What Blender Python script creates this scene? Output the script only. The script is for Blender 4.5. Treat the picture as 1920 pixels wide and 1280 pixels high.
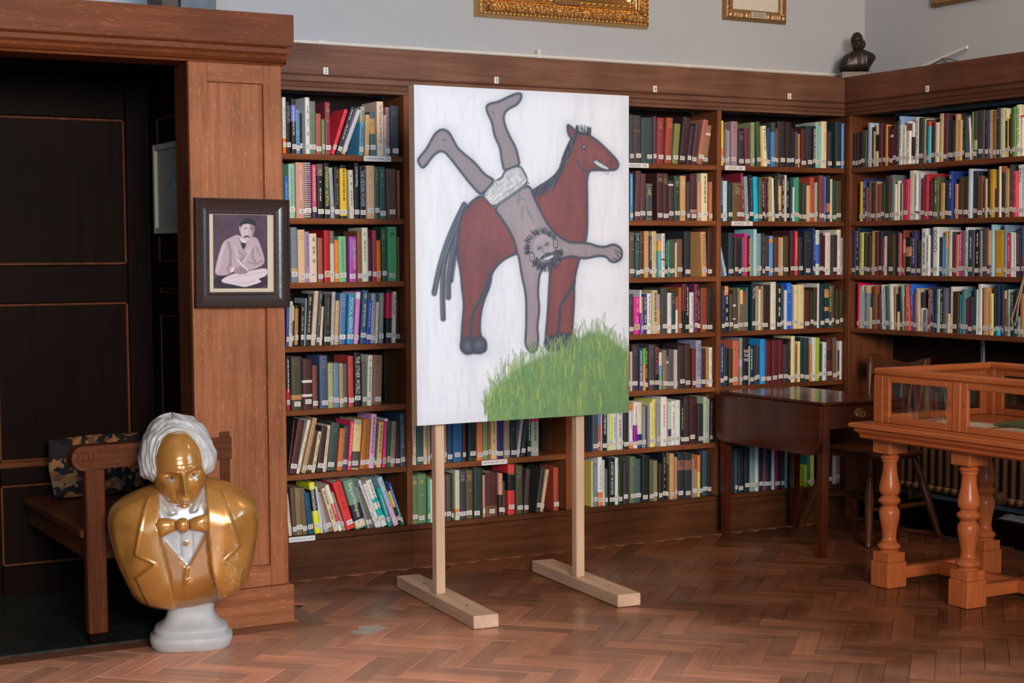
import bpy, bmesh, math, random
import numpy as np
from mathutils import Vector, Matrix, noise as mnoise

for _o in list(bpy.data.objects): bpy.data.objects.remove(_o, do_unlink=True)
SC = bpy.context.scene
C = SC.collection
rnd = random.Random(7)

# ------------------------------------------------------------------ camera
cam_d = bpy.data.cameras.new('camera'); cam = bpy.data.objects.new('camera', cam_d); C.objects.link(cam)
_yaw, _pit, _rol = 0.5146, -0.0722, -0.0053
_f = Vector((math.sin(_yaw)*math.cos(_pit), math.cos(_yaw)*math.cos(_pit), math.sin(_pit)))
_r = Vector((math.cos(_yaw), -math.sin(_yaw), 0)); _u = _r.cross(_f)
_c, _s = math.cos(_rol), math.sin(_rol)
_R = _c*_r + _s*_u; _U = -_s*_r + _c*_u
cam.matrix_world = Matrix(((_R.x, _U.x, -_f.x, 0), (_R.y, _U.y, -_f.y, -7.0213), (_R.z, _U.z, -_f.z, 1.5), (0, 0, 0, 1)))
cam_d.sensor_width = 36; cam_d.lens = 3031.08/1920*36; cam_d.shift_y = (694.34-640)/1920
cam_d.clip_start = .05; cam_d.clip_end = 60
SC.camera = cam

# ------------------------------------------------------------------ world, lights, exposure
W = bpy.data.worlds.new('world'); SC.world = W; W.use_nodes = True
W.node_tree.nodes['Background'].inputs[0].default_value = (.62, .72, .85, 1)
W.node_tree.nodes['Background'].inputs[1].default_value = .5
def area(name, loc, target, sx, sy, power, col, spread=180):
    d = bpy.data.lights.new(name, 'AREA'); d.shape = 'RECTANGLE'; d.size = sx; d.size_y = sy
    d.energy = power; d.color = col; d.spread = math.radians(spread)
    o = bpy.data.objects.new(name, d); C.objects.link(o); o.location = loc
    o.rotation_euler = (Vector(target)-Vector(loc)).to_track_quat('-Z', 'Y').to_euler()
    return o
# cool daylight through assumed, unseen windows of the right-hand wall and of the wall behind the camera
area('window_daylight_right', (6.52, -6.6, 2.55), (0, -5.6, 1.7), 3.0, 2.3, 300, (.38, .69, 1.0), 120)
area('window_daylight_front', (-.4, -10.24, 2.55), (3.0, -.5, 1.8), 2.6, 2.3, 105, (.38, .69, 1.0), 62)
# warm fills, unseen and added: one behind the camera, one above the corner
area('hall_lamps', (.9, -9.9, 2.9), (4.3, 0, 1.2), 2.2, 1.6, 268, (1.0, .69, .42), 95)  # unseen warm light, added and fitted to the colour balance
area('corner_lamp', (5.5, -2.7, 3.95), (5.9, -1.0, 1.2), .6, .6, 34, (1.0, .69, .42), 165)  # unseen fill, added to warm the right-hand wall and its shelves
SC.view_settings.view_transform = 'Standard'; SC.view_settings.look = 'None'
SC.view_settings.gamma = 1; SC.view_settings.use_curve_mapping = False
SC.view_settings.exposure = -0.62

# ------------------------------------------------------------------ mesh helpers
class MB:
    def __init__(s): s.v = []; s.f = []; s.c = []; s.has = False
    def add(s, vs, fs, col=None, M=None):
        b = len(s.v)
        s.v += [tuple(M @ Vector(p)) for p in vs] if M is not None else [tuple(p) for p in vs]
        for f in fs: s.f.append(tuple(i+b for i in f)); s.c.append(col)
        if col is not None: s.has = True
        return s
    def box(s, x0, x1, y0, y1, z0, z1, col=None, M=None):
        vs = [(x0,y0,z0),(x1,y0,z0),(x1,y1,z0),(x0,y1,z0),(x0,y0,z1),(x1,y0,z1),(x1,y1,z1),(x0,y1,z1)]
        return s.add(vs, [(3,2,1,0),(4,5,6,7),(0,1,5,4),(1,2,6,5),(2,3,7,6),(3,0,4,7)], col, M)
    def cbox(s, x0, x1, y0, y1, z0, z1, ch=.004, col=None, M=None):
        ch = min(ch, (x1-x0)*.45, (y1-y0)*.45, (z1-z0)*.45)
        vs = []; 
        for z in (z0, z1):
            for y in (y0, y1):
                for x in (x0, x1):
                    dx = ch if x == x0 else -ch; dy = ch if y == y0 else -ch; dz = ch if z == z0 else -ch
                    vs += [(x+dx, y+dy, z), (x+dx, y, z+dz), (x, y+dy, z+dz)]
        # corner i: verts 3i (z face), 3i+1 (y face), 3i+2 (x face); order x fastest, then y, then z
        fs = [(0,6,9,3),(12,15,21,18),(1,4,16,13),(7,19,22,10),(2,14,20,8),(5,11,23,17)]
        fs += [(0,3,4,1),(6,7,10,9),(12,13,16,15),(18,21,22,19)]
        fs += [(0,2,8,6),(3,9,11,5),(12,18,20,14),(15,17,23,21)]
        fs += [(1,13,14,2),(4,5,17,16),(7,8,20,19),(10,22,23,11)]
        fs += [(0,1,2),(3,5,4),(6,8,7),(9,10,11),(12,14,13),(15,16,17),(18,19,20),(21,23,22)]
        return s.add(vs, fs, col, M)
    def prism(s, prof, axis, a0, a1, col=None):
        n = len(prof); vs = []
        for a in (a0, a1):
            for p, q in prof:
                vs.append((a, p, q) if axis == 'x' else (p, a, q) if axis == 'y' else (p, q, a))
        fs = [(i, (i+1) % n, n+(i+1) % n, n+i) for i in range(n)]
        fs += [tuple(range(n-1, -1, -1)), tuple(range(n, 2*n))]
        return s.add(vs, fs, col)
    def lathe(s, prof, seg=24, M=None, col=None, caps=True):
        vs = []; fs = []
        for r, z in prof:
            for k in range(seg):
                a = 2*math.pi*k/seg; vs.append((r*math.cos(a), r*math.sin(a), z))
        for j in range(len(prof)-1):
            for k in range(seg):
                k2 = (k+1) % seg; fs.append((j*seg+k, j*seg+k2, (j+1)*seg+k2, (j+1)*seg+k))
        if caps: fs += [tuple(range(seg-1, -1, -1)), tuple(range((len(prof)-1)*seg, len(prof)*seg))]
        return s.add(vs, fs, col, M)
    def tube(s, path, r, seg=8, col=None, caps=True):
        P = [Vector(p) for p in path]; n = len(P); R_ = r if isinstance(r, (list, tuple)) else [r]*n
        vs = []; fs = []; prev = None
        for i, p in enumerate(P):
            t = (P[min(i+1, n-1)] - P[max(i-1, 0)]).normalized()
            ref = prev if prev is not None else (Vector((0, 0, 1)) if abs(t.z) < .9 else Vector((1, 0, 0)))
            a = (ref - t*ref.dot(t)).normalized(); b = t.cross(a); prev = a
            for k in range(seg):
                w = 2*math.pi*k/seg; q = p + (a*math.cos(w)+b*math.sin(w))*R_[i]; vs.append(tuple(q))
        for j in range(n-1):
            for k in range(seg):
                k2 = (k+1) % seg; fs.append((j*seg+k, j*seg+k2, (j+1)*seg+k2, (j+1)*seg+k))
        if caps: fs += [tuple(range(seg-1, -1, -1)), tuple(range((n-1)*seg, n*seg))]
        return s.add(vs, fs, col)
    def sphere(s, c, r, nu=12, nv=8, sc=(1, 1, 1), col=None):
        vs = []; fs = []
        for j in range(nv+1):
            th = math.pi*j/nv
            for k in range(nu):
                a = 2*math.pi*k/nu
                vs.append((c[0]+r*sc[0]*math.sin(th)*math.cos(a), c[1]+r*sc[1]*math.sin(th)*math.sin(a), c[2]+r*sc[2]*math.cos(th)))
        for j in range(nv):
            for k in range(nu):
                k2 = (k+1) % nu; fs.append((j*nu+k, (j+1)*nu+k, (j+1)*nu+k2, j*nu+k2))
        return s.add(vs, fs, col)
    def mesh(s, name, mat, smooth=False):
        me = bpy.data.meshes.new(name); me.from_pydata(s.v, [], s.f)
        if s.has:
            ca = me.color_attributes.new('Col', 'FLOAT_COLOR', 'CORNER'); buf = []
            for f, c in zip(s.f, s.c):
                c = c or (1, 1, 1); buf += [c[0], c[1], c[2], 1.0]*len(f)
            ca.data.foreach_set('color', buf)
        if mat is not None: me.materials.append(mat)
        if smooth:
            me.polygons.foreach_set('use_smooth', [True]*len(me.polygons))
            if smooth != 'all':
                try: me.set_sharp_from_angle(angle=math.radians(40))
                except Exception: pass
        return me
def obj(name, mb, mat, parent=None, loc=None, rot=None, smooth=False):
    me = mb.mesh(name, mat, smooth) if isinstance(mb, MB) else mb
    o = bpy.data.objects.new(name, me); C.objects.link(o)
    if parent is not None: o.parent = parent
    if loc: o.location = loc
    if rot: o.rotation_euler = rot
    return o
def tag(o, label=None, cat=None, group=None, kind=None):
    if label: o['label'] = label
    if cat: o['category'] = cat
    if group: o['group'] = group
    if kind: o['kind'] = kind
    return o
def thing(name, label, cat, loc=(0, 0, 0), rz=0, group=None):
    o = bpy.data.objects.new(name, None); C.objects.link(o); o.location = loc; o.rotation_euler = (0, 0, rz)
    o.empty_display_size = .1
    return tag(o, label, cat, group)
def struct(name, mb, mat, label=None, smooth=False):
    o = obj(name, mb, mat, smooth=smooth); tag(o, label, None, None, 'structure'); return o
def dup(o, parent=None):
    c = o.copy(); C.objects.link(c); c.parent = parent
    for ch in list(o.children): dup(ch, c)
    return c
def lin(h):
    if len(h) == 3: h = ''.join(k*2 for k in h)
    f = lambda v: v/12.92 if v <= .04045 else ((v+.055)/1.055)**2.4
    return tuple(f(int(h[i:i+2], 16)/255) for i in (0, 2, 4))

# ------------------------------------------------------------------ materials (all procedural)
def newmat(name):
    m = bpy.data.materials.new(name); m.use_nodes = True
    nt = m.node_tree; b = nt.nodes['Principled BSDF']
    return m, nt, b
def N(nt, typ, **kw):
    n = nt.nodes.new(typ)
    for k, v in kw.items():
        if k in n.inputs.keys(): n.inputs[k].default_value = v
        else: setattr(n, k, v)
    return n
def plain(name, col, rough=.5, metal=0, var=.12, scale=30, bump=0, spec=.5):
    m, nt, b = newmat(name); L = nt.links
    tc = N(nt, 'ShaderNodeTexCoord'); no = N(nt, 'ShaderNodeTexNoise', Scale=scale, Detail=4)
    L.new(tc.outputs['Object'], no.inputs['Vector'])
    mr = N(nt, 'ShaderNodeMapRange'); mr.inputs['To Min'].default_value = 1-var; mr.inputs['To Max'].default_value = 1+var
    L.new(no.outputs['Fac'], mr.inputs['Value'])
    mx = N(nt, 'ShaderNodeVectorMath', operation='SCALE'); mx.inputs[0].default_value = col
    L.new(mr.outputs[0], mx.inputs['Scale']); L.new(mx.outputs[0], b.inputs['Base Color'])
    b.inputs['Roughness'].default_value = rough; b.inputs['Metallic'].default_value = metal
    b.inputs['Specular IOR Level'].default_value = spec
    if bump:
        bp = N(nt, 'ShaderNodeBump', Strength=bump, Distance=.004); L.new(no.outputs['Fac'], bp.inputs['Height']); L.new(bp.outputs[0], b.inputs['Normal'])
    return m
def wood(name, light, dark, axis='z', rough=.38, grain=1.0, fleck=0, stain=.25, rand=None, coat=0, knot=0, spec=.5):
    """oak or similar: grain runs along axis of the object's own space; fleck adds quarter-sawn rays"""
    m, nt, b = newmat(name); L = nt.links
    tc = N(nt, 'ShaderNodeTexCoord'); src = tc.outputs['Object']
    tone = None
    if rand:
        if rand == 'object':
            oi = N(nt, 'ShaderNodeObjectInfo'); rv = oi.outputs['Random']
        else:
            ge = N(nt, 'ShaderNodeNewGeometry'); rv = ge.outputs['Random Per Island']
        sc = N(nt, 'ShaderNodeVectorMath', operation='SCALE'); sc.inputs[0].default_value = (13.1, 7.7, 5.3); L.new(rv, sc.inputs['Scale'])
        ad = N(nt, 'ShaderNodeVectorMath', operation='ADD'); L.new(src, ad.inputs[0]); L.new(sc.outputs[0], ad.inputs[1]); src = ad.outputs[0]
        tone = rv
    k = {'x': (1.2, 22, 22), 'y': (22, 1.2, 22), 'z': (22, 22, 1.2)}[axis]
    mp = N(nt, 'ShaderNodeMapping'); mp.inputs['Scale'].default_value = [q*grain for q in k]; L.new(src, mp.inputs['Vector'])
    n1 = N(nt, 'ShaderNodeTexNoise', Scale=1.6, Detail=6, Roughness=.62, Distortion=.5); L.new(mp.outputs[0], n1.inputs['Vector'])
    k2 = {'x': (6, 260, 260), 'y': (260, 6, 260), 'z': (260, 260, 6)}[axis]
    mp2 = N(nt, 'ShaderNodeMapping'); mp2.inputs['Scale'].default_value = [q*grain for q in k2]; L.new(src, mp2.inputs['Vector'])
    n2 = N(nt, 'ShaderNodeTexNoise', Scale=1.0, Detail=2); L.new(mp2.outputs[0], n2.inputs['Vector'])
    n3 = N(nt, 'ShaderNodeTexNoise', Scale=2.3, Detail=3); L.new(src, n3.inputs['Vector'])
    a1 = N(nt, 'ShaderNodeMath', operation='MULTIPLY_ADD'); a1.inputs[1].default_value = .35; L.new(n2.outputs['Fac'], a1.inputs[0]); L.new(n1.outputs['Fac'], a1.inputs[2])
    cr = N(nt, 'ShaderNodeMapRange'); cr.inputs['From Min'].default_value = .42; cr.inputs['From Max'].default_value = .92; L.new(a1.outputs[0], cr.inputs['Value'])
    mix = N(nt, 'ShaderNodeMix', data_type='RGBA'); mix.inputs['A'].default_value = (*dark, 1); mix.inputs['B'].default_value = (*light, 1)
    L.new(cr.outputs[0], mix.inputs['Factor']); col = mix.outputs['Result']
    if fleck:
        kf = {'x': (26, 150, 150), 'y': (150, 26, 150), 'z': (150, 150, 26)}[axis]
        w0 = N(nt, 'ShaderNodeTexNoise', Scale=3.5, Detail=1); L.new(src, w0.inputs['Vector'])
        wv = N(nt, 'ShaderNodeVectorMath', operation='SCALE', Scale=.10); L.new(w0.outputs['Color'], wv.inputs[0])
        wa = N(nt, 'ShaderNodeVectorMath', operation='ADD'); L.new(src, wa.inputs[0]); L.new(wv.outputs[0], wa.inputs[1])
        mp3 = N(nt, 'ShaderNodeMapping'); mp3.inputs['Scale'].default_value = kf; mp3.inputs['Rotation'].default_value = (.35, .5, .35); L.new(wa.outputs[0], mp3.inputs['Vector'])
        nf = N(nt, 'ShaderNodeTexNoise', Scale=1.0, Detail=1); L.new(mp3.outputs[0], nf.inputs['Vector'])
        rf = N(nt, 'ShaderNodeMapRange'); rf.inputs['From Min'].default_value = .60; rf.inputs['From Max'].default_value = .74; rf.inputs['To Max'].default_value = fleck; L.new(nf.outputs['Fac'], rf.inputs['Value'])
        mf = N(nt, 'ShaderNodeMix', data_type='RGBA'); L.new(rf.outputs[0], mf.inputs['Factor']); L.new(col, mf.inputs['A'])
        mf.inputs['B'].default_value = tuple(min(1, c*1.75+.02) for c in light)+(1,); col = mf.outputs['Result']
    mr = N(nt, 'ShaderNodeMapRange'); mr.inputs['From Min'].default_value = .3; mr.inputs['From Max'].default_value = .7
    mr.inputs['To Min'].default_value = 1-stain; mr.inputs['To Max'].default_value = 1+stain; L.new(n3.outputs['Fac'], mr.inputs['Value'])
    fac = mr.outputs[0]
    if tone is not None:
        t2 = N(nt, 'ShaderNodeMapRange'); t2.inputs['To Min'].default_value = .62; t2.inputs['To Max'].default_value = 1.3; L.new(tone, t2.inputs['Value'])
        mm = N(nt, 'ShaderNodeMath', operation='MULTIPLY'); L.new(fac, mm.inputs[0]); L.new(t2.outputs[0], mm.inputs[1]); fac = mm.outputs[0]
    sc2 = N(nt, 'ShaderNodeVectorMath', operation='SCALE'); L.new(col, sc2.inputs[0]); L.new(fac, sc2.inputs['Scale'])
    L.new(sc2.outputs[0], b.inputs['Base Color'])
    rr = N(nt, 'ShaderNodeMapRange'); rr.inputs['To Min'].default_value = max(.05, rough-.1); rr.inputs['To Max'].default_value = rough+.12; L.new(n1.outputs['Fac'], rr.inputs['Value']); L.new(rr.outputs[0], b.inputs['Roughness'])
    b.inputs['Specular IOR Level'].default_value = spec
    bp = N(nt, 'ShaderNodeBump', Strength=.22, Distance=.0012); L.new(a1.outputs[0], bp.inputs['Height']); L.new(bp.outputs[0], b.inputs['Normal'])
    if coat: b.inputs['Coat Weight'].default_value = coat; b.inputs['Coat Roughness'].default_value = .12
    m['col'] = sc2.name
    return m
def vcol(name, rough=.5, metal=0, var=.08, scale=90, bump=0, coat=0, spec=.5):
    """colour from the mesh's own colour attribute (paint, print, dyed cloth), with fine procedural variation"""
    m, nt, b = newmat(name); L = nt.links
    at = N(nt, 'ShaderNodeVertexColor', layer_name='Col')
    tc = N(nt, 'ShaderNodeTexCoord'); no = N(nt, 'ShaderNodeTexNoise', Scale=scale, Detail=3); L.new(tc.outputs['Object'], no.inputs['Vector'])
    mr = N(nt, 'ShaderNodeMapRange'); mr.inputs['To Min'].default_value = 1-var; mr.inputs['To Max'].default_value = 1+var; L.new(no.outputs['Fac'], mr.inputs['Value'])
    sc = N(nt, 'ShaderNodeVectorMath', operation='SCALE'); L.new(at.outputs['Color'], sc.inputs[0]); L.new(mr.outputs[0], sc.inputs['Scale']); L.new(sc.outputs[0], b.inputs['Base Color'])
    b.inputs['Roughness'].default_value = rough; b.inputs['Metallic'].default_value = metal; b.inputs['Specular IOR Level'].default_value = spec
    if coat: b.inputs['Coat Weight'].default_value = coat; b.inputs['Coat Roughness'].default_value = .1
    if bump:
        bp = N(nt, 'ShaderNodeBump', Strength=bump, Distance=.001); L.new(no.outputs['Fac'], bp.inputs['Height']); L.new(bp.outputs[0], b.inputs['Normal'])
    return m

OAKL, OAKD = (.37, .135, .054), (.21, .068, .025)
M = {}
for ax in 'xyz':
    M['oak_'+ax] = wood('golden_oak_'+ax, OAKL, OAKD, ax, .40, 1, .30, .2, spec=.2)
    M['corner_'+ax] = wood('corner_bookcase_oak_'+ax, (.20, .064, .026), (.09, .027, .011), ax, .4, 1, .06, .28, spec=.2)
    M['case_'+ax] = wood('bookcase_oak_'+ax, (.30, .105, .041), (.14, .045, .017), ax, .38, 1, .10, .28, spec=.2)
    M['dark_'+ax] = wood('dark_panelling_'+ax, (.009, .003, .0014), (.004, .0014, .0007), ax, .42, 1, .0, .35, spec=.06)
    M['bench_'+ax] = wood('bench_oak_'+ax, (.135, .036, .0115), (.058, .015, .005), ax, .38, 1, .25, .25, spec=.2)
    M['pine_'+ax] = wood('plain_timber_'+ax, (.70, .475, .32), (.50, .32, .205), ax, .6, .8, 0, .12)
    M['show_'+ax] = wood('display_case_oak_'+ax, (.50, .142, .044), (.33, .085, .025), ax, .3, 1, 0, .12, spec=.3)
    M['mahog_'+ax] = wood('mahogany_'+ax, (.095, .020, .0065), (.04, .008, .0028), ax, .22, .8, 0, .25, coat=.25, spec=.3)
    M['chair_'+ax] = wood('chair_elm_'+ax, (.12, .040, .015), (.055, .017, .007), ax, .32, 1, 0, .2)
M['fascia_x'] = wood('cornice_oak_x', (.20, .098, .064), (.11, .048, .029), 'x', .40, 1, .1, .3, spec=.2)
M['alcove_x'] = wood('alcove_cornice_oak', (.185, .050, .0145), (.105, .026, .007), 'x', .4, 1, .35, .2, spec=.2)
M['plinth_x'] = wood('plinth_oak', (.125, .045, .018), (.055, .018, .007), 'x', .42, 1, .04, .35, spec=.2)
M['fascia_y'] = wood('cornice_oak_y', (.16, .062, .034), (.08, .029, .016), 'y', .40, 1, .1, .3, spec=.2)
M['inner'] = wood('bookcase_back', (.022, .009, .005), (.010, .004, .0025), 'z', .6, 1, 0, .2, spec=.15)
M['book'] = vcol('book_cloth_and_paper', .58, 0, .10, 160, .25)
M['print'] = vcol('spine_print', .6, 0, 0, 50)
M['label'] = plain('paper_label', (.78, .78, .77), .7, 0, .05)
M['ink'] = plain('black_ink', (.03, .03, .03), .6, 0, .02)
M['wallp'] = plain('painted_plaster', (.43, .455, .49), .75, 0, .07, 1.6, .12)
M['hall'] = plain('brown_hall_wall', (.22, .16, .115), .7, 0, .2, 1.5)
M['ceil'] = plain('ceiling_paint', (.72, .71, .68), .85, 0, .03, 2)
M['white'] = plain('white_gloss_paint', (.68, .68, .64), .4, 0, .12, 14)
M['gold'] = plain('gilt', (.62, .36, .13), .32, .9, .35, 60, .3)
M['brass'] = plain('aged_brass', (.40, .25, .10), .35, .9, .3, 40)
M['steel'] = plain('grey_metal', (.35, .36, .38), .45, .6, .1)
M['blackwire'] = plain('black_rubber', (.02, .02, .02), .5)
M['iron'] = plain('bronze_radiator_paint', (.30, .16, .075), .42, .35, .25, 30)
M['dkframe'] = plain('dark_stained_frame', (.042, .024, .020), .26, 0, .3, 60, .1)
M['slate'] = plain('dark_green_stone', (.020, .026, .022), .28, 0, .6, 7, .1)
M['bronze'] = plain('dark_bronze', (.030, .020, .016), .34, .35, .3, 40, .1)
def glassmat(name):
    m = bpy.data.materials.new(name); m.use_nodes = True; nt = m.node_tree; nt.nodes.remove(nt.nodes['Principled BSDF'])
    out = nt.nodes['Material Output']; tr = N(nt, 'ShaderNodeBsdfTransparent'); tr.inputs[0].default_value = (.94, .96, .95, 1)
    gl = N(nt, 'ShaderNodeBsdfGlossy'); gl.inputs['Roughness'].default_value = .015
    mx = N(nt, 'ShaderNodeMixShader'); mx.inputs[0].default_value = .13
    nt.links.new(tr.outputs[0], mx.inputs[1]); nt.links.new(gl.outputs[0], mx.inputs[2])
    nt.links.new(mx.outputs[0], out.inputs['Surface']); return m
M['glass'] = glassmat('display_glass')
# ------------------------------------------------------------------ room shell
XW, YW, H4 = 6.48, .25, 4.3           # right wall plane, back wall plane, ceiling height
XL, YF = -2.6, -10.2
ROW = [1.9648, 1.668, 1.3707, 1.0744, .7777, .4754, .1861]
ceil = struct('ceiling', MB().box(XL-.2, XW+.2, YF-.2, YW+.2, H4, H4+.15), M['ceil'])
wb = struct('wall_back', MB().box(XL-.2, XW+.2, YW, YW+.2, 0, H4), M['wallp'], 'pale blue-grey plaster wall above the long bookcase')
# right-hand wall: opening for the assumed tall windows nearer the camera
wr = MB()
wr.box(XW, XW+.2, -4.9, YW, 0, H4); wr.box(XW, XW+.2, YF-.2, -8.3, 0, H4)
wr.box(XW, XW+.2, -8.3, -4.9, 0, 1.35); wr.box(XW, XW+.2, -8.3, -4.9, 3.75, H4)
wr = struct('wall_right', wr, M['wallp'], 'plaster wall above the right-hand bookcase')
wf = MB(); wf.box(XL-.2, -1.6, YF-.2, YF, 0, H4); wf.box(1.2, XW+.2, YF-.2, YF, 0, H4); wf.box(-1.6, 1.2, YF-.2, YF, 0, 1.35); wf.box(-1.6, 1.2, YF-.2, YF, 3.75, H4); struct('wall_front', wf, M['hall']); struct('wall_left', MB().box(XL-.2, XL, YF-.2, YW, 0, H4), M['hall'])  # gap left for the assumed window behind the camera
for i, (a0, a1, ax) in enumerate(((-8.3, -4.9, 'y'), (-1.6, 1.2, 'x'))):
    w = MB(); z0, z1 = (1.35, 3.75); n = 4
    for k in range(n+1):
        a = a0+(a1-a0)*k/n
        w.box(XW+.05, XW+.1, a-.03, a+.03, z0, z1) if ax == 'y' else w.box(a-.03, a+.03, YF-.1, YF-.05, z0, z1)
    for z in (z0+.02, (z0+z1)/2+.4, z1-.02):
        w.box(XW+.05, XW+.1, a0, a1, z-.025, z+.025) if ax == 'y' else w.box(a0, a1, YF-.1, YF-.05, z-.025, z+.025)
    struct('window_%d' % (i+1), w, M['white'])  # frames of the assumed windows, out of view

# ------------------------------------------------------------------ parquet floor, herringbone blocks at 45 degrees
def floor_mat(rand):
    m = wood('parquet_'+rand, (.215, .078, .036), (.115, .038, .017), 'x', .30, .9, 0, .12, rand=rand, spec=.3)
    nt = m.node_tree; L = nt.links; b = nt.nodes['Principled BSDF']; col = nt.nodes[m['col']].outputs[0]
    ge = N(nt, 'ShaderNodeNewGeometry')
    n1 = N(nt, 'ShaderNodeTexNoise', Scale=1.3, Detail=5, Roughness=.6); L.new(ge.outputs['Position'], n1.inputs['Vector'])
    r1 = N(nt, 'ShaderNodeMapRange'); r1.inputs['From Min'].default_value = .5; r1.inputs['From Max'].default_value = .72; r1.inputs['To Max'].default_value = .5; L.new(n1.outputs['Fac'], r1.inputs['Value'])
    mx = N(nt, 'ShaderNodeMix', data_type='RGBA'); L.new(r1.outputs[0], mx.inputs['Factor']); L.new(col, mx.inputs['A']); mx.inputs['B'].default_value = (.33, .165, .098, 1)
    # trodden front left worn to paler wood; stronger light there is painted in too
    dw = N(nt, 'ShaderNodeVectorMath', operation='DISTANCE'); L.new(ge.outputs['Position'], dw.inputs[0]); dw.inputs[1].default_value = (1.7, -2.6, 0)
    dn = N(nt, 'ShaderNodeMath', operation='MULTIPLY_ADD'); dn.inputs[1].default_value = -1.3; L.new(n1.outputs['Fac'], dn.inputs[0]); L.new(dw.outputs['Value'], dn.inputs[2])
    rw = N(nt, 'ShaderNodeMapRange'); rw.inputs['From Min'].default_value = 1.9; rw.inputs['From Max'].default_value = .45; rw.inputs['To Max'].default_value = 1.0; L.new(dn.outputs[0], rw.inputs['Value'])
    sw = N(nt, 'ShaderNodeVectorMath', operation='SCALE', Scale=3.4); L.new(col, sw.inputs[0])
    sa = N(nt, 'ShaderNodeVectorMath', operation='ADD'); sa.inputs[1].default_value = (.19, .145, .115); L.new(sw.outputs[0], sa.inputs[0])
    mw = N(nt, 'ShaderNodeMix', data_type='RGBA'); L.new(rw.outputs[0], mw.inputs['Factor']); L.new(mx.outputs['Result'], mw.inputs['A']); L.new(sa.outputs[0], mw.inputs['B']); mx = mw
    # pale scuffs and bits of old filler
    mp = N(nt, 'ShaderNodeMapping'); mp.inputs['Scale'].default_value = (5, 9, 1); mp.inputs['Rotation'].default_value = (0, 0, .6); L.new(ge.outputs['Position'], mp.inputs['Vector'])
    n2 = N(nt, 'ShaderNodeTexNoise', Scale=1.6, Detail=6, Roughness=.7, Distortion=1.2); L.new(mp.outputs[0], n2.inputs['Vector'])
    r2 = N(nt, 'ShaderNodeMapRange'); r2.inputs['From Min'].default_value = .705; r2.inputs['From Max'].default_value = .76; r2.inputs['To Max'].default_value = .75; L.new(n2.outputs['Fac'], r2.inputs['Value'])
    mx2 = N(nt, 'ShaderNodeMix', data_type='RGBA'); L.new(r2.outputs[0], mx2.inputs['Factor']); L.new(mx.outputs['Result'], mx2.inputs['A']); mx2.inputs['B'].default_value = (.52, .40, .32, 1)
    # the grey-white stain in front of the oak pillar
    mp3 = N(nt, 'ShaderNodeMapping'); mp3.inputs['Location'].default_value = (-2.665*2.6, 1.16*5.2, 0); mp3.inputs['Scale'].default_value = (2.6, 5.2, 1); L.new(ge.outputs['Position'], mp3.inputs['Vector'])
    nz = N(nt, 'ShaderNodeTexNoise', Scale=7, Detail=4); L.new(ge.outputs['Position'], nz.inputs['Vector'])
    ln = N(nt, 'ShaderNodeVectorMath', operation='LENGTH'); L.new(mp3.outputs[0], ln.inputs[0])
    ad = N(nt, 'ShaderNodeMath', operation='MULTIPLY_ADD'); ad.inputs[1].default_value = 2.2; L.new(nz.outputs['Fac'], ad.inputs[0]); L.new(ln.outputs['Value'], ad.inputs[2])
    r3 = N(nt, 'ShaderNodeMapRange'); r3.inputs['From Min'].default_value = 1.30; r3.inputs['From Max'].default_value = 1.20; r3.inputs['To Max'].default_value = .85; L.new(ad.outputs[0], r3.inputs['Value'])
    mx3 = N(nt, 'ShaderNodeMix', data_type='RGBA'); L.new(r3.outputs[0], mx3.inputs['Factor']); L.new(mx2.outputs['Result'], mx3.inputs['A']); mx3.inputs['B'].default_value = (.48, .45, .41, 1)
    L.new(mx3.outputs['Result'], b.inputs['Base Color'])
    n4 = N(nt, 'ShaderNodeTexNoise', Scale=3.0, Detail=4); L.new(ge.outputs['Position'], n4.inputs['Vector'])
    r4 = N(nt, 'ShaderNodeMapRange'); r4.inputs['From Min'].default_value = .35; r4.inputs['From Max'].default_value = .7; r4.inputs['To Min'].default_value = .22; r4.inputs['To Max'].default_value = .48; L.new(n4.outputs['Fac'], r4.inputs['Value']); L.new(r4.outputs[0], b.inputs['Roughness'])
    return m
floor = struct('floor', MB().box(XL-.2, XW+.2, YF-.2, YW+.2, -.12, -.012), plain('sub_floor', (.05, .024, .014), .8), 'herringbone parquet floor of worn reddish-brown wood blocks')
WB, NB = .0875, 4
LB = WB*NB
Ax, Bx = Vector((.70711, .70711, 0)), Vector((.70711, -.70711, 0))
ORG = Vector((4.0996, -2.8216, 0))
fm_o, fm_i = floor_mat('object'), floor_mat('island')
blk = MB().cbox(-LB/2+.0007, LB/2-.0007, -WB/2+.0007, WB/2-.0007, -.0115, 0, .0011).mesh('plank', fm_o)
camp = Vector((0, -7.0213, 1.5))
def seen(p):
    q = p-camp; d = q.dot(_f)
    if d < 1: return None
    x = 960+3031.08*q.dot(_R)/d; y = 694.34-3031.08*q.dot(_U)/d
    return (x, y, d)
cells = []
for k in range(-70, 110):
    for t in range(-14, 16):
        for typ in (0, 1):
            if typ == 0: a, b_, ang = k+NB/2, k+.5, math.pi/4
            else: a, b_, ang = k+NB+.5, k+1-NB/2, -math.pi/4
            a += t*NB; b_ -= t*NB
            p = ORG + Ax*(a*WB) + Bx*(b_*WB)
            if p.y > -.10 or p.x > 6.16 or p.x < -.5 or p.y < -4.6: continue
            if p.x < 2.46 and p.y > -.99: continue
            s_ = seen(p)
            inside = s_ is not None and -50 < s_[0] < 1970 and 900 < s_[1] < 1310
            hid = p.y > -.55 and p.x > 5.3
            cells.append((0 if inside and not hid else 1, s_[2] if s_ else 99, p, ang))
cells.sort(key=lambda c: (c[0], c[1]))
rest = MB()
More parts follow.
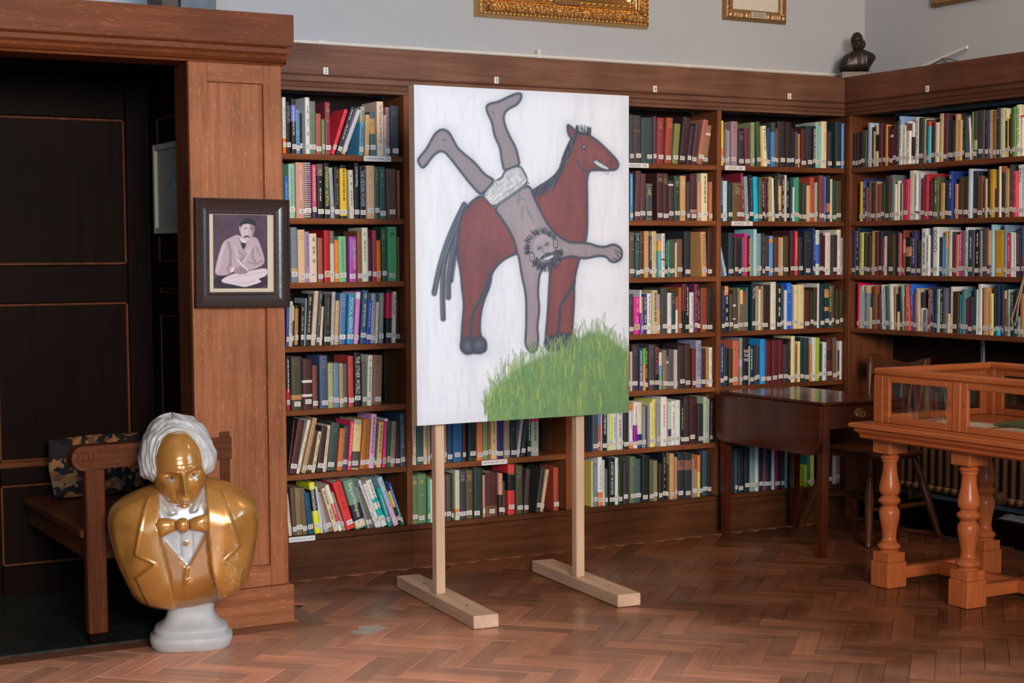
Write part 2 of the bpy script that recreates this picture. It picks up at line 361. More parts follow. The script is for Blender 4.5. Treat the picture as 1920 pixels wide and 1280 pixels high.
for i, (_, _, p, ang) in enumerate(cells):
    hz = rnd.uniform(-.0007, .0005)
    if i < 300:
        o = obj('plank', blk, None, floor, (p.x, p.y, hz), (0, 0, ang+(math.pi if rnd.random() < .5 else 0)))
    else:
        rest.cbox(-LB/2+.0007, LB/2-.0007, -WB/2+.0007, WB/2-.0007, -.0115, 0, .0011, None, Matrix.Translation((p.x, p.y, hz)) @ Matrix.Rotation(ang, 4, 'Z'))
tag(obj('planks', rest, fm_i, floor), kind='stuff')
bd = wood('border_board', (.23, .098, .052), (.15, .057, .03), 'x', .32, .9, 0, .2)
bdy = wood('border_board_y', (.23, .098, .052), (.15, .057, .03), 'y', .32, .9, 0, .2)
for x0, x1 in ((2.46, 3.62), (3.6215, 4.80), (4.8015, 6.2)): obj('border_board', MB().cbox(x0, x1, -.118, .0, -.0115, .0012, .001), bd, floor)
for x0, x1 in ((-.4, 1.30), (1.3015, 2.46)): obj('border_board', MB().cbox(x0, x1, -1.0, -.895, -.0115, .0012, .001), bd, floor)
obj('border_board', MB().cbox(2.4615, 2.55, -1.0, -.12, -.0115, .0012, .001), bdy, floor)

# ------------------------------------------------------------------ text helper
_tc = {}
def text_mesh(body, bold=False):
    """flat lettering as mesh data: returns (verts, faces, width, height) with origin at the lower left"""
    if body in _tc: return _tc[body]
    cu = bpy.data.curves.new('t', 'FONT'); cu.body = body; cu.size = 1; cu.resolution_u = 2; cu.space_line = .95
    o = bpy.data.objects.new('t', cu); C.objects.link(o); bpy.context.view_layer.update()
    me = bpy.data.meshes.new_from_object(o.evaluated_get(bpy.context.evaluated_depsgraph_get()))
    vs = [tuple(v.co) for v in me.vertices]; fs = [tuple(p.vertices) for p in me.polygons]
    bpy.data.objects.remove(o); bpy.data.curves.remove(cu); bpy.data.meshes.remove(me)
    x0 = min(v[0] for v in vs); y0 = min(v[1] for v in vs); x1 = max(v[0] for v in vs); y1 = max(v[1] for v in vs)
    _tc[body] = ([(v[0]-x0, v[1]-y0) for v in vs], fs, x1-x0, y1-y0)
    return _tc[body]

# ------------------------------------------------------------------ bookcases
ST = .027
def bookcase(bay, wd, x0, x1, rows, uL, uR, label):
    b = thing('bookcase', label, 'bookcase', (0, 0, 0))
    cx = (x0+x1)/2
    for a0, a1 in (uL, uR):
        if a0 is None: continue
        obj('upright', MB().cbox(a0, a1, -.004, .235, ROW[6]+.0005, 2.2545, .003), M[wd+'_z'], b)
    for r in rows:
        z = ROW[r]
        obj('shelf', MB().cbox(x0+.0005, x1-.0005, .0, .232, z-ST, z, .003), M[wd+'_x'], b)
    obj('back_panel', MB().box(x0, x1, .236, .246, .17, 2.262), M['inner'], b)
    return b
BC = {}
BC[2] = bookcase(2, 'case', 2.508, 3.381, range(6), (2.434, 2.508), (3.381, 3.412), 'oak bookcase bay numbered 2, right beside the oak pillar')
BC[3] = bookcase(3, 'case', 3.412, 4.285, range(6), (None, None), (4.285, 4.361), 'oak bookcase bay numbered 3, behind the horse painting')
BC[4] = bookcase(4, 'case', 4.361, 5.234, range(6), (None, None), (5.234, 5.262), 'oak bookcase bay numbered 4, right of the horse painting')
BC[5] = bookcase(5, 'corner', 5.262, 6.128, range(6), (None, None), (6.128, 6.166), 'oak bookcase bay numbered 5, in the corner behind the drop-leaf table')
for k, (x0, x1) in {2: (2.434, 3.4), 3: (3.4, 4.323), 4: (4.323, 5.248), 5: (5.248, 6.2)}.items():
    p = MB().cbox(x0+.0005, x1-.0005, -.012, .22, 0, .158, .002); obj('plinth', p, M['plinth_x'], BC[k])
    p = MB().cbox(x0+.0005, x1-.0005, -.006, .232, .159, ROW[6], .004); obj('bottom_shelf', p, M['plinth_x'], BC[k])
# right-hand bookcase
XR = 6.12
b6 = thing('bookcase', 'oak bookcase bay numbered 6, along the right-hand wall above the radiator', 'bookcase'); BC[6] = b6
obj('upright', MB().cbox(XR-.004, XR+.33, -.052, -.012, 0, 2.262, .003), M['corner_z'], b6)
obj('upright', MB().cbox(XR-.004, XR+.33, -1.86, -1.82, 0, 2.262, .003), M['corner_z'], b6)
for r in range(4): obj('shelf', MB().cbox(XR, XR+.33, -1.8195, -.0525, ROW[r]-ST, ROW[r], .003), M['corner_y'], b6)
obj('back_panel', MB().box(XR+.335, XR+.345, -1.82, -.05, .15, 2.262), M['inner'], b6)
obj('bracket_strip', MB().cbox(XR+.322, XR+.334, -.755, -.73, .75, ROW[3]-ST, .002), M['steel'], b6)
obj('kerb', MB().cbox(6.2, 6.46, -1.82, -.05, 0, .125, .004), M['dark_y'], b6)
for k in range(2):
    s_ = MB()
    for z in (.845, 1.0): s_.lathe([(.0035, 0), (.0035, .004), (.001, .005)], 8, Matrix.Translation((XR+.322, -.742, z)) @ Matrix.Rotation(-math.pi/2, 4, 'Y'))
    if k == 0: obj('screw', s_, M['blackwire'], b6)

# cornice over the bookcases: fascia and stepped mouldings
prof = [(-.034, 2.466), (-.034, 2.330), (-.028, 2.324), (-.020, 2.322), (-.022, 2.318), (-.022, 2.297), (-.012, 2.292), (-.014, 2.288), (-.010, 2.274), (-.004, 2.270), (-.004, 2.255), (.10, 2.255), (.10, 2.44), (.247, 2.44), (.247, 2.452), (-.02, 2.452), (-.02, 2.466)]
t1 = struct('trim_1', MB().prism(prof[::-1], 'x', 2.434, XW-.002), M['fascia_x'], 'dark oak cornice running along the top of the back bookcases')
pr = [(XR-.004+p, z) for p, z in [(q[0]+.004 if q[0] < .1 else q[0]+.11 if q[0] > .2 else q[0], q[1]) for q in prof]]
t2 = struct('trim_2', MB().prism(pr, 'y', -3.4, YW-.002), M['fascia_y'], 'dark oak cornice running along the top of the right-hand bookcase')
def plate(body, parent, cx, cy, cz, face, w=.024, h=.032, grow=1.0):
    """small white number plate with its digit; face '-y' or '-x'"""
    p = MB(); q = MB(); vs, fs, tw, th = text_mesh(body); s = min(h*.62/th, w*.8/tw)
    if face == '-y':
        p.cbox(cx-w/2, cx+w/2, cy-.003, cy, cz-h/2, cz+h/2, .001)
        q.add([(cx+(x-tw/2)*s, cy-.0036, cz+(y-th/2)*s) for x, y in vs], fs)
    else:
        p.cbox(cx-.003, cx, cy-w/2, cy+w/2, cz-h/2, cz+h/2, .001)
        q.add([(cx-.0036, cy-(x-tw/2)*s, cz+(y-th/2)*s) for x, y in vs], fs)
    po = obj('number_plate', p, M['label'], parent); po['label'] = 'white plate with the number '+body
    obj('digit', q, M['ink'], po)
for d_, x in (('2', 2.971), ('3', 3.871), ('4', 4.809), ('5', 5.694)): plate(d_, t1, x, -.034, 2.345, '-y')
plate('6', t2, XR-.034, -.677, 2.345, '-x')
def shelf_label(bay, body, x0, x1, z0, z1, y=-.0005):
    p = MB().cbox(x0, x1, y-.002, y, z0, z1, .0005); o = obj('shelf_label', p, M['label'], BC[bay]); o['label'] = 'white strip reading '+body
    vs, fs, tw, th = text_mesh(body); s = min((x1-x0)*.84/tw, (z1-z0)*.55/th); cx, cz = (x0+x1)/2, (z0+z1)/2
    obj('lettering', MB().add([(cx+(a-tw/2)*s, y-.0026, cz+(b-th/2)*s) for a, b in vs], fs), M['ink'], o)
shelf_label(2, 'SUPERNATURAL  133', 3.173, 3.314, 1.938, 1.963); shelf_label(2, 'EXISTENTIALISM  142.78', 2.765, 2.897, .160, .184, -.0065)
shelf_label(3, 'RATIONALISM  149.7', 3.794, 3.939, .450, .474); shelf_label(4, 'PSYCHOLOGY  150', 4.62, 4.793, 1.940, 1.964)
shelf_label(5, 'LOGIC  160', 5.286, 5.421, 1.940, 1.964); shelf_label(5, 'ETHICS  170', 5.330, 5.474, 1.643, 1.667)

# ------------------------------------------------------------------ panelled alcove on the left
YB = .19                                   # back of the alcove
def panel_wall(name, label, plane, at, a0, a1, cols, rws, mat_s, mat_r, mat_p, t=.02):
    """stiles, rails and sunk panels as separate pieces on a thin backing"""
    bk = MB(); 
    if plane == 'y': bk.box(a0, a1, at, at+.02, 0, 2.30)
    else: bk.box(at, at+.02, a0, a1, 0, 2.30)
    w = struct(name, bk, M['inner'], label)
    def pc(nm, b0, b1, z0, z1, d, mat, ch=.004):
        m = MB()
        if plane == 'y': m.cbox(b0, b1, at-d, at-.0005, z0, z1, ch)
        else: m.cbox(at-d, at-.0005, b0, b1, z0, z1, ch)
        return obj(nm, m, mat, w)
    for b0, b1 in cols: pc('stile', b0, b1, .0, 2.28, t, mat_s)
    gaps = [(cols[i][1], cols[i+1][0]) for i in range(len(cols)-1)]
    for g0, g1 in gaps:
        for z0, z1 in rws: pc('rail', g0+.0005, g1-.0005, z0, z1, t-.001, mat_r)
        for i in range(len(rws)-1):
            z0, z1 = rws[i][1], rws[i+1][0]
            p = pc('panel', g0+.002, g1-.002, z0+.002, z1-.002, .007, mat_p, .002)
            e = MB()
            for q0, q1, y0, y1 in ((g0, g1, z0, z0+.012), (g0, g1, z1-.012, z1), (g0, g0+.012, z0, z1), (g1-.012, g1, z0, z1)):
                if plane == 'y': e.cbox(q0+.0006, q1-.0006, at-.013, at-.007, y0+.0006, y1-.0006, .0035)
                else: e.cbox(at-.013, at-.007, q0+.0006, q1-.0006, y0+.0006, y1-.0006, .0035)
            obj('moulding', e, M['bench_z'], p)
    return w
rails = [(0, .14), (.50, .60), (1.293, 1.459), (2.107, 2.28)]
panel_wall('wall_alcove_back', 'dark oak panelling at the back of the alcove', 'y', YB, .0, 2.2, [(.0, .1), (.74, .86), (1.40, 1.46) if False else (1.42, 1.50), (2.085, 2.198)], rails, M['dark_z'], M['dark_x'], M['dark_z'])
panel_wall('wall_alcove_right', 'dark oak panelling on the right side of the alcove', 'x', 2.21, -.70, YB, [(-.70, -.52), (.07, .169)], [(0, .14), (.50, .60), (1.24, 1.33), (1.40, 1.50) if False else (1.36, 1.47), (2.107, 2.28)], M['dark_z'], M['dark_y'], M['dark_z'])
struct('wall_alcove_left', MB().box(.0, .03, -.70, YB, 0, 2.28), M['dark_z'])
obj('capping', MB().cbox(.86, 2.06, YB-.034, YB-.0205, .575, .602, .005), M['bench_x'], bpy.data.objects['wall_alcove_back'])
struct('ceiling_alcove', MB().box(.0, 2.43, -.72, YB, 2.285, 2.32), M['dark_x'])
struct('floor_alcove', MB().cbox(.0, 2.21, -.885, YB, -.011, .006, .003), M['slate'], 'dark green stone floor inside the alcove')

def pilaster(x0, x1, label):
    t = thing('pillar', label, 'pillar')
    yf = -.875; sw = .076
    obj('core', MB().box(x0+.004, x1-.004, yf+.021, -.70, 0, 2.26), M['oak_z'], t)
    obj('stile', MB().cbox(x0, x0+sw, yf, yf+.02, .158, 2.26, .002), M['oak_z'], t)
    obj('stile', MB().cbox(x1-sw, x1, yf, yf+.02, .158, 2.26, .002), M['oak_z'], t)
    obj('rail', MB().cbox(x0+sw+.0004, x1-sw-.0004, yf+.0006, yf+.02, 2.178, 2.26, .0015), M['oak_x'], t)
    obj('rail', MB().cbox(x0+sw+.0004, x1-sw-.0004, yf+.0006, yf+.02, .158, .242, .0015), M['oak_x'], t)
    obj('panel', MB().cbox(x0+sw+.001, x1-sw-.001, yf+.012, yf+.0205, .243, 2.177, .001), M['oak_z'], t)
    obj('return', MB().cbox(x0, x0+.019, yf+.0205, -.70, 0, 2.26, .002), M['bench_z'], t)
    obj('return', MB().cbox(x1-.019, x1, yf+.0205, -.004, 0, 2.26, .002), M['oak_z'], t)
    obj('base', MB().cbox(x0-.004, x1+.014, yf-.026, -.701, 0, .157, .004), M['oak_x'], t)
    return t
pil = pilaster(2.036, 2.42, 'golden oak panelled pillar with the framed portrait, behind the gold bust')
nl = obj('nail', MB().tube([(2.232, -.861, 2.085), (2.232, -.878, 2.088)], .0018, 6), M['steel'], pil)
pilaster(-.36, .03, 'oak panelled pillar at the far left end of the alcove')
acp = [(-.93, 2.449), (-.93, 2.328), (-.924, 2.322), (-.916, 2.320), (-.920, 2.316), (-.920, 2.298), (-.910, 2.290), (-.914, 2.286), (-.910, 2.276), (-.896, 2.264), (-.884, 2.260), (-.880, 2.252), (-.70, 2.252), (-.70, 2.449)]
t3 = MB().prism(acp[::-1], 'x', -.45, 2.43)
t3.box(2.43, 2.455, -.93, -.05, 2.328, 2.449); t3.box(2.43, 2.446, -.918, -.05, 2.298, 2.3275); t3.prism([(2.43, 2.2975), (2.442, 2.2975), (2.436, 2.275), (2.43, 2.255)], 'y', -.908, -.05)
t3.box(-.45, 2.43, -.70, YW, 2.40, 2.449)
t3 = struct('trim_3', t3, M['alcove_x'], 'golden oak cornice across the top of the alcove')
# bay, shelf, place along the shelf, thickness, height (tenths of mm), lean in degrees, cover colour, place in row (negative: not singled out), print
BOOKS = [
(2,0,27757,168,2560,0,(228,228,222),1,{'b':[(237,123,18,0,.27)],'p':(175,140,119)}),
(2,0,27933,190,2355,0,(18,18,18),2,{'q':(158,158,153),'T':'AFTERLIFE'}),
(2,0,28169,225,2493,0,(35,35,34),3,{'b':[(123,123,204,.59,.89)],'p':(228,228,222)}),
(2,0,28402,181,2002,0,(105,158,204),-4,{'p':(53,88,119)}),
(2,0,28715,116,1889,0,(18,18,18),-5,{'k':0.03}),
(2,0,28858,222,2592,0,(228,228,222),6,{'p':(123,123,119)}),
(2,0,29100,305,2436,0,(105,123,102),7),
(2,0,29413,261,1879,0,(175,88,68),8),
(2,0,29691,143,1620,0,(105,158,102),-9),
(2,0,29841,268,2421,0,(140,53,68),10,{'g':(210,175,136)}),
(2,0,30117,179,2206,19,(237,53,68),-11,{'p':(175,35,34)}),
(2,0,30380,206,2350,20,(53,53,68),12,{'p':(228,228,222)}),
(2,0,30634,189,2251,22,(210,210,222),13,{'b':[(193,175,136,0,.1)]}),
(2,0,31572,223,2287,3,(88,158,187),14,{'b':[(175,175,153,.68,1)],'p':(53,70,85)}),
(2,0,31864,217,1916,2,(228,175,119),-15,{'p':(105,175,170)}),
(2,0,32122,277,2059,0,(70,105,102),16,{'b':[(210,158,85,.5,.85)]}),
(2,0,32521,348,2562,0,(237,210,187),17,{'q':(35,35,34),'T':'Not Necessarily the New Age'}),
(2,0,32886,77,1928,0,(228,210,187),-18,{'p':(53,53,51)}),
(2,0,32973,199,2310,0,(158,123,136),-19,{'p':(88,53,68)}),
(2,0,33183,457,2386,0,(35,53,68),20,{'g':(123,105,102)}),
(2,1,27724,65,2557,0,(53,105,51),-1,{'n':'0'}),
(2,1,27806,180,1955,0,(53,105,187),-2,{'p':(158,210,237)}),
(2,1,28003,303,2489,0,(158,210,187),3,{'q':(18,35,34),'T':'SCIENCE CONFRONTS THE PARANORMAL'}),
(2,1,28349,439,2569,0,(210,158,136),4,{'p':(237,193,187)}),
(2,1,28796,326,2569,0,(210,210,204),5,{'p':(175,53,170),'S':(70,53,51)}),
(2,1,29162,207,2483,0,(210,88,119),6,{'b':[(70,53,85,0,.17)],'p':(237,210,204)}),
(2,1,29395,318,2521,0,(18,18,18),7,{'b':[(105,88,85,.78,1)],'p':(210,210,204)}),
(2,1,29798,253,2568,0,(18,18,18),8,{'q':(237,237,102),'T':'EXTRASENSORY DECEPTION'}),
(2,1,30084,179,2360,-2,(158,175,187),-9),
(2,1,30287,261,2399,0,(35,35,34),10,{'p':(123,123,119)}),
(2,1,30592,341,2485,0,(18,18,18),11,{'b':[(237,193,34,.05,.94)],'p':(35,35,34)}),
(2,1,31029,236,2272,-1,(210,210,187),12,{'p':(88,88,85)}),
(2,1,31309,240,2609,0,(18,18,34),13,{'q':(228,228,222),'T':'soul searching'}),
(2,1,31584,293,2444,0,(18,18,34),14,{'q':(158,193,222),'T':'THE HIDDEN POWER'}),
(2,1,31912,423,2500,0,(210,175,136),15,{'g':(158,123,85)}),
(2,1,32345,244,2460,0,(53,88,85),16,{'g':(193,175,102)}),
(2,1,32623,297,2451,0,(53,88,85),17,{'g':(193,175,102)}),
(2,1,32956,527,2381,0,(88,70,68),18,{'g':(175,70,68)}),
(2,1,33518,159,2316,0,(140,88,68),-19,{'n':'0'}),
(2,2,27774,207,2551,0,(88,53,170),1,{'q':(237,237,237),'T':'THE PARANORMAL SOURCE BOOK'}),
(2,2,28070,321,2553,0,(123,140,153),2,{'b':[(193,175,119,.18,.26)]}),
(2,2,28404,357,2446,0,(228,193,153),3,{'g':(175,70,51)}),
(2,2,28769,213,2354,0,(158,140,187),4,{'p':(105,88,136)}),
(2,2,28996,382,2271,0,(228,210,187),5,{'p':(105,105,102)}),
(2,2,29401,259,2067,0,(158,88,68),6),
(2,2,29704,320,2418,0,(175,18,34),7,{'n':'c'}),
(2,2,30031,203,2397,0,(193,210,187),8,{'b':[(105,105,102,.75,1)]}),
(2,2,30245,194,1967,0,(237,123,34),-9,{'p':(237,175,102)}),
(2,2,30466,403,2139,0,(123,193,136),10,{'q':(35,53,51),'T':'COLIN WILSON THE OCCULT'}),
(2,2,30978,378,2130,0,(175,70,170),11,{'q':(237,210,204),'v':(70,175,222),'T':'COLIN WILSON','U':'MYSTERIES'}),
(2,2,31407,241,2400,0,(140,88,51),12),
(2,2,31666,311,2549,0,(228,228,204),13,{'p':(140,140,136)}),
(2,2,31985,167,2067,0,(70,35,51),-14),
(2,2,32179,209,2424,0,(158,53,68),15),
(2,2,32402,203,1940,0,(228,123,18),-16,{'n':'c'}),
(2,2,32727,235,2518,-1,(53,88,68),17,{'g':(193,175,102)}),
(2,2,33018,494,2601,0,(88,175,119),18,{'g':(35,53,51)}),
(2,2,33530,53,2109,0,(140,123,102),-19,{'n':'0'}),
(2,3,27759,122,2436,2,(70,70,170),-1,{'p':(105,175,237)}),
(2,3,27891,164,2092,2,(210,210,187),-2,{'p':(88,88,85)}),
(2,3,28062,83,1968,2,(35,53,34),-3,{'b':[(210,210,170,.6,.95)]}),
(2,3,28188,166,1901,2,(35,35,18),-4,{'b':[(193,140,102,.03,.92)],'p':(53,35,18)}),
(2,3,28477,166,1988,2,(35,35,18),-5,{'p':(228,210,187)}),
(2,3,28657,60,2221,3,(158,175,187),-6,{'n':'0'}),
(2,3,28730,257,2430,4,(18,18,18),7,{'p':(228,210,153)}),
(2,3,29004,216,2553,5,(210,193,170),8),
(2,3,29229,178,2551,5,(70,70,68),9,{'p':(193,175,136)}),
(2,3,29428,131,1814,4,(228,210,187),-10),
(2,3,29610,371,2367,2,(35,35,34),11,{'p':(105,105,85)}),
(2,3,29989,180,2497,3,(175,175,170),12,{'p':(210,88,119)}),
(2,3,30179,184,2079,3,(210,175,119),-13),
(2,3,30407,341,2432,3,(88,123,170),14,{'g':(158,175,187)}),
(2,3,30800,326,2362,3,(35,140,187),15,{'q':(237,237,222),'T':'PSYCHICAL RESEARCH'}),
(2,3,31161,224,2485,4,(228,140,204),16,{'b':[(237,237,237,.86,.98)]}),
(2,3,31489,294,2550,4,(53,88,119),17,{'p':(210,210,153)}),
(2,3,31801,215,2072,4,(35,70,170),-18,{'p':(175,175,204)}),
(2,3,32062,227,2367,2,(175,193,204),19,{'S':(123,123,136)}),
(2,3,32306,122,1977,3,(228,210,187),-20,{'p':(123,105,102)}),
(2,3,32481,245,2410,2,(123,140,136),21,{'p':(193,193,170)}),
(2,3,32832,298,2543,2,(35,35,34),22,{'b':[(237,35,85,.47,.94)],'p':(18,18,18)}),
(2,3,33139,205,2455,2,(228,228,204),23,{'q':(35,35,34),'T':'URI GELLER'}),
(2,3,33522,249,2060,0,(88,53,34),24,{'k':0.03}),
(2,4,27743,165,2510,0,(175,35,51),-1,{'b':[(53,35,51,.4,1)],'p':(228,228,222)}),
(2,4,27992,526,2479,0,(70,70,51),2,{'b':[(193,140,85,.19,.28)],'g':(105,105,85)}),
(2,4,28531,496,2352,0,(70,35,34),3,{'b':[(228,228,222,.53,.58),(228,228,222,.25,.3)]}),
(2,4,29060,253,2039,0,(123,70,51),4),
(2,4,29390,406,2488,0,(70,88,119),5,{'g':(140,140,136)}),
(2,4,29820,272,2110,0,(175,175,119),6,{'g':(123,123,85)}),
(2,4,30127,273,2098,0,(105,140,170),7),
(2,4,30417,187,2083,0,(175,158,119),-8),
(2,4,30612,199,2050,0,(88,88,85),-9),
(2,4,30856,276,2419,0,(193,70,68),10),
(2,4,31191,378,2564,0,(18,18,18),11,{'q':(228,228,222),'T':'THE OTHER WORLD'}),
(2,4,31582,223,2095,0,(105,105,85),12),
(2,4,31815,244,2413,2,(228,228,204),13,{'p':(123,105,102)}),
(2,4,32112,508,2385,2,(140,105,85),14,{'g':(70,53,34)}),
(2,5,27727,64,2535,8,(39,39,38),-1,{'p':(227,96,92),'n':'0'}),
(2,5,27800,346,2542,11,(77,39,38),2,{'g':(114,77,56)}),
(2,5,28166,146,2564,14,(237,227,202),-3,{'p':(133,114,92)}),
(2,5,28393,228,2645,14,(190,152,110),4),
(2,5,28644,246,2034,12,(77,58,38),5),
(2,5,28913,165,1962,11,(227,209,165),-6,{'p':(77,58,56)}),
(2,5,29149,335,2146,8,(58,39,38),7),
(2,5,29505,168,2210,7,(227,209,183),-8,{'p':(152,77,74)}),
(2,5,29708,457,2293,7,(58,77,74),9,{'g':(114,133,92)}),
(2,5,30220,273,2011,6,(209,114,56),10,{'g':(96,58,38)}),
(2,5,30512,232,2125,4,(58,77,74),11),
(2,5,30753,165,2339,5,(237,58,92),-12,{'p':(237,209,202)}),
(2,5,30943,414,2390,5,(237,209,147),13,{'b':[(77,77,74,.02,.36),(171,171,147,.9,1)]}),
(2,5,31376,260,2383,6,(190,114,38),14),
(2,5,31661,188,2367,5,(152,96,38),-15),
(2,5,31864,296,2606,4,(237,171,202),16,{'p':(96,58,74)}),
(2,5,32168,98,2104,4,(58,77,92),-17),
(2,5,32284,263,2205,5,(237,190,110),18,{'p':(77,58,56)}),
(2,5,32601,169,2349,4,(237,58,129),-19,{'b':[(237,237,220,.95,1)],'n':'c'}),
(2,5,32796,177,2248,3,(20,96,56),-20,{'n':'c'}),
(2,5,32990,241,2202,3,(171,133,110),21,{'p':(96,77,74)}),
(2,5,33275,250,2188,0,(58,39,38),22),
(2,5,33578,268,2566,0,(77,96,110),23,{'p':(171,171,183)}),
(2,6,27763,159,1992,-5,(227,209,183),-1,{'p':(114,96,92)}),
(2,6,27937,203,2286,-3,(96,77,56),2),
(2,6,28150,308,2244,-2,(133,114,74),3),
(2,6,28469,232,2212,-3,(114,96,74),4),
(2,6,28728,275,1975,-6,(20,77,110),5),
(2,6,29072,285,2463,-7,(20,20,19),6,{'b':[(237,237,38,0,.44),(237,237,38,.86,1)],'q':(237,237,237),'T':'Existentialism'}),
(2,6,29367,94,2255,-7,(227,227,220),-7,{'n':'0'}),
(2,6,29530,255,1996,-14,(171,171,183),8),
(2,6,29803,221,2020,-18,(152,114,92),9),
(2,6,30042,238,2200,-17,(227,209,165),10,{'p':(39,39,19)}),
(2,6,30300,181,2342,-17,(237,237,220),-11,{'b':[(227,77,92,.15,.6)],'p':(237,227,220)}),
(2,6,30506,131,1988,-18,(171,152,129),-12),
(2,6,30713,430,2422,-17,(227,58,56),13,{'p':(152,39,38)}),
(2,6,31199,536,2463,-16,(114,152,129),14,{'b':[(39,39,56,.17,.5),(227,209,165,.03,.17)],'q':(227,237,202),'T':'Being and Nothingness'}),
(2,6,31792,126,2128,-17,(133,152,165),-15),
(2,6,31932,150,2037,-18,(114,96,74),-16),
(2,6,32231,108,2504,-21,(237,237,237),-17,{'p':(133,77,129)}),
(2,6,32354,166,2276,-20,(237,237,237),-18,{'p':(77,152,129)}),
(2,6,32566,293,2438,-20,(237,237,220),19,{'b':[(20,190,183,.22,.38),(20,190,183,.52,.6)],'p':(77,77,110)}),
(2,6,32892,179,1974,-18,(20,171,165),-20,{'p':(227,237,237)}),
(2,6,33170,261,2550,-20,(171,209,220),21,{'b':[(227,190,220,0,.5)],'p':(190,96,147)}),
(2,6,33456,143,2131,-19,(39,39,38),-22,{'b':[(237,209,74,.45,.85)]}),
(2,6,33617,136,2205,-19,(39,96,202),-23,{'b':[(39,133,110,0,.4)],'p':(237,237,237)}),
(3,5,34176,84,2593,0,(237,237,237),-1,{'b':[(237,39,129,.15,.5)]}),
(3,5,34275,164,2548,0,(237,227,183),-2,{'p':(133,114,92)}),
(3,5,34449,358,2456,0,(58,96,92),3,{'g':(114,133,92)}),
(3,5,34822,185,2511,0,(237,209,165),-4,{'p':(77,58,56)}),
(3,5,35047,130,2494,0,(190,171,147),-5),
(3,5,35197,276,2537,0,(96,58,56),6,{'g':(133,77,74)}),
(3,5,35549,252,2566,0,(114,77,74),0),
(3,5,35852,243,2526,0,(190,152,129),0),
(3,5,36115,269,2575,0,(39,77,110),7),
(3,5,36435,526,2437,0,(39,96,147),8),
(3,5,36971,180,2228,0,(77,39,38),-9),
(3,5,37279,467,2589,0,(20,39,38),10,{'g':(152,152,110)}),
(3,5,37754,345,2508,0,(227,133,74),11,{'g':(114,39,38)}),
(3,5,38106,278,2561,0,(133,152,110),12),
(3,5,38392,149,2432,0,(152,114,74),-13),
(3,5,38549,366,2612,0,(227,190,129),14,{'p':(114,96,74)}),
(3,5,38931,368,2481,0,(39,39,110),15,{'g':(171,171,183)}),
(3,5,39310,343,2579,0,(152,133,110),16),
(3,5,39669,374,2584,0,(20,39,38),17,{'g':(152,152,129)}),
(3,5,40051,158,2545,8,(190,171,183),-18),
(3,5,40237,238,2540,8,(39,58,56),19),
(3,5,40665,215,2620,0,(39,39,38),20,{'p':(237,237,237)}),
(3,5,40917,447,2620,0,(171,190,165),21,{'b':[(237,58,110,.66,.95)],'p':(96,96,92)}),
(3,6,34170,288,2400,0,(96,133,92),1,{'g':(209,190,92)}),
(3,6,34493,487,2423,0,(96,133,92),2,{'g':(209,190,92)}),
(3,6,34988,146,2255,0,(58,152,129),-3,{'p':(171,227,220)}),
(3,6,35144,241,2128,0,(237,227,183),4,{'g':(114,96,92)}),
(3,6,35395,66,2206,0,(237,133,38),-5,{'n':'0'}),
(3,6,35511,212,2170,0,(96,58,56),0),
(3,6,35749,253,2287,0,(114,96,92),0),
(3,6,36027,254,2312,0,(77,77,74),0),
(3,6,36333,102,2318,0,(58,58,38),-6),
(3,6,36537,256,2471,0,(209,209,183),7,{'b':[(237,133,74,.12,.22)]}),
(3,6,36803,339,2482,0,(58,58,74),8,{'g':(171,171,183)}),
(3,6,37152,387,2446,0,(96,77,56),9,{'g':(190,171,92)}),
(3,6,37555,511,2514,0,(39,58,56),10),
(3,6,38074,125,2124,0,(209,152,110),-11),
(3,6,38267,681,2205,0,(77,39,38),12,{'b':[(114,77,56,0,.25)]}),
(3,6,38964,232,2148,0,(209,152,129),-13,{'b':[(58,39,38,0,.5)]}),
(3,6,39207,111,1741,0,(58,77,56),-14),
(3,6,39545,409,2565,0,(209,58,56),15,{'b':[(20,20,19,.48,.82)],'g':(227,190,110)}),
(3,6,40008,390,2478,0,(77,77,56),16,{'g':(152,133,110)}),
(3,6,40419,257,2263,4,(77,58,56),17),
(3,6,41108,257,2281,8,(58,58,56),18),
(3,6,41378,187,2156,10,(227,190,147),-19,{'g':(114,96,92)}),
(3,6,42195,301,2221,0,(171,77,56),20),
(4,0,46846,242,2480,0,(62,66,68),1),
(4,0,47118,471,2457,0,(72,65,71),2,{'b':[(114,83,77,.66,.7)]}),
(4,0,47619,703,2355,0,(55,77,79),3,{'g':(73,96,98)}),
(4,0,48368,200,2448,0,(91,58,79),-4),
(4,0,48583,417,2390,1,(145,58,60),5,{'g':(217,133,98)}),
(4,0,49047,418,2398,3,(163,77,60),6,{'g':(235,152,98)}),
(4,0,49512,373,2099,5,(127,133,79),7),
(4,0,49980,498,2462,7,(55,39,40),8,{'g':(109,77,60)}),
(4,0,50498,250,2042,8,(73,39,60),-9),
(4,0,50782,298,2153,8,(73,58,60),10),
(4,0,51146,336,2383,10,(181,114,98),11),
(4,0,51496,347,2100,8,(145,114,79),12,{'b':[(55,39,40,0,.2),(235,227,214,.74,.8)]}),
(4,1,46846,40,2505,0,(96,63,66),-1,{'n':'0'}),
(4,1,46891,212,2408,0,(58,164,235),-2,{'p':(171,237,237)}),
(4,1,47164,319,2563,2,(96,63,66),3),
(4,1,47514,321,2431,2,(96,63,66),4),
(4,1,47896,414,1929,0,(77,83,87),5,{'g':(227,225,130)}),
(4,1,48557,402,2480,0,(77,43,45),6,{'g':(171,164,130)}),
(4,1,48975,320,2469,0,(77,43,45),7,{'g':(171,164,130)}),
(4,1,49332,312,2087,0,(77,63,66),8,{'b':[(237,237,237,.88,.92)]}),
(4,1,49660,360,2361,0,(54,72,58),9,{'g':(190,185,151)}),
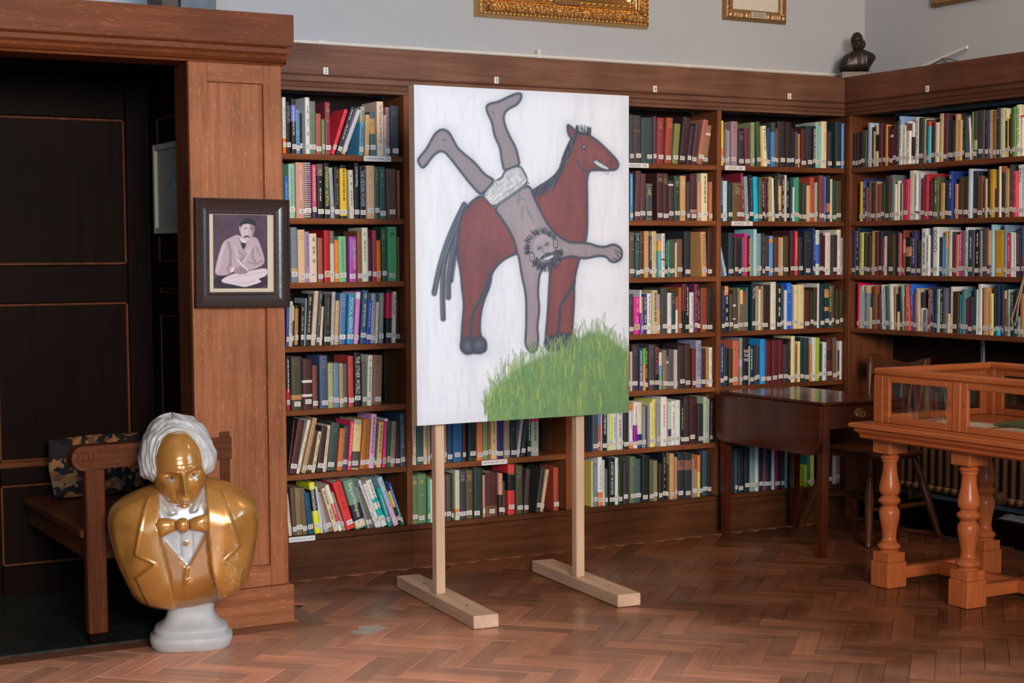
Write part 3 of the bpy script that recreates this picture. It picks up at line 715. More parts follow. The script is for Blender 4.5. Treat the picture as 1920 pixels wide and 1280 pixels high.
(4,1,50083,362,2369,0,(209,164,109),10,{'g':(237,237,193)}),
(4,1,50476,205,2042,0,(77,63,66),-11),
(4,1,50729,428,2479,0,(83,45,53),12,{'b':[(171,144,130,.17,.24)]}),
(4,1,51173,255,2029,0,(209,164,130),-13),
(4,1,51460,432,2524,0,(237,230,188),14,{'p':(58,43,45)}),
(4,1,51924,209,2072,0,(190,124,87),-15,{'g':(133,83,45)}),
(4,2,46846,319,2372,0,(96,83,67),1,{'g':(190,185,131)}),
(4,2,47204,257,2340,0,(54,97,99),2,{'b':[(39,43,67,.79,.92)],'g':(227,237,237)}),
(4,2,47470,260,2399,0,(85,54,57),3,{'g':(190,164,110)}),
(4,2,47776,276,2417,0,(214,167,106),4),
(4,2,48114,163,2159,0,(69,60,84),-5,{'p':(209,225,237)}),
(4,2,48290,303,2413,0,(214,196,152),6,{'p':(190,164,110)}),
(4,2,48654,202,1905,0,(107,187,191),-7,{'b':[(237,185,89,.72,1)]}),
(4,2,48887,202,2300,0,(237,237,237),-8,{'b':[(20,23,25,.39,.42)],'p':(77,63,67)}),
(4,2,49120,125,1930,0,(39,43,46),-9,{'p':(227,237,237)}),
(4,2,49260,125,1930,0,(58,164,131),-10),
(4,2,49401,180,1994,0,(77,83,67),-11),
(4,2,49588,172,1994,0,(77,83,67),-12),
(4,2,49777,94,2006,0,(227,225,195),-13,{'b':[(77,104,131,.9,1)]}),
(4,2,49896,359,2006,0,(131,88,59),14,{'g':(96,63,46)}),
(4,2,50343,427,2418,0,(42,49,57),15),
(4,2,51520,337,2390,-2,(224,168,110),16,{'q':(77,63,67),'T':'PSYCHOLOGY'}),
(4,2,51904,290,2447,0,(66,43,44),17),
(4,3,46846,274,2110,0,(58,65,72),1,{'g':(114,127,139)}),
(4,3,47150,342,1939,0,(233,54,146),2,{'p':(237,169,237),'n':'c'}),
(4,3,47502,99,2316,0,(237,237,237),-3,{'b':[(96,65,229,0,.48)],'n':'0'}),
(4,3,47609,114,1946,0,(190,127,49),-4),
(4,3,47732,223,2095,0,(51,60,139),-5,{'p':(227,237,237)}),
(4,3,47963,262,2129,0,(237,237,237),-6,{'p':(58,65,72)}),
(4,3,48256,372,2289,0,(201,191,152),7,{'p':(77,65,72)}),
(4,3,48643,162,2068,0,(190,148,184),-8,{'b':[(227,169,117,0,.62)]}),
(4,3,48845,421,2395,0,(68,77,72),9),
(4,3,49282,244,2133,0,(237,237,237),-10,{'p':(133,127,139)}),
(4,3,49539,268,2180,0,(39,65,72),11,{'g':(171,169,139)}),
(4,3,49815,124,1932,0,(237,237,237),-12,{'b':[(190,86,72,.63,1)],'n':'0'}),
(4,3,49948,215,2419,0,(158,97,53),-13),
(4,3,50194,214,2596,0,(120,40,55),-14,{'b':[(20,24,27,0,.45)],'n':'0'}),
(4,3,50415,278,2605,0,(20,24,27),15,{'p':(237,237,237)}),
(4,3,50701,255,2135,0,(237,237,237),-16,{'p':(77,65,72)}),
(4,3,50972,247,2585,0,(121,46,89),17,{'p':(227,107,117)}),
(4,3,51227,192,2452,0,(39,45,49),-18,{'p':(171,190,206)}),
(4,3,51435,418,2369,0,(148,69,45),19),
(4,3,51869,339,2389,0,(36,37,36),20,{'g':(96,86,72)}),
(4,4,46800,91,2029,0,(195,90,53),-1),
(4,4,46901,134,2063,0,(195,210,220),-2),
(4,4,47060,404,2422,0,(68,57,56),3,{'g':(117,111,100)}),
(4,4,47482,206,2258,0,(44,58,134),-4,{'q':(237,237,237),'T':'SPEAKING AND BEING'}),
(4,4,47698,128,2214,0,(233,175,77),-5,{'b':[(79,218,53,.63,1)]}),
(4,4,47833,173,2260,0,(79,68,53),-6,{'p':(195,197,195)}),
(4,4,48058,387,2403,0,(79,68,77),7,{'g':(137,133,124)}),
(4,4,48461,280,2392,0,(21,25,29),8,{'q':(233,111,124),'T':'EDUCATION'}),
(4,4,48772,164,1959,0,(123,178,131),-9,{'b':[(233,237,219,.65,1),(117,175,237,.4,.65)]}),
(4,4,48944,248,2080,0,(144,124,111),-10),
(4,4,49201,144,1751,0,(117,90,77),-11,{'b':[(233,237,219,.78,.84)]}),
(4,4,49367,314,2104,0,(83,87,93),12),
(4,4,49691,211,2069,0,(201,198,184),-13),
(4,4,49949,443,2289,0,(60,47,53),14),
(4,4,50440,350,2353,0,(68,49,40),15),
(4,4,50838,256,2081,0,(108,44,39),-16),
(4,4,51110,353,2527,0,(162,162,195),17,{'q':(79,68,77),'T':'THEY CALLED IT'}),
(4,4,51495,274,2033,0,(60,47,53),-18),
(4,4,51785,194,2090,0,(183,138,79),-19),
(4,4,51995,210,2122,0,(237,237,229),-20,{'p':(79,68,77)}),
(4,5,44518,367,2376,0,(68,82,98),1),
(4,5,44894,147,2256,0,(195,91,100),-2,{'b':[(98,135,237,.6,1)]}),
(4,5,45061,92,2142,0,(195,178,171),-3,{'n':'0'}),
(4,5,45166,282,2203,0,(21,26,29),4,{'p':(237,237,237)}),
(4,5,45460,147,2156,0,(175,222,237),-5),
(4,5,45616,169,2183,0,(237,237,50),-6,{'p':(195,178,18)}),
(4,5,45798,233,2207,0,(214,222,237),-7,{'p':(98,91,100)}),
(4,5,46073,374,2118,0,(210,216,212),8,{'p':(117,113,124)}),
(4,5,46455,320,2099,0,(43,44,45),9),
(4,5,46882,214,2367,0,(237,237,237),-10,{'b':[(237,135,53,.84,1),(237,135,53,0,.1)],'q':(60,69,53),'T':'Moral Development'}),
(4,5,47118,245,2444,0,(237,237,237),11,{'b':[(156,26,171,.13,.5)],'p':(137,135,148)}),
(4,5,47376,289,2412,0,(232,221,198),12,{'b':[(40,48,124,0,.3)]}),
(4,5,47700,208,2182,0,(137,157,148),-13),
(4,5,47916,78,2192,0,(79,48,124),-14,{'n':'0'}),
(4,5,48133,178,2377,0,(237,237,176),-15,{'p':(117,113,100)}),
(4,5,48320,214,2529,0,(233,222,102),-16,{'p':(175,157,124)}),
(4,5,48546,218,2192,0,(153,158,162),-17),
(4,5,48830,395,2620,0,(237,237,237),18,{'p':(156,91,124)}),
(4,5,49247,110,2396,0,(214,157,124),-19),
(4,5,49366,190,2315,0,(189,236,229),-20,{'b':[(40,48,124,.1,.38)],'p':(60,113,100)}),
(4,5,49569,239,2377,0,(237,237,237),-21,{'p':(175,91,77)}),
(4,5,49821,297,2399,0,(225,236,227),22),
(4,5,50145,187,2386,0,(21,26,29),-23,{'p':(237,222,148)}),
(4,5,50340,370,2500,0,(60,48,53),24),
(4,5,50724,502,2514,0,(62,31,33),25,{'g':(98,69,53)}),
(4,5,51263,383,2105,0,(40,48,53),26),
(4,5,51655,272,2475,0,(176,202,173),27),
(4,5,51936,95,2374,0,(195,178,171),-28,{'n':'0'}),
(4,5,52040,191,2366,0,(21,26,29),-29,{'p':(195,200,171)}),
(4,6,44504,109,2377,0,(231,214,110),-1,{'p':(200,97,83)}),
(4,6,44621,226,2223,0,(101,140,169),-2,{'p':(180,189,185)}),
(4,6,44931,269,2574,0,(237,237,237),3,{'b':[(237,120,58,0,.28)],'p':(160,166,160)}),
(4,6,45208,126,2400,0,(200,212,211),-4,{'p':(121,120,134)}),
(4,6,45343,177,1925,0,(88,97,83),-5),
(4,6,45541,394,2458,0,(22,28,32),6,{'q':(237,237,237),'T':'A HISTORY OF SOLITUDE'}),
(4,6,45944,221,2473,0,(212,229,217),-7),
(4,6,46177,234,2170,0,(42,51,32),-8),
(4,6,46433,278,2169,0,(61,51,58),9),
(4,6,46883,366,2459,0,(101,115,94),10),
(4,6,47270,337,2308,0,(64,96,101),11),
(4,6,47637,490,2477,0,(30,32,37),12),
(4,6,48136,253,2216,0,(94,98,73),-13),
(4,6,48398,262,2144,0,(144,135,103),-14),
(4,6,48682,219,1998,0,(42,51,32),-15),
(4,6,48923,277,2526,0,(22,28,32),16,{'p':(160,166,160)}),
(4,6,49209,132,1892,0,(61,51,32),-17),
(4,6,49452,279,2455,0,(206,168,115),18),
(4,6,49740,146,2258,0,(200,143,109),-19),
(4,6,49930,454,2455,0,(42,51,58),20,{'b':[(140,97,83,.62,.84)]}),
(4,6,50429,448,2422,0,(42,51,58),21,{'b':[(140,97,83,.62,.84)]}),
(4,6,50886,139,2108,0,(160,143,134),-22),
(4,6,51035,180,1506,0,(180,143,109),-23),
(4,6,51228,153,2251,0,(237,143,83),-24,{'b':[(237,212,109,0,.6)]}),
(4,6,51418,195,2440,0,(42,51,58),-25),
(4,6,51622,318,2460,0,(51,84,97),26),
(4,6,51962,228,2181,0,(42,28,32),-27),
(5,0,52721,136,2373,0,(237,237,85),-1,{'b':[(237,143,85,.1,.38)]}),
(5,0,52870,122,1908,0,(140,97,59),-2),
(5,0,53006,113,1930,0,(140,143,137),-3),
(5,0,53129,159,1863,0,(160,166,189),-4),
(5,0,53424,434,2367,0,(168,134,145),5),
(5,0,53881,367,1890,0,(61,51,59),6,{'g':(140,143,137)}),
(5,0,54363,337,2026,-2,(109,47,64),7),
(5,0,54709,255,2354,0,(147,157,113),-8),
(5,0,55173,270,2400,-2,(53,92,74),9),
(5,0,55452,131,2173,-2,(237,189,85),-10,{'n':'0'}),
(5,0,55592,243,2194,-3,(237,237,210),-11,{'q':(61,51,59),'T':'& FALLACIES'}),
(5,0,55849,211,2117,0,(42,74,111),-12),
(5,0,56084,306,2403,0,(75,134,186),13,{'b':[(61,74,59,.78,1)]}),
(5,0,56413,179,2069,0,(101,74,59),-14),
(5,0,56602,521,2480,0,(51,43,47),15),
(5,0,57170,395,2461,0,(44,33,38),16),
(5,0,57575,167,2100,0,(42,28,33),-17),
(5,0,57766,192,1958,0,(81,74,85),-18),
(5,0,57967,120,1833,0,(200,143,85),-19),
(5,0,58245,337,2132,0,(88,40,44),20),
(5,0,58607,426,2306,0,(42,51,59),21),
(5,0,59042,209,2298,0,(22,28,33),-22,{'q':(237,237,237),'T':'EXPLORING ETHICS'}),
(5,0,59261,234,2512,0,(164,199,184),-23),
(5,0,59504,146,2313,0,(122,214,230),-24),
(5,0,59675,377,2585,0,(236,222,178),25,{'p':(200,166,137)}),
(5,0,60066,295,2033,0,(61,51,59),-26),
(5,0,60632,445,2601,0,(35,56,59),27),
(5,0,61087,189,2518,0,(107,149,235),-28,{'p':(160,212,237)}),
(5,1,52713,159,2360,0,(22,51,111),-1,{'p':(160,212,237)}),
(5,1,52917,273,2146,0,(191,229,237),-2),
(5,1,53236,274,2043,0,(42,51,59),-3),
(5,1,53555,597,2069,0,(107,86,56),4,{'g':(200,189,137)}),
(5,1,54175,184,2603,-2,(144,40,65),-5,{'p':(219,189,189)}),
(5,1,54383,231,2405,-3,(146,170,181),-6),
(5,1,54660,278,2502,-2,(22,28,33),7,{'p':(140,143,137)}),
(5,1,54962,293,2404,-2,(18,192,237),8),
(5,1,55269,229,2316,0,(81,97,85),-9),
(5,1,55521,178,2335,-2,(22,28,33),-10,{'p':(237,237,237)}),
(5,1,55708,127,2349,0,(128,33,59),-11),
(5,1,55844,113,2325,0,(61,51,59),-12,{'p':(200,212,215)}),
(5,1,55966,212,2421,0,(188,168,108),-13),
(5,1,56225,132,2348,-2,(237,237,227),-14),
(5,1,56367,180,2502,0,(42,51,33),-15),
(5,1,56556,109,2620,0,(61,51,59),-16,{'p':(237,237,237)}),
(5,1,56674,204,2582,0,(81,74,59),-17,{'b':[(237,189,137,.23,.75)]}),
(5,1,56887,157,2493,0,(42,28,33),-18,{'p':(237,237,237)}),
(5,1,57054,119,2533,0,(225,222,203),-19),
(5,1,57196,238,2406,0,(22,28,33),-20,{'p':(200,212,215)}),
(5,1,57449,143,2410,0,(42,74,85),-21),
(5,1,57602,110,1872,0,(237,237,237),-22),
(5,1,57722,182,2341,0,(64,170,157),-23),
(5,1,57914,183,2438,0,(70,170,117),-24),
(5,1,58106,207,2124,0,(42,51,33),-25),
(5,1,58323,299,2128,0,(61,65,56),26),
(5,1,58637,242,1983,0,(225,189,142),-27),
(5,1,58903,282,2438,0,(197,81,71),28),
(5,1,59195,185,2160,0,(168,185,157),-29),
(5,1,59512,382,2563,0,(131,69,68),30),
(5,1,59904,162,2493,0,(64,122,237),-31),
(5,1,60085,226,2573,0,(42,51,33),-32,{'b':[(200,120,59,.2,.4)]}),
(5,1,60322,197,2369,0,(231,233,215),-33,{'p':(160,166,163)}),
(5,1,60544,223,2278,0,(42,74,59),-34),
(5,1,60791,397,2284,0,(77,74,47),35),
(5,2,53010,168,1601,-14,(162,200,237),-1,{'p':(101,166,215)}),
(5,2,53298,334,2348,0,(51,62,68),2),
(5,2,53641,230,2121,0,(61,51,59),-3),
(5,2,53894,175,1882,0,(22,28,33),-4),
(5,2,54078,106,1901,0,(61,51,59),-5),
(5,2,54194,129,2103,0,(140,97,85),-6),
(5,2,54332,208,2305,0,(225,48,145),-7),
(5,2,54550,144,2177,0,(22,28,33),-8,{'p':(237,237,237)}),
(5,2,54703,139,2085,0,(219,166,85),-9,{'n':'0'}),
(5,2,55006,210,2546,0,(164,229,237),-10),
(5,2,55225,295,2307,0,(146,159,166),11),
(5,2,55543,150,2326,0,(35,73,87),-12,{'p':(101,143,189)}),
(5,2,55707,296,2204,0,(81,51,59),13),
(5,2,56037,283,2178,0,(88,170,235),14,{'b':[(237,166,59,.82,.92)]}),
(5,2,56391,299,2085,0,(97,51,47),15),
(5,2,56699,143,2104,0,(200,166,111),-16),
(5,2,56865,133,2085,0,(219,189,163),-17),
(5,2,57032,382,2167,0,(74,69,38),18),
(5,2,57534,326,2479,0,(79,37,47),19),
(5,2,57870,202,2442,0,(234,70,71),-20,{'p':(237,189,189)}),
(5,2,58111,290,2123,0,(42,51,59),-21),
(5,2,58497,510,2444,0,(37,46,55),22,{'g':(81,97,111)}),
(5,2,59056,137,2614,0,(45,61,120),-23),
(5,2,59202,112,2464,0,(22,28,33),-24,{'p':(237,237,237)}),
(5,2,59324,235,2502,0,(200,235,237),-25,{'b':[(61,120,237,.25,.68)]}),
(5,2,59569,285,2351,0,(81,28,33),26),
(5,2,59863,138,2200,0,(61,28,33),-27),
(5,2,60011,395,2371,0,(234,220,215),28,{'p':(200,189,189)}),
(5,2,60430,436,2238,0,(61,51,59),29),
(5,2,60876,289,2525,0,(237,237,215),30,{'p':(180,166,163)}),
(5,2,61175,150,2067,0,(160,166,189),-31),
(5,3,52789,196,2437,0,(24,55,64),-1,{'p':(86,128,175)}),
(5,3,52994,274,2433,0,(24,30,64),2,{'b':[(237,152,92,.8,1)],'p':(237,237,237)}),
(5,3,53360,220,1987,0,(86,79,64),-3),
(5,3,53590,175,2204,0,(86,79,64),-4,{'b':[(237,237,237,.6,.65),(237,237,237,.28,.31)]}),
(5,3,53774,129,2165,0,(86,55,64),-5),
(5,3,53912,199,2310,0,(133,135,87),-6,{'p':(210,226,202)}),
(5,3,54120,153,2215,0,(237,226,147),-7,{'b':[(107,104,92,0,.65)]}),
(5,3,54282,223,2138,0,(135,89,74),-8,{'b':[(169,55,64,.73,1)]}),
(5,3,54514,116,2338,0,(57,121,113),-9),
(5,3,54816,257,2481,0,(24,55,64),10,{'q':(237,237,237),'T':'My Way'}),
(5,3,55087,211,2422,0,(177,148,139),-11),
(5,3,55307,155,2215,0,(237,236,194),-12),
(5,3,55471,141,2417,0,(169,152,119),-13),
(5,3,55659,519,2468,0,(54,38,41),14),
(5,3,56202,356,2620,0,(237,237,214),15,{'p':(210,201,175)}),
(5,3,56581,324,2493,0,(24,30,36),16,{'p':(237,237,237)}),
(5,3,56915,191,2490,0,(45,79,92),-17),
(5,3,57130,158,2149,0,(237,237,237),-18,{'n':'0'}),
(5,3,57297,326,2559,0,(25,112,237),19,{'g':(169,226,237)}),
(5,3,57633,111,2349,0,(148,152,175),-20),
(5,3,57753,338,2432,0,(237,227,168),21,{'g':(190,177,147)}),
(5,3,58115,387,2434,0,(237,221,165),22,{'g':(190,177,147)}),
(5,3,58527,428,2125,0,(93,43,48),23),
(5,3,58965,234,2044,0,(45,55,36),-24),
(5,3,59209,260,2267,0,(65,55,36),-25),
(5,3,59478,123,2493,0,(237,237,237),-26,{'n':'0'}),
(5,3,59626,295,2451,0,(24,55,64),27),
(5,3,59970,296,2485,0,(24,55,64),28,{'b':[(210,152,92,.68,.87),(210,152,92,.38,.47)]}),
(5,3,60291,198,2462,0,(45,79,64),-29,{'q':(231,226,119),'T':'ETHICAL QUESTIONS'}),
(5,3,60514,199,2382,0,(86,79,64),-30),
(5,3,60738,249,2138,0,(65,55,36),-31),
(5,3,61037,300,2125,0,(65,55,36),-32),
(5,4,52758,229,2307,0,(39,53,117),-1,{'p':(195,233,237)}),
(5,4,53010,252,2095,0,(46,57,67),-2),
(5,4,53285,276,1993,0,(67,57,38),-3),
(5,4,53630,393,2424,0,(214,113,84),4),
(5,4,54046,185,2581,0,(152,158,153),-5,{'b':[(195,183,210,.4,.55)]}),
(5,4,54254,405,2590,0,(25,32,38),6,{'q':(237,237,237),'H':'READ|THE|MIND'}),
(5,4,54673,47,2099,0,(237,237,237),-7,{'n':'0'}),
(5,4,54734,234,2132,0,(25,57,67),-8,{'p':(237,237,237)}),
(5,4,54977,164,2087,0,(25,57,67),-9),
(5,4,55164,258,2117,0,(67,57,67),-10),
(5,4,55493,354,2460,0,(36,158,237),11),
(5,4,55870,369,2355,0,(99,33,40),12),
(5,4,56249,419,2380,0,(99,33,40),13),
(5,4,56677,334,2387,0,(99,33,40),14),
(5,4,57036,336,2131,0,(67,57,67),15),
(5,4,57396,183,2424,0,(46,32,38),-16,{'p':(152,132,124)}),
(5,4,57588,256,2568,0,(237,237,171),17,{'p':(195,183,153)}),
(5,4,57853,169,2069,0,(152,107,95),-18),
(5,4,58047,170,2260,0,(237,233,153),-19),
(5,4,58241,267,2435,0,(25,57,67),20),
(5,4,58532,366,2425,0,(46,57,67),21),
(5,4,58947,161,2072,0,(216,158,95),-22),
(5,4,59118,284,2446,0,(224,237,237),23),
(5,4,59412,187,2420,0,(179,211,43),-24),
(5,4,59609,271,2087,0,(67,57,67),-25),
(5,4,59905,262,2155,0,(214,237,237),-26,{'p':(131,132,153)}),
(5,4,60177,347,2356,0,(96,45,50),27,{'b':[(46,32,38,.48,.72)]}),
(5,4,60574,274,2403,0,(110,82,67),28),
(5,4,60873,90,2050,0,(174,158,153),-29),
(5,4,60973,140,1660,0,(46,57,67),-30),
(5,4,61123,175,2175,0,(237,237,237),-31,{'n':'0'}),
(5,4,61323,100,2112,0,(110,57,67),-32),
(5,5,52716,182,2509,0,(57,73,88),-1),
(5,5,52909,160,2501,0,(82,73,88),-2),
(5,6,53735,173,2428,0,(62,76,90),-1),
(5,6,53966,348,2454,0,(35,44,53),2),
(5,6,54459,350,2423,0,(35,44,53),3),
(5,6,54838,293,2494,0,(142,172,164),4),
(5,6,55190,176,2620,0,(237,237,237),-5,{'n':'c'}),
(5,6,55377,253,2414,0,(35,44,53),-6),
(5,6,55660,266,2349,0,(115,76,90),7),
(5,6,55955,326,2328,0,(35,44,53),8),
(5,6,56341,131,2498,0,(237,237,237),-9,{'n':'0'}),
(5,6,56489,179,2440,0,(150,50,86),-10),
(5,6,56698,239,2236,0,(62,44,53),-11),
(5,6,56997,240,2216,0,(62,44,53),-12),
(5,6,57356,48,2437,0,(195,236,237),-13,{'n':'0'}),
(5,6,57417,452,2278,0,(35,44,53),14),
(5,6,57899,91,2163,0,(169,76,90),-15,{'n':'0'}),
(5,6,58627,122,1206,0,(200,223,51),-16),
(5,6,58779,244,1718,0,(62,140,127),-17),
(5,6,59054,276,1843,0,(237,236,90),-18),
(5,6,60348,280,2000,0,(35,44,53),-19),
(5,6,60690,206,1835,0,(222,204,200),-20),
(5,6,60908,375,1864,0,(169,140,127),21),
(6,0,529,182,1943,0,(42,28,34),-1),
(6,0,719,189,1930,0,(42,28,34),-2),
(6,0,916,196,1917,0,(42,28,34),-3),
(6,0,1171,409,2051,0,(61,66,54),4,{'g':(121,120,113)}),
(6,0,1677,205,2416,0,(181,214,237),-5,{'p':(121,189,237)}),
(6,0,1889,96,2300,0,(237,237,237),-6),
(6,0,2005,96,2162,0,(42,51,61),-7),
(6,0,2120,191,1915,0,(216,192,148),-8),
(6,0,2319,259,2290,0,(234,219,176),-9,{'b':[(42,28,34,.36,.76)]}),
(6,0,2617,257,2334,0,(83,37,48),-10,{'g':(140,120,140)}),
(6,0,2882,200,2097,0,(81,28,34),-11),
(6,0,3109,169,2216,0,(237,146,58),-12),
(6,0,3297,104,2123,0,(61,51,34),-13),
(6,0,3409,243,1955,0,(81,28,34),-14,{'b':[(237,237,237,.78,.84)]}),
(6,0,3670,260,2232,0,(90,32,58),-15),
(6,0,3967,185,2355,0,(61,74,61),-16),
(6,0,4171,249,2580,0,(212,222,232),-17,{'b':[(160,189,237,.82,1)],'q':(61,51,61),'T':'IRIS MURDOCH'}),
(6,0,4428,311,2087,0,(234,235,207),-18,{'p':(160,166,166)}),
(6,0,4757,291,2268,0,(237,237,235),-19,{'b':[(101,28,34,.78,.95)],'p':(160,166,166)}),
(6,0,5066,199,2198,0,(237,237,237),-20,{'b':[(42,28,34,.1,.65)]}),
(6,0,5319,269,2455,0,(234,237,237),21,{'q':(121,51,61),'T':'WHY BE MORAL?'}),
(6,0,5606,350,2405,0,(57,65,45),22),
(6,0,5999,258,2317,0,(237,237,215),-23,{'p':(160,166,140)}),
(6,0,6264,71,2266,0,(61,74,61),-24),
(6,0,6353,194,2155,0,(75,199,225),-25,{'b':[(237,74,61,.88,1)]}),
(6,0,6564,263,2100,0,(74,37,45),-26),
(6,0,6844,303,2066,0,(237,237,219),-27,{'p':(200,189,166)}),
(6,0,7171,253,2494,0,(206,184,129),-28),
(6,0,7442,305,2485,0,(88,46,61),29,{'g':(140,97,113)}),
(6,0,7765,260,2101,0,(42,51,61),-30),
(6,0,8033,170,2098,0,(22,28,34),-31),
(6,0,8210,70,2011,0,(61,51,34),-32),
(6,0,8288,239,2396,0,(212,170,115),-33),
(6,0,8535,221,2072,0,(212,170,115),-34),
(6,0,8791,132,2425,0,(22,28,34),-35,{'p':(160,166,166)}),
(6,0,8931,400,2265,0,(82,93,106),36),
(6,0,9366,78,2142,-4,(237,237,237),-37,{'n':'0'}),
(6,0,9452,130,2425,0,(151,162,106),-38),
(6,0,9590,258,2434,0,(61,74,61),39,{'b':[(160,189,140,.2,.4)]}),
(6,0,9882,443,2455,0,(65,62,58),40),
(6,0,10376,220,2410,-1,(39,56,98),-41,{'g':(160,166,166)}),
(6,0,10629,328,2410,-1,(216,170,123),42,{'g':(121,120,113)}),
(6,0,10965,167,2379,-1,(121,97,61),-43),
(6,0,11165,199,2486,-1,(42,51,61),-44,{'g':(200,166,140)}),
(6,0,11381,314,2438,-1,(206,206,173),45),
(6,0,11711,181,2369,-1,(237,233,182),-46,{'b':[(42,51,61,.12,.76)]}),
(6,0,11908,74,1964,-1,(237,212,61),-47),
(6,0,11990,90,1883,-1,(22,28,34),-48),
(6,0,12088,114,2145,-1,(101,51,61),-49),
(6,0,12219,179,2451,-1,(88,170,89),-50),
(6,0,12413,275,2529,-1,(237,237,194),51,{'q':(81,74,87),'T':'BERTRAND RUSSELL'}),
(6,0,12704,193,1996,-1,(237,235,219),-52,{'b':[(219,51,61,.95,1)]}),
(6,1,1020,255,2187,0,(237,207,73),-1,{'p':(219,166,34)}),
(6,1,1294,234,2322,0,(35,65,145),-2,{'p':(237,237,237)}),
(6,1,1548,194,1864,0,(128,84,58),-3),
(6,1,1800,155,2197,0,(101,97,87),-4,{'b':[(140,74,87,0,.7)]}),
(6,1,1974,346,2081,0,(79,48,51),5),
(6,1,2340,172,2148,0,(200,166,113),-6),
(6,1,2531,305,2007,0,(144,73,58),-7),
(6,1,2855,265,2047,0,(42,74,61),-8),
(6,1,3158,357,2422,0,(61,51,34),9),
(6,1,3571,290,2444,0,(116,124,129),10,{'p':(61,51,61)}),
(6,1,3869,178,1931,0,(237,237,237),-11),
(6,1,4055,203,2116,0,(237,233,207),-12),
(6,1,4277,92,1993,0,(42,74,61),-13),
(6,1,4387,110,1976,0,(160,166,140),-14),
(6,1,4516,402,2182,0,(206,43,92),15,{'p':(81,74,166)}),
(6,1,4955,409,2620,0,(237,233,207),16,{'p':(237,166,140)}),
(6,1,5372,234,2454,0,(225,233,237),-17,{'b':[(42,28,34,.13,.18)],'p':(121,120,140)}),
(6,1,5678,189,2441,0,(224,233,237),-18),
(6,1,5875,321,2177,0,(121,40,64),19,{'g':(180,120,140)}),
(6,1,6231,195,2391,0,(197,51,67),-20),
(6,1,6443,299,2028,0,(81,51,61),-21),
(6,1,6830,349,2211,0,(88,97,67),22,{'p':(219,235,166),'g':(219,235,166)}),
(6,1,7323,294,1870,0,(197,155,98),-23),
(6,1,7634,274,1982,0,(22,51,61),-24),
(6,1,7916,250,2453,0,(37,69,151),-25,{'p':(237,237,237)}),
(6,1,8302,204,1784,0,(200,143,113),-26),
(6,1,8556,371,2114,0,(90,59,48),27),
(6,1,8961,301,2147,0,(61,51,34),28),
(6,1,9278,233,2512,0,(197,216,237),-29),
(6,1,9577,297,2387,0,(42,51,61),30),
(6,1,9923,377,2115,0,(109,67,51),31),
(6,1,10349,90,1825,-1,(61,51,34),-32),
(6,1,10446,114,1965,-1,(219,189,166),-33),
(6,1,10576,162,2439,-1,(42,51,34),-34),
(6,1,10754,282,2414,-1,(197,157,51),35),
(6,1,11044,256,1432,-1,(97,48,48),-36),
(6,1,11364,135,2533,-1,(237,237,207),-37,{'p':(140,143,113)}),
(6,1,11507,222,2535,-1,(42,51,61),-38,{'b':[(180,97,61,.87,1)]}),
(6,1,11761,252,2403,-1,(194,146,101),39),
(6,1,12044,243,2579,-1,(61,74,61),40,{'p':(121,143,140)}),
(6,1,12295,265,2259,-1,(237,70,95),41,{'p':(81,28,34)}),
(6,1,12575,332,2549,-1,(237,237,237),42,{'q':(101,97,113),'T':'Ethics'}),
(6,1,12916,114,2493,-1,(237,237,237),-43,{'p':(140,166,193)}),
(6,2,530,298,2464,0,(53,54,89),1),
(6,2,847,237,2620,0,(27,51,70),-2,{'p':(237,237,237)}),
(6,2,1104,334,2349,0,(237,229,120),3,{'p':(121,120,113)}),
(6,2,1457,273,2332,0,(61,74,61),-4),
(6,2,1749,272,2196,0,(61,51,34),-5),
(6,2,2098,300,2415,0,(212,170,110),6),
(6,2,2406,241,2384,0,(88,40,48),-7),
(6,2,2655,248,2420,0,(42,51,61),-8),
(6,2,2960,87,2025,0,(216,47,58),-9),
(6,2,3055,284,2127,0,(237,222,219),-10),
(6,2,3357,562,2239,0,(61,52,31),11,{'g':(101,97,87)}),
(6,2,4106,93,2323,0,(81,97,87),-12),
(6,2,4217,214,2269,0,(206,105,145),-13),
(6,2,4439,92,2241,0,(160,28,34),-14),
(6,2,4549,157,2432,0,(132,70,51),-15,{'b':[(200,143,113,.5,.8)]}),
(6,2,4715,438,2055,0,(22,28,34),16,{'b':[(200,143,113,.5,.75)]}),
(6,2,5171,344,2383,0,(67,54,104),17,{'p':(180,212,237)}),
(6,2,5606,287,1894,0,(42,51,34),-18,{'g':(140,143,87)}),
(6,2,5947,402,2497,0,(231,237,237),19,{'p':(81,74,87)}),
(6,2,6357,213,2139,0,(237,237,237),-20,{'p':(101,97,87)}),
(6,2,6605,176,2539,0,(61,74,113),-21),
(6,2,6799,420,2559,0,(231,237,237),22,{'q':(61,74,87),'T':'GOOD'}),
(6,2,7241,243,2028,0,(70,65,36),-23),
(6,2,7502,87,2051,0,(42,143,237),-24),
(6,2,7605,190,2323,0,(160,166,140),-25,{'b':[(219,166,87,.65,1)]}),
(6,2,7864,257,2381,0,(225,222,225),-26),
(6,2,8139,205,2291,0,(61,74,61),-27),
(6,2,8361,145,2152,0,(206,48,64),-28),
(6,2,8514,145,2138,0,(219,212,193),-29),
(6,2,8667,195,2308,0,(216,59,89),-30,{'p':(237,237,237)}),
(6,2,8869,168,2354,0,(109,84,120),-31),
(6,2,9054,251,2510,0,(216,233,237),32,{'p':(81,97,87)}),
(6,2,9339,415,2370,0,(63,70,82),33,{'p':(237,237,237)}),
(6,2,9788,297,2388,0,(22,28,34),34,{'p':(237,237,237)}),
(6,2,10134,197,2334,-1,(188,176,169),-35),
(6,2,10346,326,2449,-1,(81,74,87),36),
(6,2,10705,218,2325,-1,(219,166,113),-37,{'b':[(101,74,87,0,.25)]}),
(6,2,10931,161,2611,-1,(162,216,237),-38),
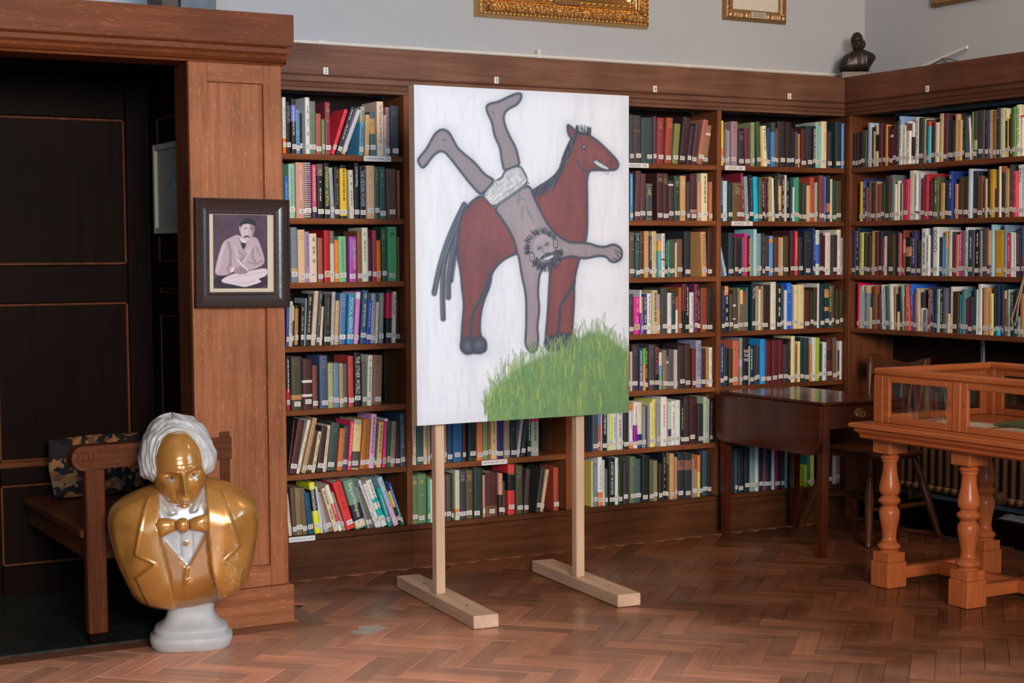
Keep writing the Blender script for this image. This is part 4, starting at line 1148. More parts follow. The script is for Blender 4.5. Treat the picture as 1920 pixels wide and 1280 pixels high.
(6,2,11108,623,2335,-1,(197,155,42),39,{'g':(160,120,87)}),
(6,2,11747,166,2597,-1,(42,74,113),-40,{'S':(180,212,237)}),
(6,2,11921,291,2151,-1,(225,62,76),41,{'p':(237,212,237)}),
(6,2,12221,164,2196,-1,(237,237,237),-42),
(6,2,12393,125,2183,-1,(200,212,219),-43),
(6,2,12549,264,2320,-1,(70,29,51),44,{'p':(160,143,166)}),
(6,2,12860,238,2528,-1,(53,113,169),45,{'b':[(101,97,113,0,.4)]}),
(6,3,971,138,2516,0,(225,32,76),-1),
(6,3,1129,130,2318,0,(197,211,213),-2),
(6,3,1267,149,2386,0,(200,212,219),-3),
(6,3,1424,118,2069,0,(160,189,193),-4),
(6,3,1561,312,2365,0,(128,143,148),5,{'b':[(219,189,140,.83,1)]}),
(6,3,1893,252,1177,0,(216,206,176),-6,{'p':(180,166,166)}),
(6,3,2184,54,1791,0,(42,97,87),-7),
(6,3,2245,335,2362,0,(146,86,39),8),
(6,3,2588,268,1933,0,(81,51,61),-9),
(6,3,2951,190,2434,-3,(237,237,237),-10,{'p':(81,97,113)}),
(6,3,3179,143,2399,-3,(237,237,237),-11,{'p':(121,120,140)}),
(6,3,3331,245,2387,-3,(57,103,107),-12),
(6,3,3614,254,2482,-3,(234,233,219),-13),
(6,3,3876,187,2346,0,(188,157,120),-14),
(6,3,4082,85,1960,0,(22,28,34),-15),
(6,3,4175,130,1000,0,(219,189,140),-16),
(6,3,4342,251,2324,-3,(56,75,95),-17),
(6,3,4601,176,2484,-4,(157,178,169),-18),
(6,3,4785,175,1845,0,(162,84,51),-19),
(6,3,4968,219,2475,-4,(225,84,67),-20,{'p':(237,237,237)}),
(6,3,5224,218,2492,-4,(51,120,237),-21,{'p':(219,237,237)}),
(6,3,5460,173,2012,0,(146,70,58),-22),
(6,3,5641,234,2281,-2,(200,189,166),-23),
(6,3,5911,251,2072,0,(61,51,61),-24,{'b':[(237,237,237,0,.6)]}),
(6,3,6180,89,1160,0,(101,97,113),-25),
(6,3,6287,238,1216,0,(237,237,237),-26),
(6,3,6536,177,2349,0,(140,74,61),-27,{'p':(219,189,193)}),
(6,3,6731,211,2387,-2,(45,55,95),-28,{'q':(237,237,237),'T':'SEXUAL ETHICS'}),
(6,3,6960,176,2242,0,(42,51,87),-29),
(6,3,7153,164,2270,0,(165,195,176),-30,{'p':(101,120,113)}),
(6,3,7332,270,2224,0,(42,51,61),-31,{'p':(180,212,237)}),
(6,3,7611,277,2329,0,(100,103,120),32),
(6,3,7905,165,1000,0,(237,212,140),-33),
(6,3,8111,205,2411,0,(237,237,237),-34,{'p':(200,97,87)}),
(6,3,8324,428,2168,0,(60,48,26),35),
(6,3,8760,178,1988,0,(75,192,213),-36),
(6,3,8946,312,2301,0,(88,143,151),37),
(6,3,9266,151,1837,0,(97,40,64),-38),
(6,3,9433,283,1916,0,(61,51,61),-39,{'g':(101,97,87)}),
(6,3,9733,215,2313,0,(61,74,87),-40),
(6,3,9965,75,2292,0,(200,235,237),-41),
(6,3,10047,288,2575,0,(237,237,237),42,{'p':(200,189,193)}),
(6,3,10344,90,2395,-1,(61,51,61),-43),
(6,3,10442,375,2384,-1,(216,165,104),44),
(6,3,10833,81,2209,-1,(200,143,113),-45),
(6,3,10924,233,2102,-1,(237,237,145),-46,{'p':(180,166,166)}),
(6,3,11189,145,2408,-1,(61,51,61),-47),
(6,3,11349,232,2579,-1,(22,51,87),48,{'b':[(18,189,237,0,.17)]}),
(6,3,11589,151,2583,-1,(22,51,61),-49),
(6,3,11749,87,2249,-1,(101,51,61),-50),
(6,3,11844,103,2275,-1,(219,212,193),-51),
(6,3,11955,119,1870,-1,(101,97,87),-52),
(6,3,12082,142,2327,-1,(168,192,182),-53),
(6,3,12255,251,2186,-1,(22,51,61),-54,{'p':(237,237,237)}),
(6,3,12554,187,2334,-1,(81,74,87),-55),
(6,3,12788,124,1000,-1,(131,195,201),-56),
(6,3,12943,223,2128,-1,(183,130,82),-57),
]
# ------------------------------------------------------------------ books
CREAM = (.66, .58, .45)
def rgb(c): return tuple(v/255/12.92 if v <= 10 else ((v/255+.055)/1.055)**2.4 for v in c)
def shade(c, k): return tuple(min(.9, v*k) for v in c)
def book_geo(e, rr):
    """cover, page block, call-number label and spine print of one book, in its own space (spine faces -y)"""
    w, h, c = e['w'], e['h'], e['c']; d = rr.uniform(.135, .165) if h < .23 else rr.uniform(.16, .185)
    tb = min(.0026, w*.22); rd = min(.006, w*.22)
    lv = [0.0, h]; bands = []
    for r0, g0, b0, a, b in e.get('b', []):
        bands.append((a*h, b*h, rgb((r0, g0, b0)))); lv += [a*h, b*h]
    if 'S' in e:
        n = 26; cc = rgb(e['S'])
        for i in range(n): bands.append(((i+.0)/n*h, (i+.55)/n*h, cc)); lv += [(i+.0)/n*h, (i+.55)/n*h]
    lv = sorted(set(round(min(max(z, 0), h), 5) for z in lv))
    out = [(0, rd), (w*.07, rd*.35), (w*.28, 0), (w*.72, 0), (w*.93, rd*.35), (w, rd), (w, d), (w-tb, d), (w-tb, rd+.003), (tb, rd+.003), (tb, d), (0, d)]
    n = len(out); cov = MB()
    for z0, z1 in zip(lv, lv[1:]):
        zm = (z0+z1)/2; cc = c
        for a, b, q in bands:
            if a <= zm <= b: cc = q
        vs = [(x, y, z) for z in (z0, z1) for x, y in out]
        cov.add(vs, [(i, (i+1) % n, n+(i+1) % n, n+i) for i in range(n)], cc)
    top = [(x, y, h) for x, y in out]
    cov.add(top, [(0, 1, 2, 3, 4, 5, 8, 9), (5, 6, 7, 8), (0, 9, 10, 11)], shade(c, .8))
    pg = MB().box(tb+.0003, w-tb-.0003, rd+.0032, d-.004, .002, h-.004, shade(CREAM, rr.uniform(.75, 1.1)))
    lab = MB(); nl = e.get('n', 'w')
    if nl != '0':
        lw = min(.030, w*.92) if nl == 'w' else w*.99; lh = .022 if nl == 'w' else .030
        z0 = rr.uniform(.014, .030) if nl == 'w' else rr.uniform(.016, .024); x0 = (w-lw)/2+(rr.uniform(-.5, .5)*(w-lw) if nl == 'w' else 0)
        y = -.0009; wc = shade((.78, .76, .72), rr.uniform(.85, 1.05)) if nl == 'w' else (.66, .50, .36)
        lab.add([(x0, y, z0), (x0+lw, y, z0), (x0+lw, y, z0+lh), (x0, y, z0+lh)], [(0, 1, 2, 3)], wc)
        for q, ww in ((.62, .5), (.30, .62)):
            a = x0+lw*(.5-ww/2); lab.add([(a, y-.0004, z0+lh*q), (a+lw*ww, y-.0004, z0+lh*q), (a+lw*ww, y-.0004, z0+lh*(q+.12)), (a, y-.0004, z0+lh*(q+.12))], [(0, 1, 2, 3)], (.2, .2, .2))
    pr = MB(); y = -.0006; texts = []
    def bar(a, b, z0, z1, cc): pr.add([(a, y, z0), (b, y, z0), (b, y, z1), (a, y, z1)], [(0, 1, 2, 3)], cc)
    if 'T' in e or 'H' in e:
        if 'T' in e:
            two = 'U' in e
            for key, ck, off in (('T', 'q', .70 if two else .5), ('U', 'v', .30)):
                if key not in e: continue
                vs, fs, tw, th = text_mesh(e[key]); L = h*(.70 if key == 'T' else .45)
                s = min(L/tw, (w*.62 if not two else w*.36)/th); sy = min((w*.62 if not two else w*.36)/th, s*1.5)
                zc = h*.93
                pr.add([(w*off-th*sy/2+b*sy, y, zc-a*s) for a, b in vs], fs, rgb(e[ck]))
        else:
            for i, ln_ in enumerate(e['H'].split('|')):
                vs, fs, tw, th = text_mesh(ln_); s = w*.8/tw; sy = .016/th
                pr.add([(w*.1+a*s, y, h*.68-i*.024+b*sy) for a, b in vs], fs, rgb(e['q']))
    elif 'p' in e or (('g' not in e) and w < .019):
        cc = rgb(e['p']) if 'p' in e else (shade(c, 2.2) if sum(c) < .5 else shade(c, .4))
        z = h*rr.uniform(.90, .95); zend = h*rr.uniform(.28, .42); bw = w*rr.uniform(.22, .36) if 'p' in e else w*.16
        xo = w*rr.uniform(.45, .58)
        while z > zend:
            ln_ = rr.uniform(.006, .026)
            if rr.random() < .12: z -= .02
            k = int(ln_/.0042)+1
            for i in range(k):                       # single letters, too small to read
                a = z-i*.0044; jj = rr.uniform(.7, 1)
                bar(xo-bw/2*jj, xo+bw/2*jj, a-.0030, a, cc)
                
            z -= k*.0044+.004
    else:
        cc = rgb(e['g']) if 'g' in e else (shade(c, 1.7) if sum(c) < .6 else shade(c, .62))
        z = h*rr.uniform(.93, .96)
        bar(w*.06, w*.94, z, z+.0012, cc); z -= .012
        for i in range(rr.randint(2, 4)):
            ww = rr.uniform(.3, .7)*w; a = (w-ww)/2
            k = max(2, int(ww/.0034))
            for j in range(k):
                if rr.random() < .85: bar(a+j*ww/k, a+(j+.66)*ww/k, z-.0045, z, cc)
            z -= rr.uniform(.008, .011)
        bar(w*.06, w*.94, z, z+.001, cc)
        if rr.random() < .5:
            z = h*rr.uniform(.55, .66); ww = w*.4
            for j in range(4): bar(w*.3+j*ww/4, w*.3+(j+.6)*ww/4, z-.004, z, cc)
        if rr.random() < .4: bar(w*.06, w*.94, .008, .0092, cc)
    return cov, pg, lab, pr
PALV = {'black': (22, 22, 22), 'dark grey': (58, 58, 60), 'grey': (133, 133, 138), 'white': (226, 226, 224), 'cream': (224, 208, 180), 'tan': (196, 154, 106), 'brown': (122, 82, 54), 'dark brown': (58, 39, 28), 'maroon': (85, 32, 42), 'red': (192, 44, 52), 'pink': (208, 122, 152), 'orange': (216, 112, 42), 'yellow': (224, 192, 64), 'olive': (110, 106, 64), 'green': (78, 154, 100), 'dark green': (44, 74, 60), 'teal': (63, 154, 152), 'blue': (58, 102, 180), 'navy': (35, 42, 76), 'light blue': (134, 170, 204), 'purple': (106, 60, 148), 'mauve': (148, 114, 138), 'rust': (150, 68, 46), 'pale green': (156, 196, 174), 'slate blue': (80, 104, 138)}
def cname(hexc):
    v = hexc
    return min(PALV, key=lambda k: sum((a-b)**2 for a, b in zip(PALV[k], v)))
def nth(n): return '%d%s' % (n, 'th' if 10 <= n % 100 <= 20 else {1: 'st', 2: 'nd', 3: 'rd'}.get(n % 10, 'th'))
BAYS = {2: 'beside the oak pillar', 3: 'below the horse painting', 4: 'right of the horse painting', 5: 'in the corner bay', 6: 'on the right-hand wall'}
RN = ['top', 'second', 'third', 'fourth', 'fifth', 'sixth', 'bottom']
stuff = MB(); nb = 0
for i, rec in enumerate(BOOKS):
    e = dict(rec[8]) if len(rec) > 8 else {}
    bay, r = rec[0], rec[1]; u, e['w'], e['h'] = rec[2]/1e4, rec[3]/1e4, rec[4]/1e4
    th, col8, od = math.radians(rec[5]), rec[6], rec[7]; e['c'] = rgb(col8)
    rr = random.Random(i*31+5); w = e['w']
    yo = .014+float(e.get('k', 0))+rr.uniform(-.004, .007)
    z = ROW[r]+.0004
    # pivot on the lower corner it leans over
    if th > 0: loc_u = u+w/math.cos(th)-w*math.cos(th); lift = w*math.sin(th)
    else: loc_u = u; lift = 0
    if bay < 6: Mx = Matrix.Translation((loc_u, yo, z+lift)) @ Matrix.Rotation(th, 4, 'Y')
    else: Mx = Matrix.Translation((XR+yo, -loc_u, z+lift)) @ Matrix.Rotation(-math.pi/2, 4, 'Z') @ Matrix.Rotation(th, 4, 'Y')
    cov, pg, lab, pr = book_geo(e, rr)
    if od > 0:
        o = obj('book', cov, M['book']); o.matrix_world = Mx; nb += 1
        size = 'slim' if w < .016 else 'thick' if w > .034 else 'tall' if e['h'] > .238 else 'short' if e['h'] < .185 else 'medium-sized'
        lean = ' leaning' if abs(th) > math.radians(4) else ''
        tag(o, '%s%s %s book, %s from left, %s shelf %s' % (size, lean, cname(col8), nth(od), RN[r] if not (bay == 6 and r == 3) else 'lowest', BAYS[bay]), 'book', 'books on the library shelves')
        obj('page_block', pg, M['book'], o)
        if lab.v: obj('call_number_label', lab, M['print'], o)
        if pr.v: obj('spine_title', pr, M['print'], o)
    else:
        for m_ in (cov, pg, lab, pr):
            bN = len(stuff.v); stuff.v += [tuple(Mx @ Vector(p)) for p in m_.v]; stuff.has = True
            stuff.f += [tuple(q+bN for q in fc) for fc in m_.f]; stuff.c += m_.c
o = obj('books', stuff, M['book']); tag(o, 'the many remaining small library books filling the shelves', 'books', None, 'stuff')
PT={'legL':[(351,730),(316,741),(288,761),(266,779),(223,801),(189,820),(167,848),(152,866),(128,875),(100,868),(76,846),(55,817),(25,794),(13,782),(19,770),(34,758),(52,769),(76,793),(106,810),(131,809),(155,791),(198,755),(235,723),(273,695),(296,682),(348,719)],'legR':[(400,755),(392,776),(385,804),(382,825),(354,862),(347,898),(322,931),(319,947),(335,956),(372,961),(423,979),(461,990),(481,990),(482,977),(462,956),(423,944),(401,929),(398,904),(423,863),(455,827),(465,798),(474,774)],'pants':[(296,682),(351,723),(379,732),(393,740),(401,757),(470,776),(494,753),(514,722),(430,683),(348,645),(323,663)],'body':[(348,645),(430,682),(514,722),(540,674),(579,624),(612,586),(658,557),(711,540),(704,541),(799,539),(844,528),(883,526),(905,532),(929,535),(960,523),(967,507),(963,490),(935,478),(908,480),(887,497),(844,499),(784,490),(748,494),(713,499),(689,494),(657,490),(566,466),(553,384),(563,340),(550,280),(556,254),(553,219),(536,203),(513,207),(493,229),(496,259),(499,298),(499,384),(479,436),(466,497),(459,506),(450,535),(430,569),(386,614)],'horse':[(298,685),(248,662),(217,637),(198,608),(189,571),(186,530),(184,501),(200,450),(203,408),(213,357),(206,311),(200,260),(197,211),(309,209),(312,232),(286,258),(283,301),(296,356),(335,416),(338,450),(387,488),(459,510),(532,514),(613,488),(613,458),(606,384),(600,318),(590,253),(587,207),(723,205),(719,268),(729,361),(729,426),(753,488),(784,541),(794,575),(794,660),(791,763),(844,766),(898,766),(936,768),(950,781),(943,796),(912,817),(857,850),(803,874),(756,879),(736,885),(703,903),(696,896),(703,871),(720,859),(710,837),(690,799),(650,751),(598,725),(533,699),(449,656)],'hind':[(336,450),(309,399),(270,348),(251,327),(245,293),(241,259)],'fore':[(729,420),(702,383),(674,361),(661,339),(658,309),(654,287),(646,252)],'jaw':[(746,798),(751,781),(767,769),(793,764)],'teeth':[(822,792),(834,798),(857,790),(905,773),(900,766),(871,769),(837,780)],'hoof':[(229,232),(280,233),(624,228),(672,234),(709,231)],'tail':[[(217,653),(174,596),(137,538),(102,463),(80,392)],[(204,629),(168,563),(124,488),(116,396),(119,316)],[(195,612),(174,539),(155,488),(143,429),(143,379)],[(195,604),(180,530),(165,480),(154,429)]],'mane':[(733,872),(720,859),(710,837),(690,799),(650,751),(598,721),(540,699)],'fore2':[(739,878),(776,879),(810,872)],'eye':[(778,834),(912,791)],'chest':[[(469,686),(462,660)],[(475,677),(498,669)],[(482,648),(482,615)],[(501,648),(533,607)]],'ankle':[[(124,841),(135,844)],[(350,934),(355,925)]],'face':[(584,524),(584,572),(520,523)],'ears':[(527,497),(639,537)],'hair':[(516,509),(512,527),(520,550),(543,565),(575,571),(604,565),(626,552)],'beard':[(545,488),(561,476),(584,469),(607,471),(633,482),(648,499),(649,516)],'mouth':[(575,491),(595,497),(633,506),(630,495),(607,486),(584,485)],'mous':[(569,494),(590,503),(607,507),(633,512)],'eyes':[(563,523),(598,535)],'nose':[(578,527),(578,509),(595,506),(604,510)],'fing':[[(929,517),(947,509),(963,505)],[(932,507),(947,499),(954,490)],[(917,490),(932,490),(941,484)],[(513,228),(523,215)],[(526,233),(536,217)],[(540,234),(548,221)]],'grass':[(313,-1),(319,36),(316,48),(342,86),(401,136),(486,173),(587,197),(668,212),(730,233),(799,267),(876,257),(947,220),(1000,192)]}
# ------------------------------------------------------------------ painted canvas: paint laid down stroke by stroke on the canvas's own grid
CX0, CX1, CZ0, CZ1, CY = 2.950, 4.005, .787, 2.192, -1.0
rg = np.random.RandomState(3)
GW, GH = 380, 540
gs, gt = np.meshgrid(np.linspace(0, 1000, GW), np.linspace(0, 1000, GH))
ASP = (CZ1-CZ0)/(CX1-CX0)              # t units are longer than s units
def smooth_noise(shape, cells, seed):
    r_ = np.random.RandomState(seed); a = r_.rand(cells[0]+2, cells[1]+2)
    y = np.linspace(0, cells[0], shape[0]); x = np.linspace(0, cells[1], shape[1])
    y0 = y.astype(int); x0 = x.astype(int); fy = (y-y0)[:, None]; fx = (x-x0)[None, :]
    fy = fy*fy*(3-2*fy); fx = fx*fx*(3-2*fx)
    return (a[y0][:, x0]*(1-fy)*(1-fx)+a[y0+1][:, x0]*fy*(1-fx)+a[y0][:, x0+1]*(1-fy)*fx+a[y0+1][:, x0+1]*fy*fx)
def segdist(P, closed=True, X=None, Y=None, asp=ASP):
    X = gs if X is None else X; Y = gt if Y is None else Y
    best = np.full(X.shape, 1e9); n = len(P)
    for i in range(n if closed else n-1):
        ax, ay = P[i]; bx, by = P[(i+1) % n]; dx, dy = bx-ax, (by-ay)*asp
        px, py = X-ax, (Y-ay)*asp; L2 = dx*dx+dy*dy+1e-9
        t = np.clip((px*dx+py*dy)/L2, 0, 1); best = np.minimum(best, (px-t*dx)**2+(py-t*dy)**2)
    return np.sqrt(best)
def inside(P, X=None, Y=None):
    X = gs if X is None else X; Y = gt if Y is None else Y
    r_ = np.zeros(X.shape, bool); n = len(P); j = n-1
    for i in range(n):
        xi, yi = P[i]; xj, yj = P[j]
        if yi != yj: r_ ^= ((yi > Y) != (yj > Y)) & (X < (xj-xi)*(Y-yi)/(yj-yi)+xi)
        j = i
    return r_
def chaikin(P, k=2, closed=True):
    P = [tuple(map(float, p)) for p in P]
    for _ in range(k):
        Q = []; n = len(P)
        if not closed: Q.append(P[0])
        for i in range(n if closed else n-1):
            a, b = P[i], P[(i+1) % n]; Q += [(a[0]*.75+b[0]*.25, a[1]*.75+b[1]*.25), (a[0]*.25+b[0]*.75, a[1]*.25+b[1]*.75)]
        if not closed: Q.append(P[-1])
        P = Q
    return P
def lin3(r_, g_, b_): return np.array(lin('%02x%02x%02x' % (r_, g_, b_)))
img = np.ones((GH, GW, 3))*lin3(226, 229, 236)
streak = smooth_noise((GH, GW), (14, 60), 1)*.5+smooth_noise((GH, GW), (40, 160), 2)*.3+smooth_noise((GH, GW), (5, 8), 4)*.5
fine = smooth_noise((GH, GW), (60, 260), 5)
def blend(mask, col): 
    global img
    m_ = np.clip(mask, 0, 1)[..., None]; img = img*(1-m_)+np.asarray(col)*m_
blend((streak-.62)*.9, lin3(196, 202, 214)); blend((.45-streak)*.7, lin3(240, 241, 245))
vig = np.minimum.reduce([gs, 1000-gs, gt*ASP, (1000-gt)*ASP])
blend(np.exp(-(vig/38)**2)*.35, lin3(198, 200, 210))
INK = lin3(70, 74, 86)
polys = {k: chaikin(PT[k], 2) for k in ('legL', 'legR', 'pants', 'body', 'horse')}
dist = {k: segdist(v) for k, v in polys.items()}; ins = {k: inside(v) for k, v in polys.items()}
# smoky halo round the figures
for k in ('legL', 'legR', 'horse', 'body'): blend(np.where(ins[k], 0, np.exp(-(dist[k]/20)**1.3)*.42), lin3(150, 156, 170))
def stroke(P, wd, col, soft=2.5, a=1.0, closed=False, k=2):
    P = chaikin(P, k, closed) if k else P
    xs = [p[0] for p in P]; ys = [p[1] for p in P]; pad = wd+soft*4+4
    i0, i1 = np.searchsorted(gs[0], [min(xs)-pad, max(xs)+pad]); j0, j1 = np.searchsorted(gt[:, 0], [min(ys)-pad, max(ys)+pad])
    if i1 <= i0 or j1 <= j0: return
    sl = (slice(j0, j1), slice(i0, i1)); d_ = segdist(P, closed, gs[sl], gt[sl])
    m_ = (np.clip((wd-d_)/soft+.5, 0, 1)*a)[..., None]; img[sl] = img[sl]*(1-m_)+np.asarray(col)*m_
def figure(k, base, dark, light, ow=7, ramp=55):
    d_ = dist[k]; f = ins[k].astype(float)
    blend(f, base); blend(f*(streak-.5)*1.1, dark); blend(f*(fine-.6)*.5, light)
    blend(f*np.exp(-(d_/ramp)**1.2)*.55, dark)
    blend(np.clip((ow-d_)/5+.5, 0, 1), INK)
for T_ in PT['tail']: stroke(T_, 13, INK, 6, .95)
for T_ in PT['tail']:
    for q in range(7):
        o_ = rg.uniform(-9, 9); stroke([(x+o_*.8, y+rg.uniform(-6, 6)) for x, y in T_], 1.6, lin3(120, 126, 140) if q % 3 == 0 else lin3(52, 55, 66), 2, .7)
figure('horse', lin3(136, 78, 76), lin3(104, 58, 58), lin3(164, 104, 100), 5.5, 34)
blend(ins['horse']*np.exp(-(((gs-300)/120)**2+((gt-500)/90)**2))*.35, lin3(96, 66, 68))
blend(ins['horse']*np.exp(-(((gs-690)/60)**2+((gt-640)/110)**2))*.3, lin3(92, 52, 54))
for kk in ('hind', 'fore'): stroke(PT[kk], 8, INK, 6)
for hx_, hy_ in PT['hoof']:
    d_ = np.hypot(gs-hx_, (gt-hy_)*ASP); blend(np.clip((42-d_)/8, 0, 1), lin3(62, 66, 76)); blend(np.exp(-(d_/22)**2)*.6, lin3(108, 116, 132))
mane = chaikin(PT['mane'], 3, False)
for i in range(200):
    q = i/200*(len(mane)-1); a = mane[int(q)]; ln_ = rg.uniform(40, 95)*(.5+.5*math.sin(math.pi*min(1, q/len(mane)+.12)))
    x0 = a[0]+rg.uniform(-4, 18); y0 = a[1]+rg.uniform(-4, 8)
    stroke([(x0, y0), (x0-ln_*.35, y0-ln_*.42), (x0-ln_*.55, y0-ln_*.75)], 2.0, lin3(58, 60, 70) if i % 4 else lin3(96, 98, 108), 2, .85, k=1)
fl = chaikin(PT['fore2'], 3, False)
for i in range(46):
    a = fl[int(i/46*len(fl))]; stroke([(a[0], a[1]-4), (a[0]+rg.uniform(-6, 10), a[1]+rg.uniform(10, 26))], 1.8, lin3(58, 60, 70), 2, .9, k=0)
stroke(PT['jaw'], 4, INK, 4)
(ex, ey), (nx, ny) = PT['eye']
for c_, r_, col in (((ex, ey), 13, lin3(90, 56, 60)), ((ex, ey), 9, INK), ((ex+1, ey+1), 5, lin3(150, 160, 178)), ((ex+3, ey-1), 3.2, lin3(30, 30, 36)), ((nx, ny), 8, INK)):
    d_ = np.hypot(gs-c_[0], (gt-c_[1])*ASP); blend(np.clip((r_-d_)/3+.5, 0, 1), col)
tp = chaikin(PT['teeth'], 1); blend(inside(tp).astype(float), lin3(222, 224, 226)); stroke(tp, 3, INK, 3, 1, True, 0)
t0, t1_ = np.array(PT['teeth'][1]), np.array(PT['teeth'][3])
for q in np.linspace(.06, .94, 8):
    a = t0+(t1_-t0)*q; stroke([(a[0], a[1]), (a[0]-6, a[1]-24)], 1.2, INK, 1.5, .9, k=0)
stroke([(t0[0]-10, t0[1]-16), (t1_[0]-20, t1_[1]-6)], 1.2, INK, 1.5, .8, k=0)
SK, SD, SLt = lin3(160, 148, 152), lin3(128, 120, 128), lin3(182, 172, 176)
for k in ('legL', 'legR', 'body'): figure(k, SK if k == 'body' else lin3(146, 136, 140), SD, SLt, 5.2, 30)
figure('pants', lin3(190, 192, 196), lin3(150, 154, 162), lin3(232, 233, 236), 4, 14)
for i in range(260):
    j = rg.randint(0, GH); x = rg.uniform(*[f_([p[0] for p in PT['pants']]) for f_ in (min, max)]); y = rg.uniform(*[f_([p[1] for p in PT['pants']]) for f_ in (min, max)])
    ii, jj = min(GW-1, int(x/1000*(GW-1))), min(GH-1, int(y/1000*(GH-1)))
    if ins['pants'][jj, ii] and dist['pants'][jj, ii] > 8:
        a = rg.choice([.55, -1.0]); L_ = rg.uniform(5, 13); stroke([(x-L_*math.cos(a), y-L_*math.sin(a)), (x+L_*math.cos(a), y+L_*math.sin(a))], 1.5, lin3(236, 237, 240) if rg.rand() < .6 else lin3(140, 146, 156), 2, .75, k=0)
stroke([PT['pants'][9], PT['pants'][8], PT['pants'][7]], 3, lin3(110, 114, 124), 3)
stroke([(p[0]-8, p[1]+14) for p in (PT['pants'][9], PT['pants'][8], PT['pants'][7])], 2, lin3(140, 144, 154), 3, .8)
for L_ in PT['chest']: stroke(L_, 5, lin3(118, 118, 128), 9, .7, k=1)
for L_ in PT['ankle']: stroke(L_, 3, lin3(90, 88, 98), 4, .8, k=0)
for L_ in PT['fing']: stroke(L_, 2.4, INK, 3, .95, k=1)
# the upside-down rider's head
(fx, fy), (fx1, fy1), (fx2, fy2) = PT['face']; rx = abs(fx-fx2)*.86; ry = abs(fy1-fy)*ASP*.95
d_ = np.hypot((gs-fx)/rx, (gt-fy)*ASP/ry); blend(np.clip((1-d_)*10, 0, 1), lin3(168, 160, 164)); blend(np.exp(-((d_-1)/.10)**2)*.4, lin3(120, 118, 128))
def hairs(P, n, l0, l1, out_, wd):
    P = chaikin(P, 3, False)
    for i in range(n):
        a = P[int(rg.uniform(0, len(P)))]; v = np.array([a[0]-fx, (a[1]-fy)*ASP]); v = v/np.linalg.norm(v); L_ = rg.uniform(l0, l1); j_ = rg.uniform(-.4, .4)
        v = np.array([v[0]*math.cos(j_)-v[1]*math.sin(j_), v[0]*math.sin(j_)+v[1]*math.cos(j_)])
        b_ = rg.uniform(-out_, out_)
        stroke([(a[0]+v[0]*b_, a[1]+v[1]*b_/ASP), (a[0]+v[0]*(b_+L_), a[1]+v[1]*(b_+L_)/ASP)], wd, lin3(56, 60, 70) if rg.rand() < .7 else lin3(96, 98, 108), 1.6, .85, k=0)
hairs(PT['hair'], 210, 10, 24, 6, 1.3); hairs(PT['beard'], 420, 8, 20, 17, 1.3); hairs(PT['mous'], 110, 5, 10, 5, 1.2)
for qx, qy in PT['ears']:
    d_ = np.hypot((gs-qx)/13, (gt-qy)*ASP/20); blend(np.clip((1.15-d_)*5, 0, 1), INK); blend(np.clip((.82-d_)*5, 0, 1), lin3(170, 160, 164)); blend(np.clip((.42-d_)*4, 0, 1), lin3(96, 96, 106))
for qx, qy in PT['eyes']:
    d_ = np.hypot((gs-qx)/17, (gt-qy)*ASP/15); blend(np.exp(-d_**2)*.6, lin3(110, 108, 118)); stroke([(qx-9, qy-2), (qx, qy+4), (qx+9, qy+3)], 2, INK, 2, .9, k=1); stroke([(qx-5, qy-3), (qx+5, qy)], 2.2, lin3(54, 60, 72), 2, .8, k=0)
stroke(PT['nose'], 2.2, lin3(96, 96, 106), 4, .75); stroke([PT['nose'][-2], PT['nose'][-1]], 2.4, INK, 2, .9, k=0)
mp_ = chaikin(PT['mouth'], 1); blend(inside(mp_).astype(float), lin3(216, 218, 222)); stroke(mp_, 2.4, INK, 2, 1, True, 0)
m0, m1 = np.array(PT['mouth'][0]), np.array(PT['mouth'][2])
for q in np.linspace(.1, .9, 8):
    a = m0+(m1-m0)*q; stroke([(a[0], a[1]+2), (a[0]+1, a[1]-9)], 1.0, lin3(110, 114, 124), 1.2, .9, k=0)
# grass, brushed upwards
gp = PT['grass']; gx = np.array([p[0] for p in gp[2:]]); gy = np.array([p[1] for p in gp[2:]])
edge = np.interp(gs[0], gx, gy, left=-50); edge[gs[0] < gp[0][0]-20] = -50
d_ = (edge[None, :]-gt)*ASP
blend(np.clip(d_/26+.4, 0, 1), lin3(110, 146, 98)); blend(np.clip(d_/40, 0, 1)*(streak-.45)*1.6, lin3(140, 164, 96)); blend(np.clip(d_/40, 0, 1)*(fine-.5)*1.2, lin3(86, 124, 86))
blend(np.clip((gp[0][1]+150-gt)/150, 0, 1)*np.clip(d_/30, 0, 1)*.3, lin3(90, 134, 84))
for i in range(620):
    x = rg.uniform(gp[0][0]-12, 1000); e_ = np.interp(x, gx, gy); y = rg.uniform(0, 1)**.7*e_; L_ = rg.uniform(25, 75)*(1.2 if y > e_-40 else .8)
    a = rg.normal(.02, .22); tip = (x+L_*math.sin(a)*1.1, y+L_*math.cos(a)*.8); mid = (x+L_*.4*math.sin(a)*.6, y+L_*.45)
    col = [lin3(104, 142, 88), lin3(128, 160, 92), lin3(88, 128, 84), lin3(150, 176, 84), lin3(186, 196, 90)][rg.choice(5, p=[.34, .26, .22, .13, .05])]
    stroke([(x, y), mid, tip], 2.6, col, 4, .6, k=1)
for i in range(90):
    x = rg.uniform(gp[0][0]-10, 1000); y = np.interp(x, gx, gy)-10; L_ = rg.uniform(20, 62); a = rg.normal(0, .25)
    stroke([(x, y), (x+L_*math.sin(a), y+L_*.85)], 1.8, lin3(124, 156, 96), 3, .65, k=0)
weave = .985+.03*rg.rand(GH, GW); img = np.clip(img*weave[..., None]*.95, 0, 1)

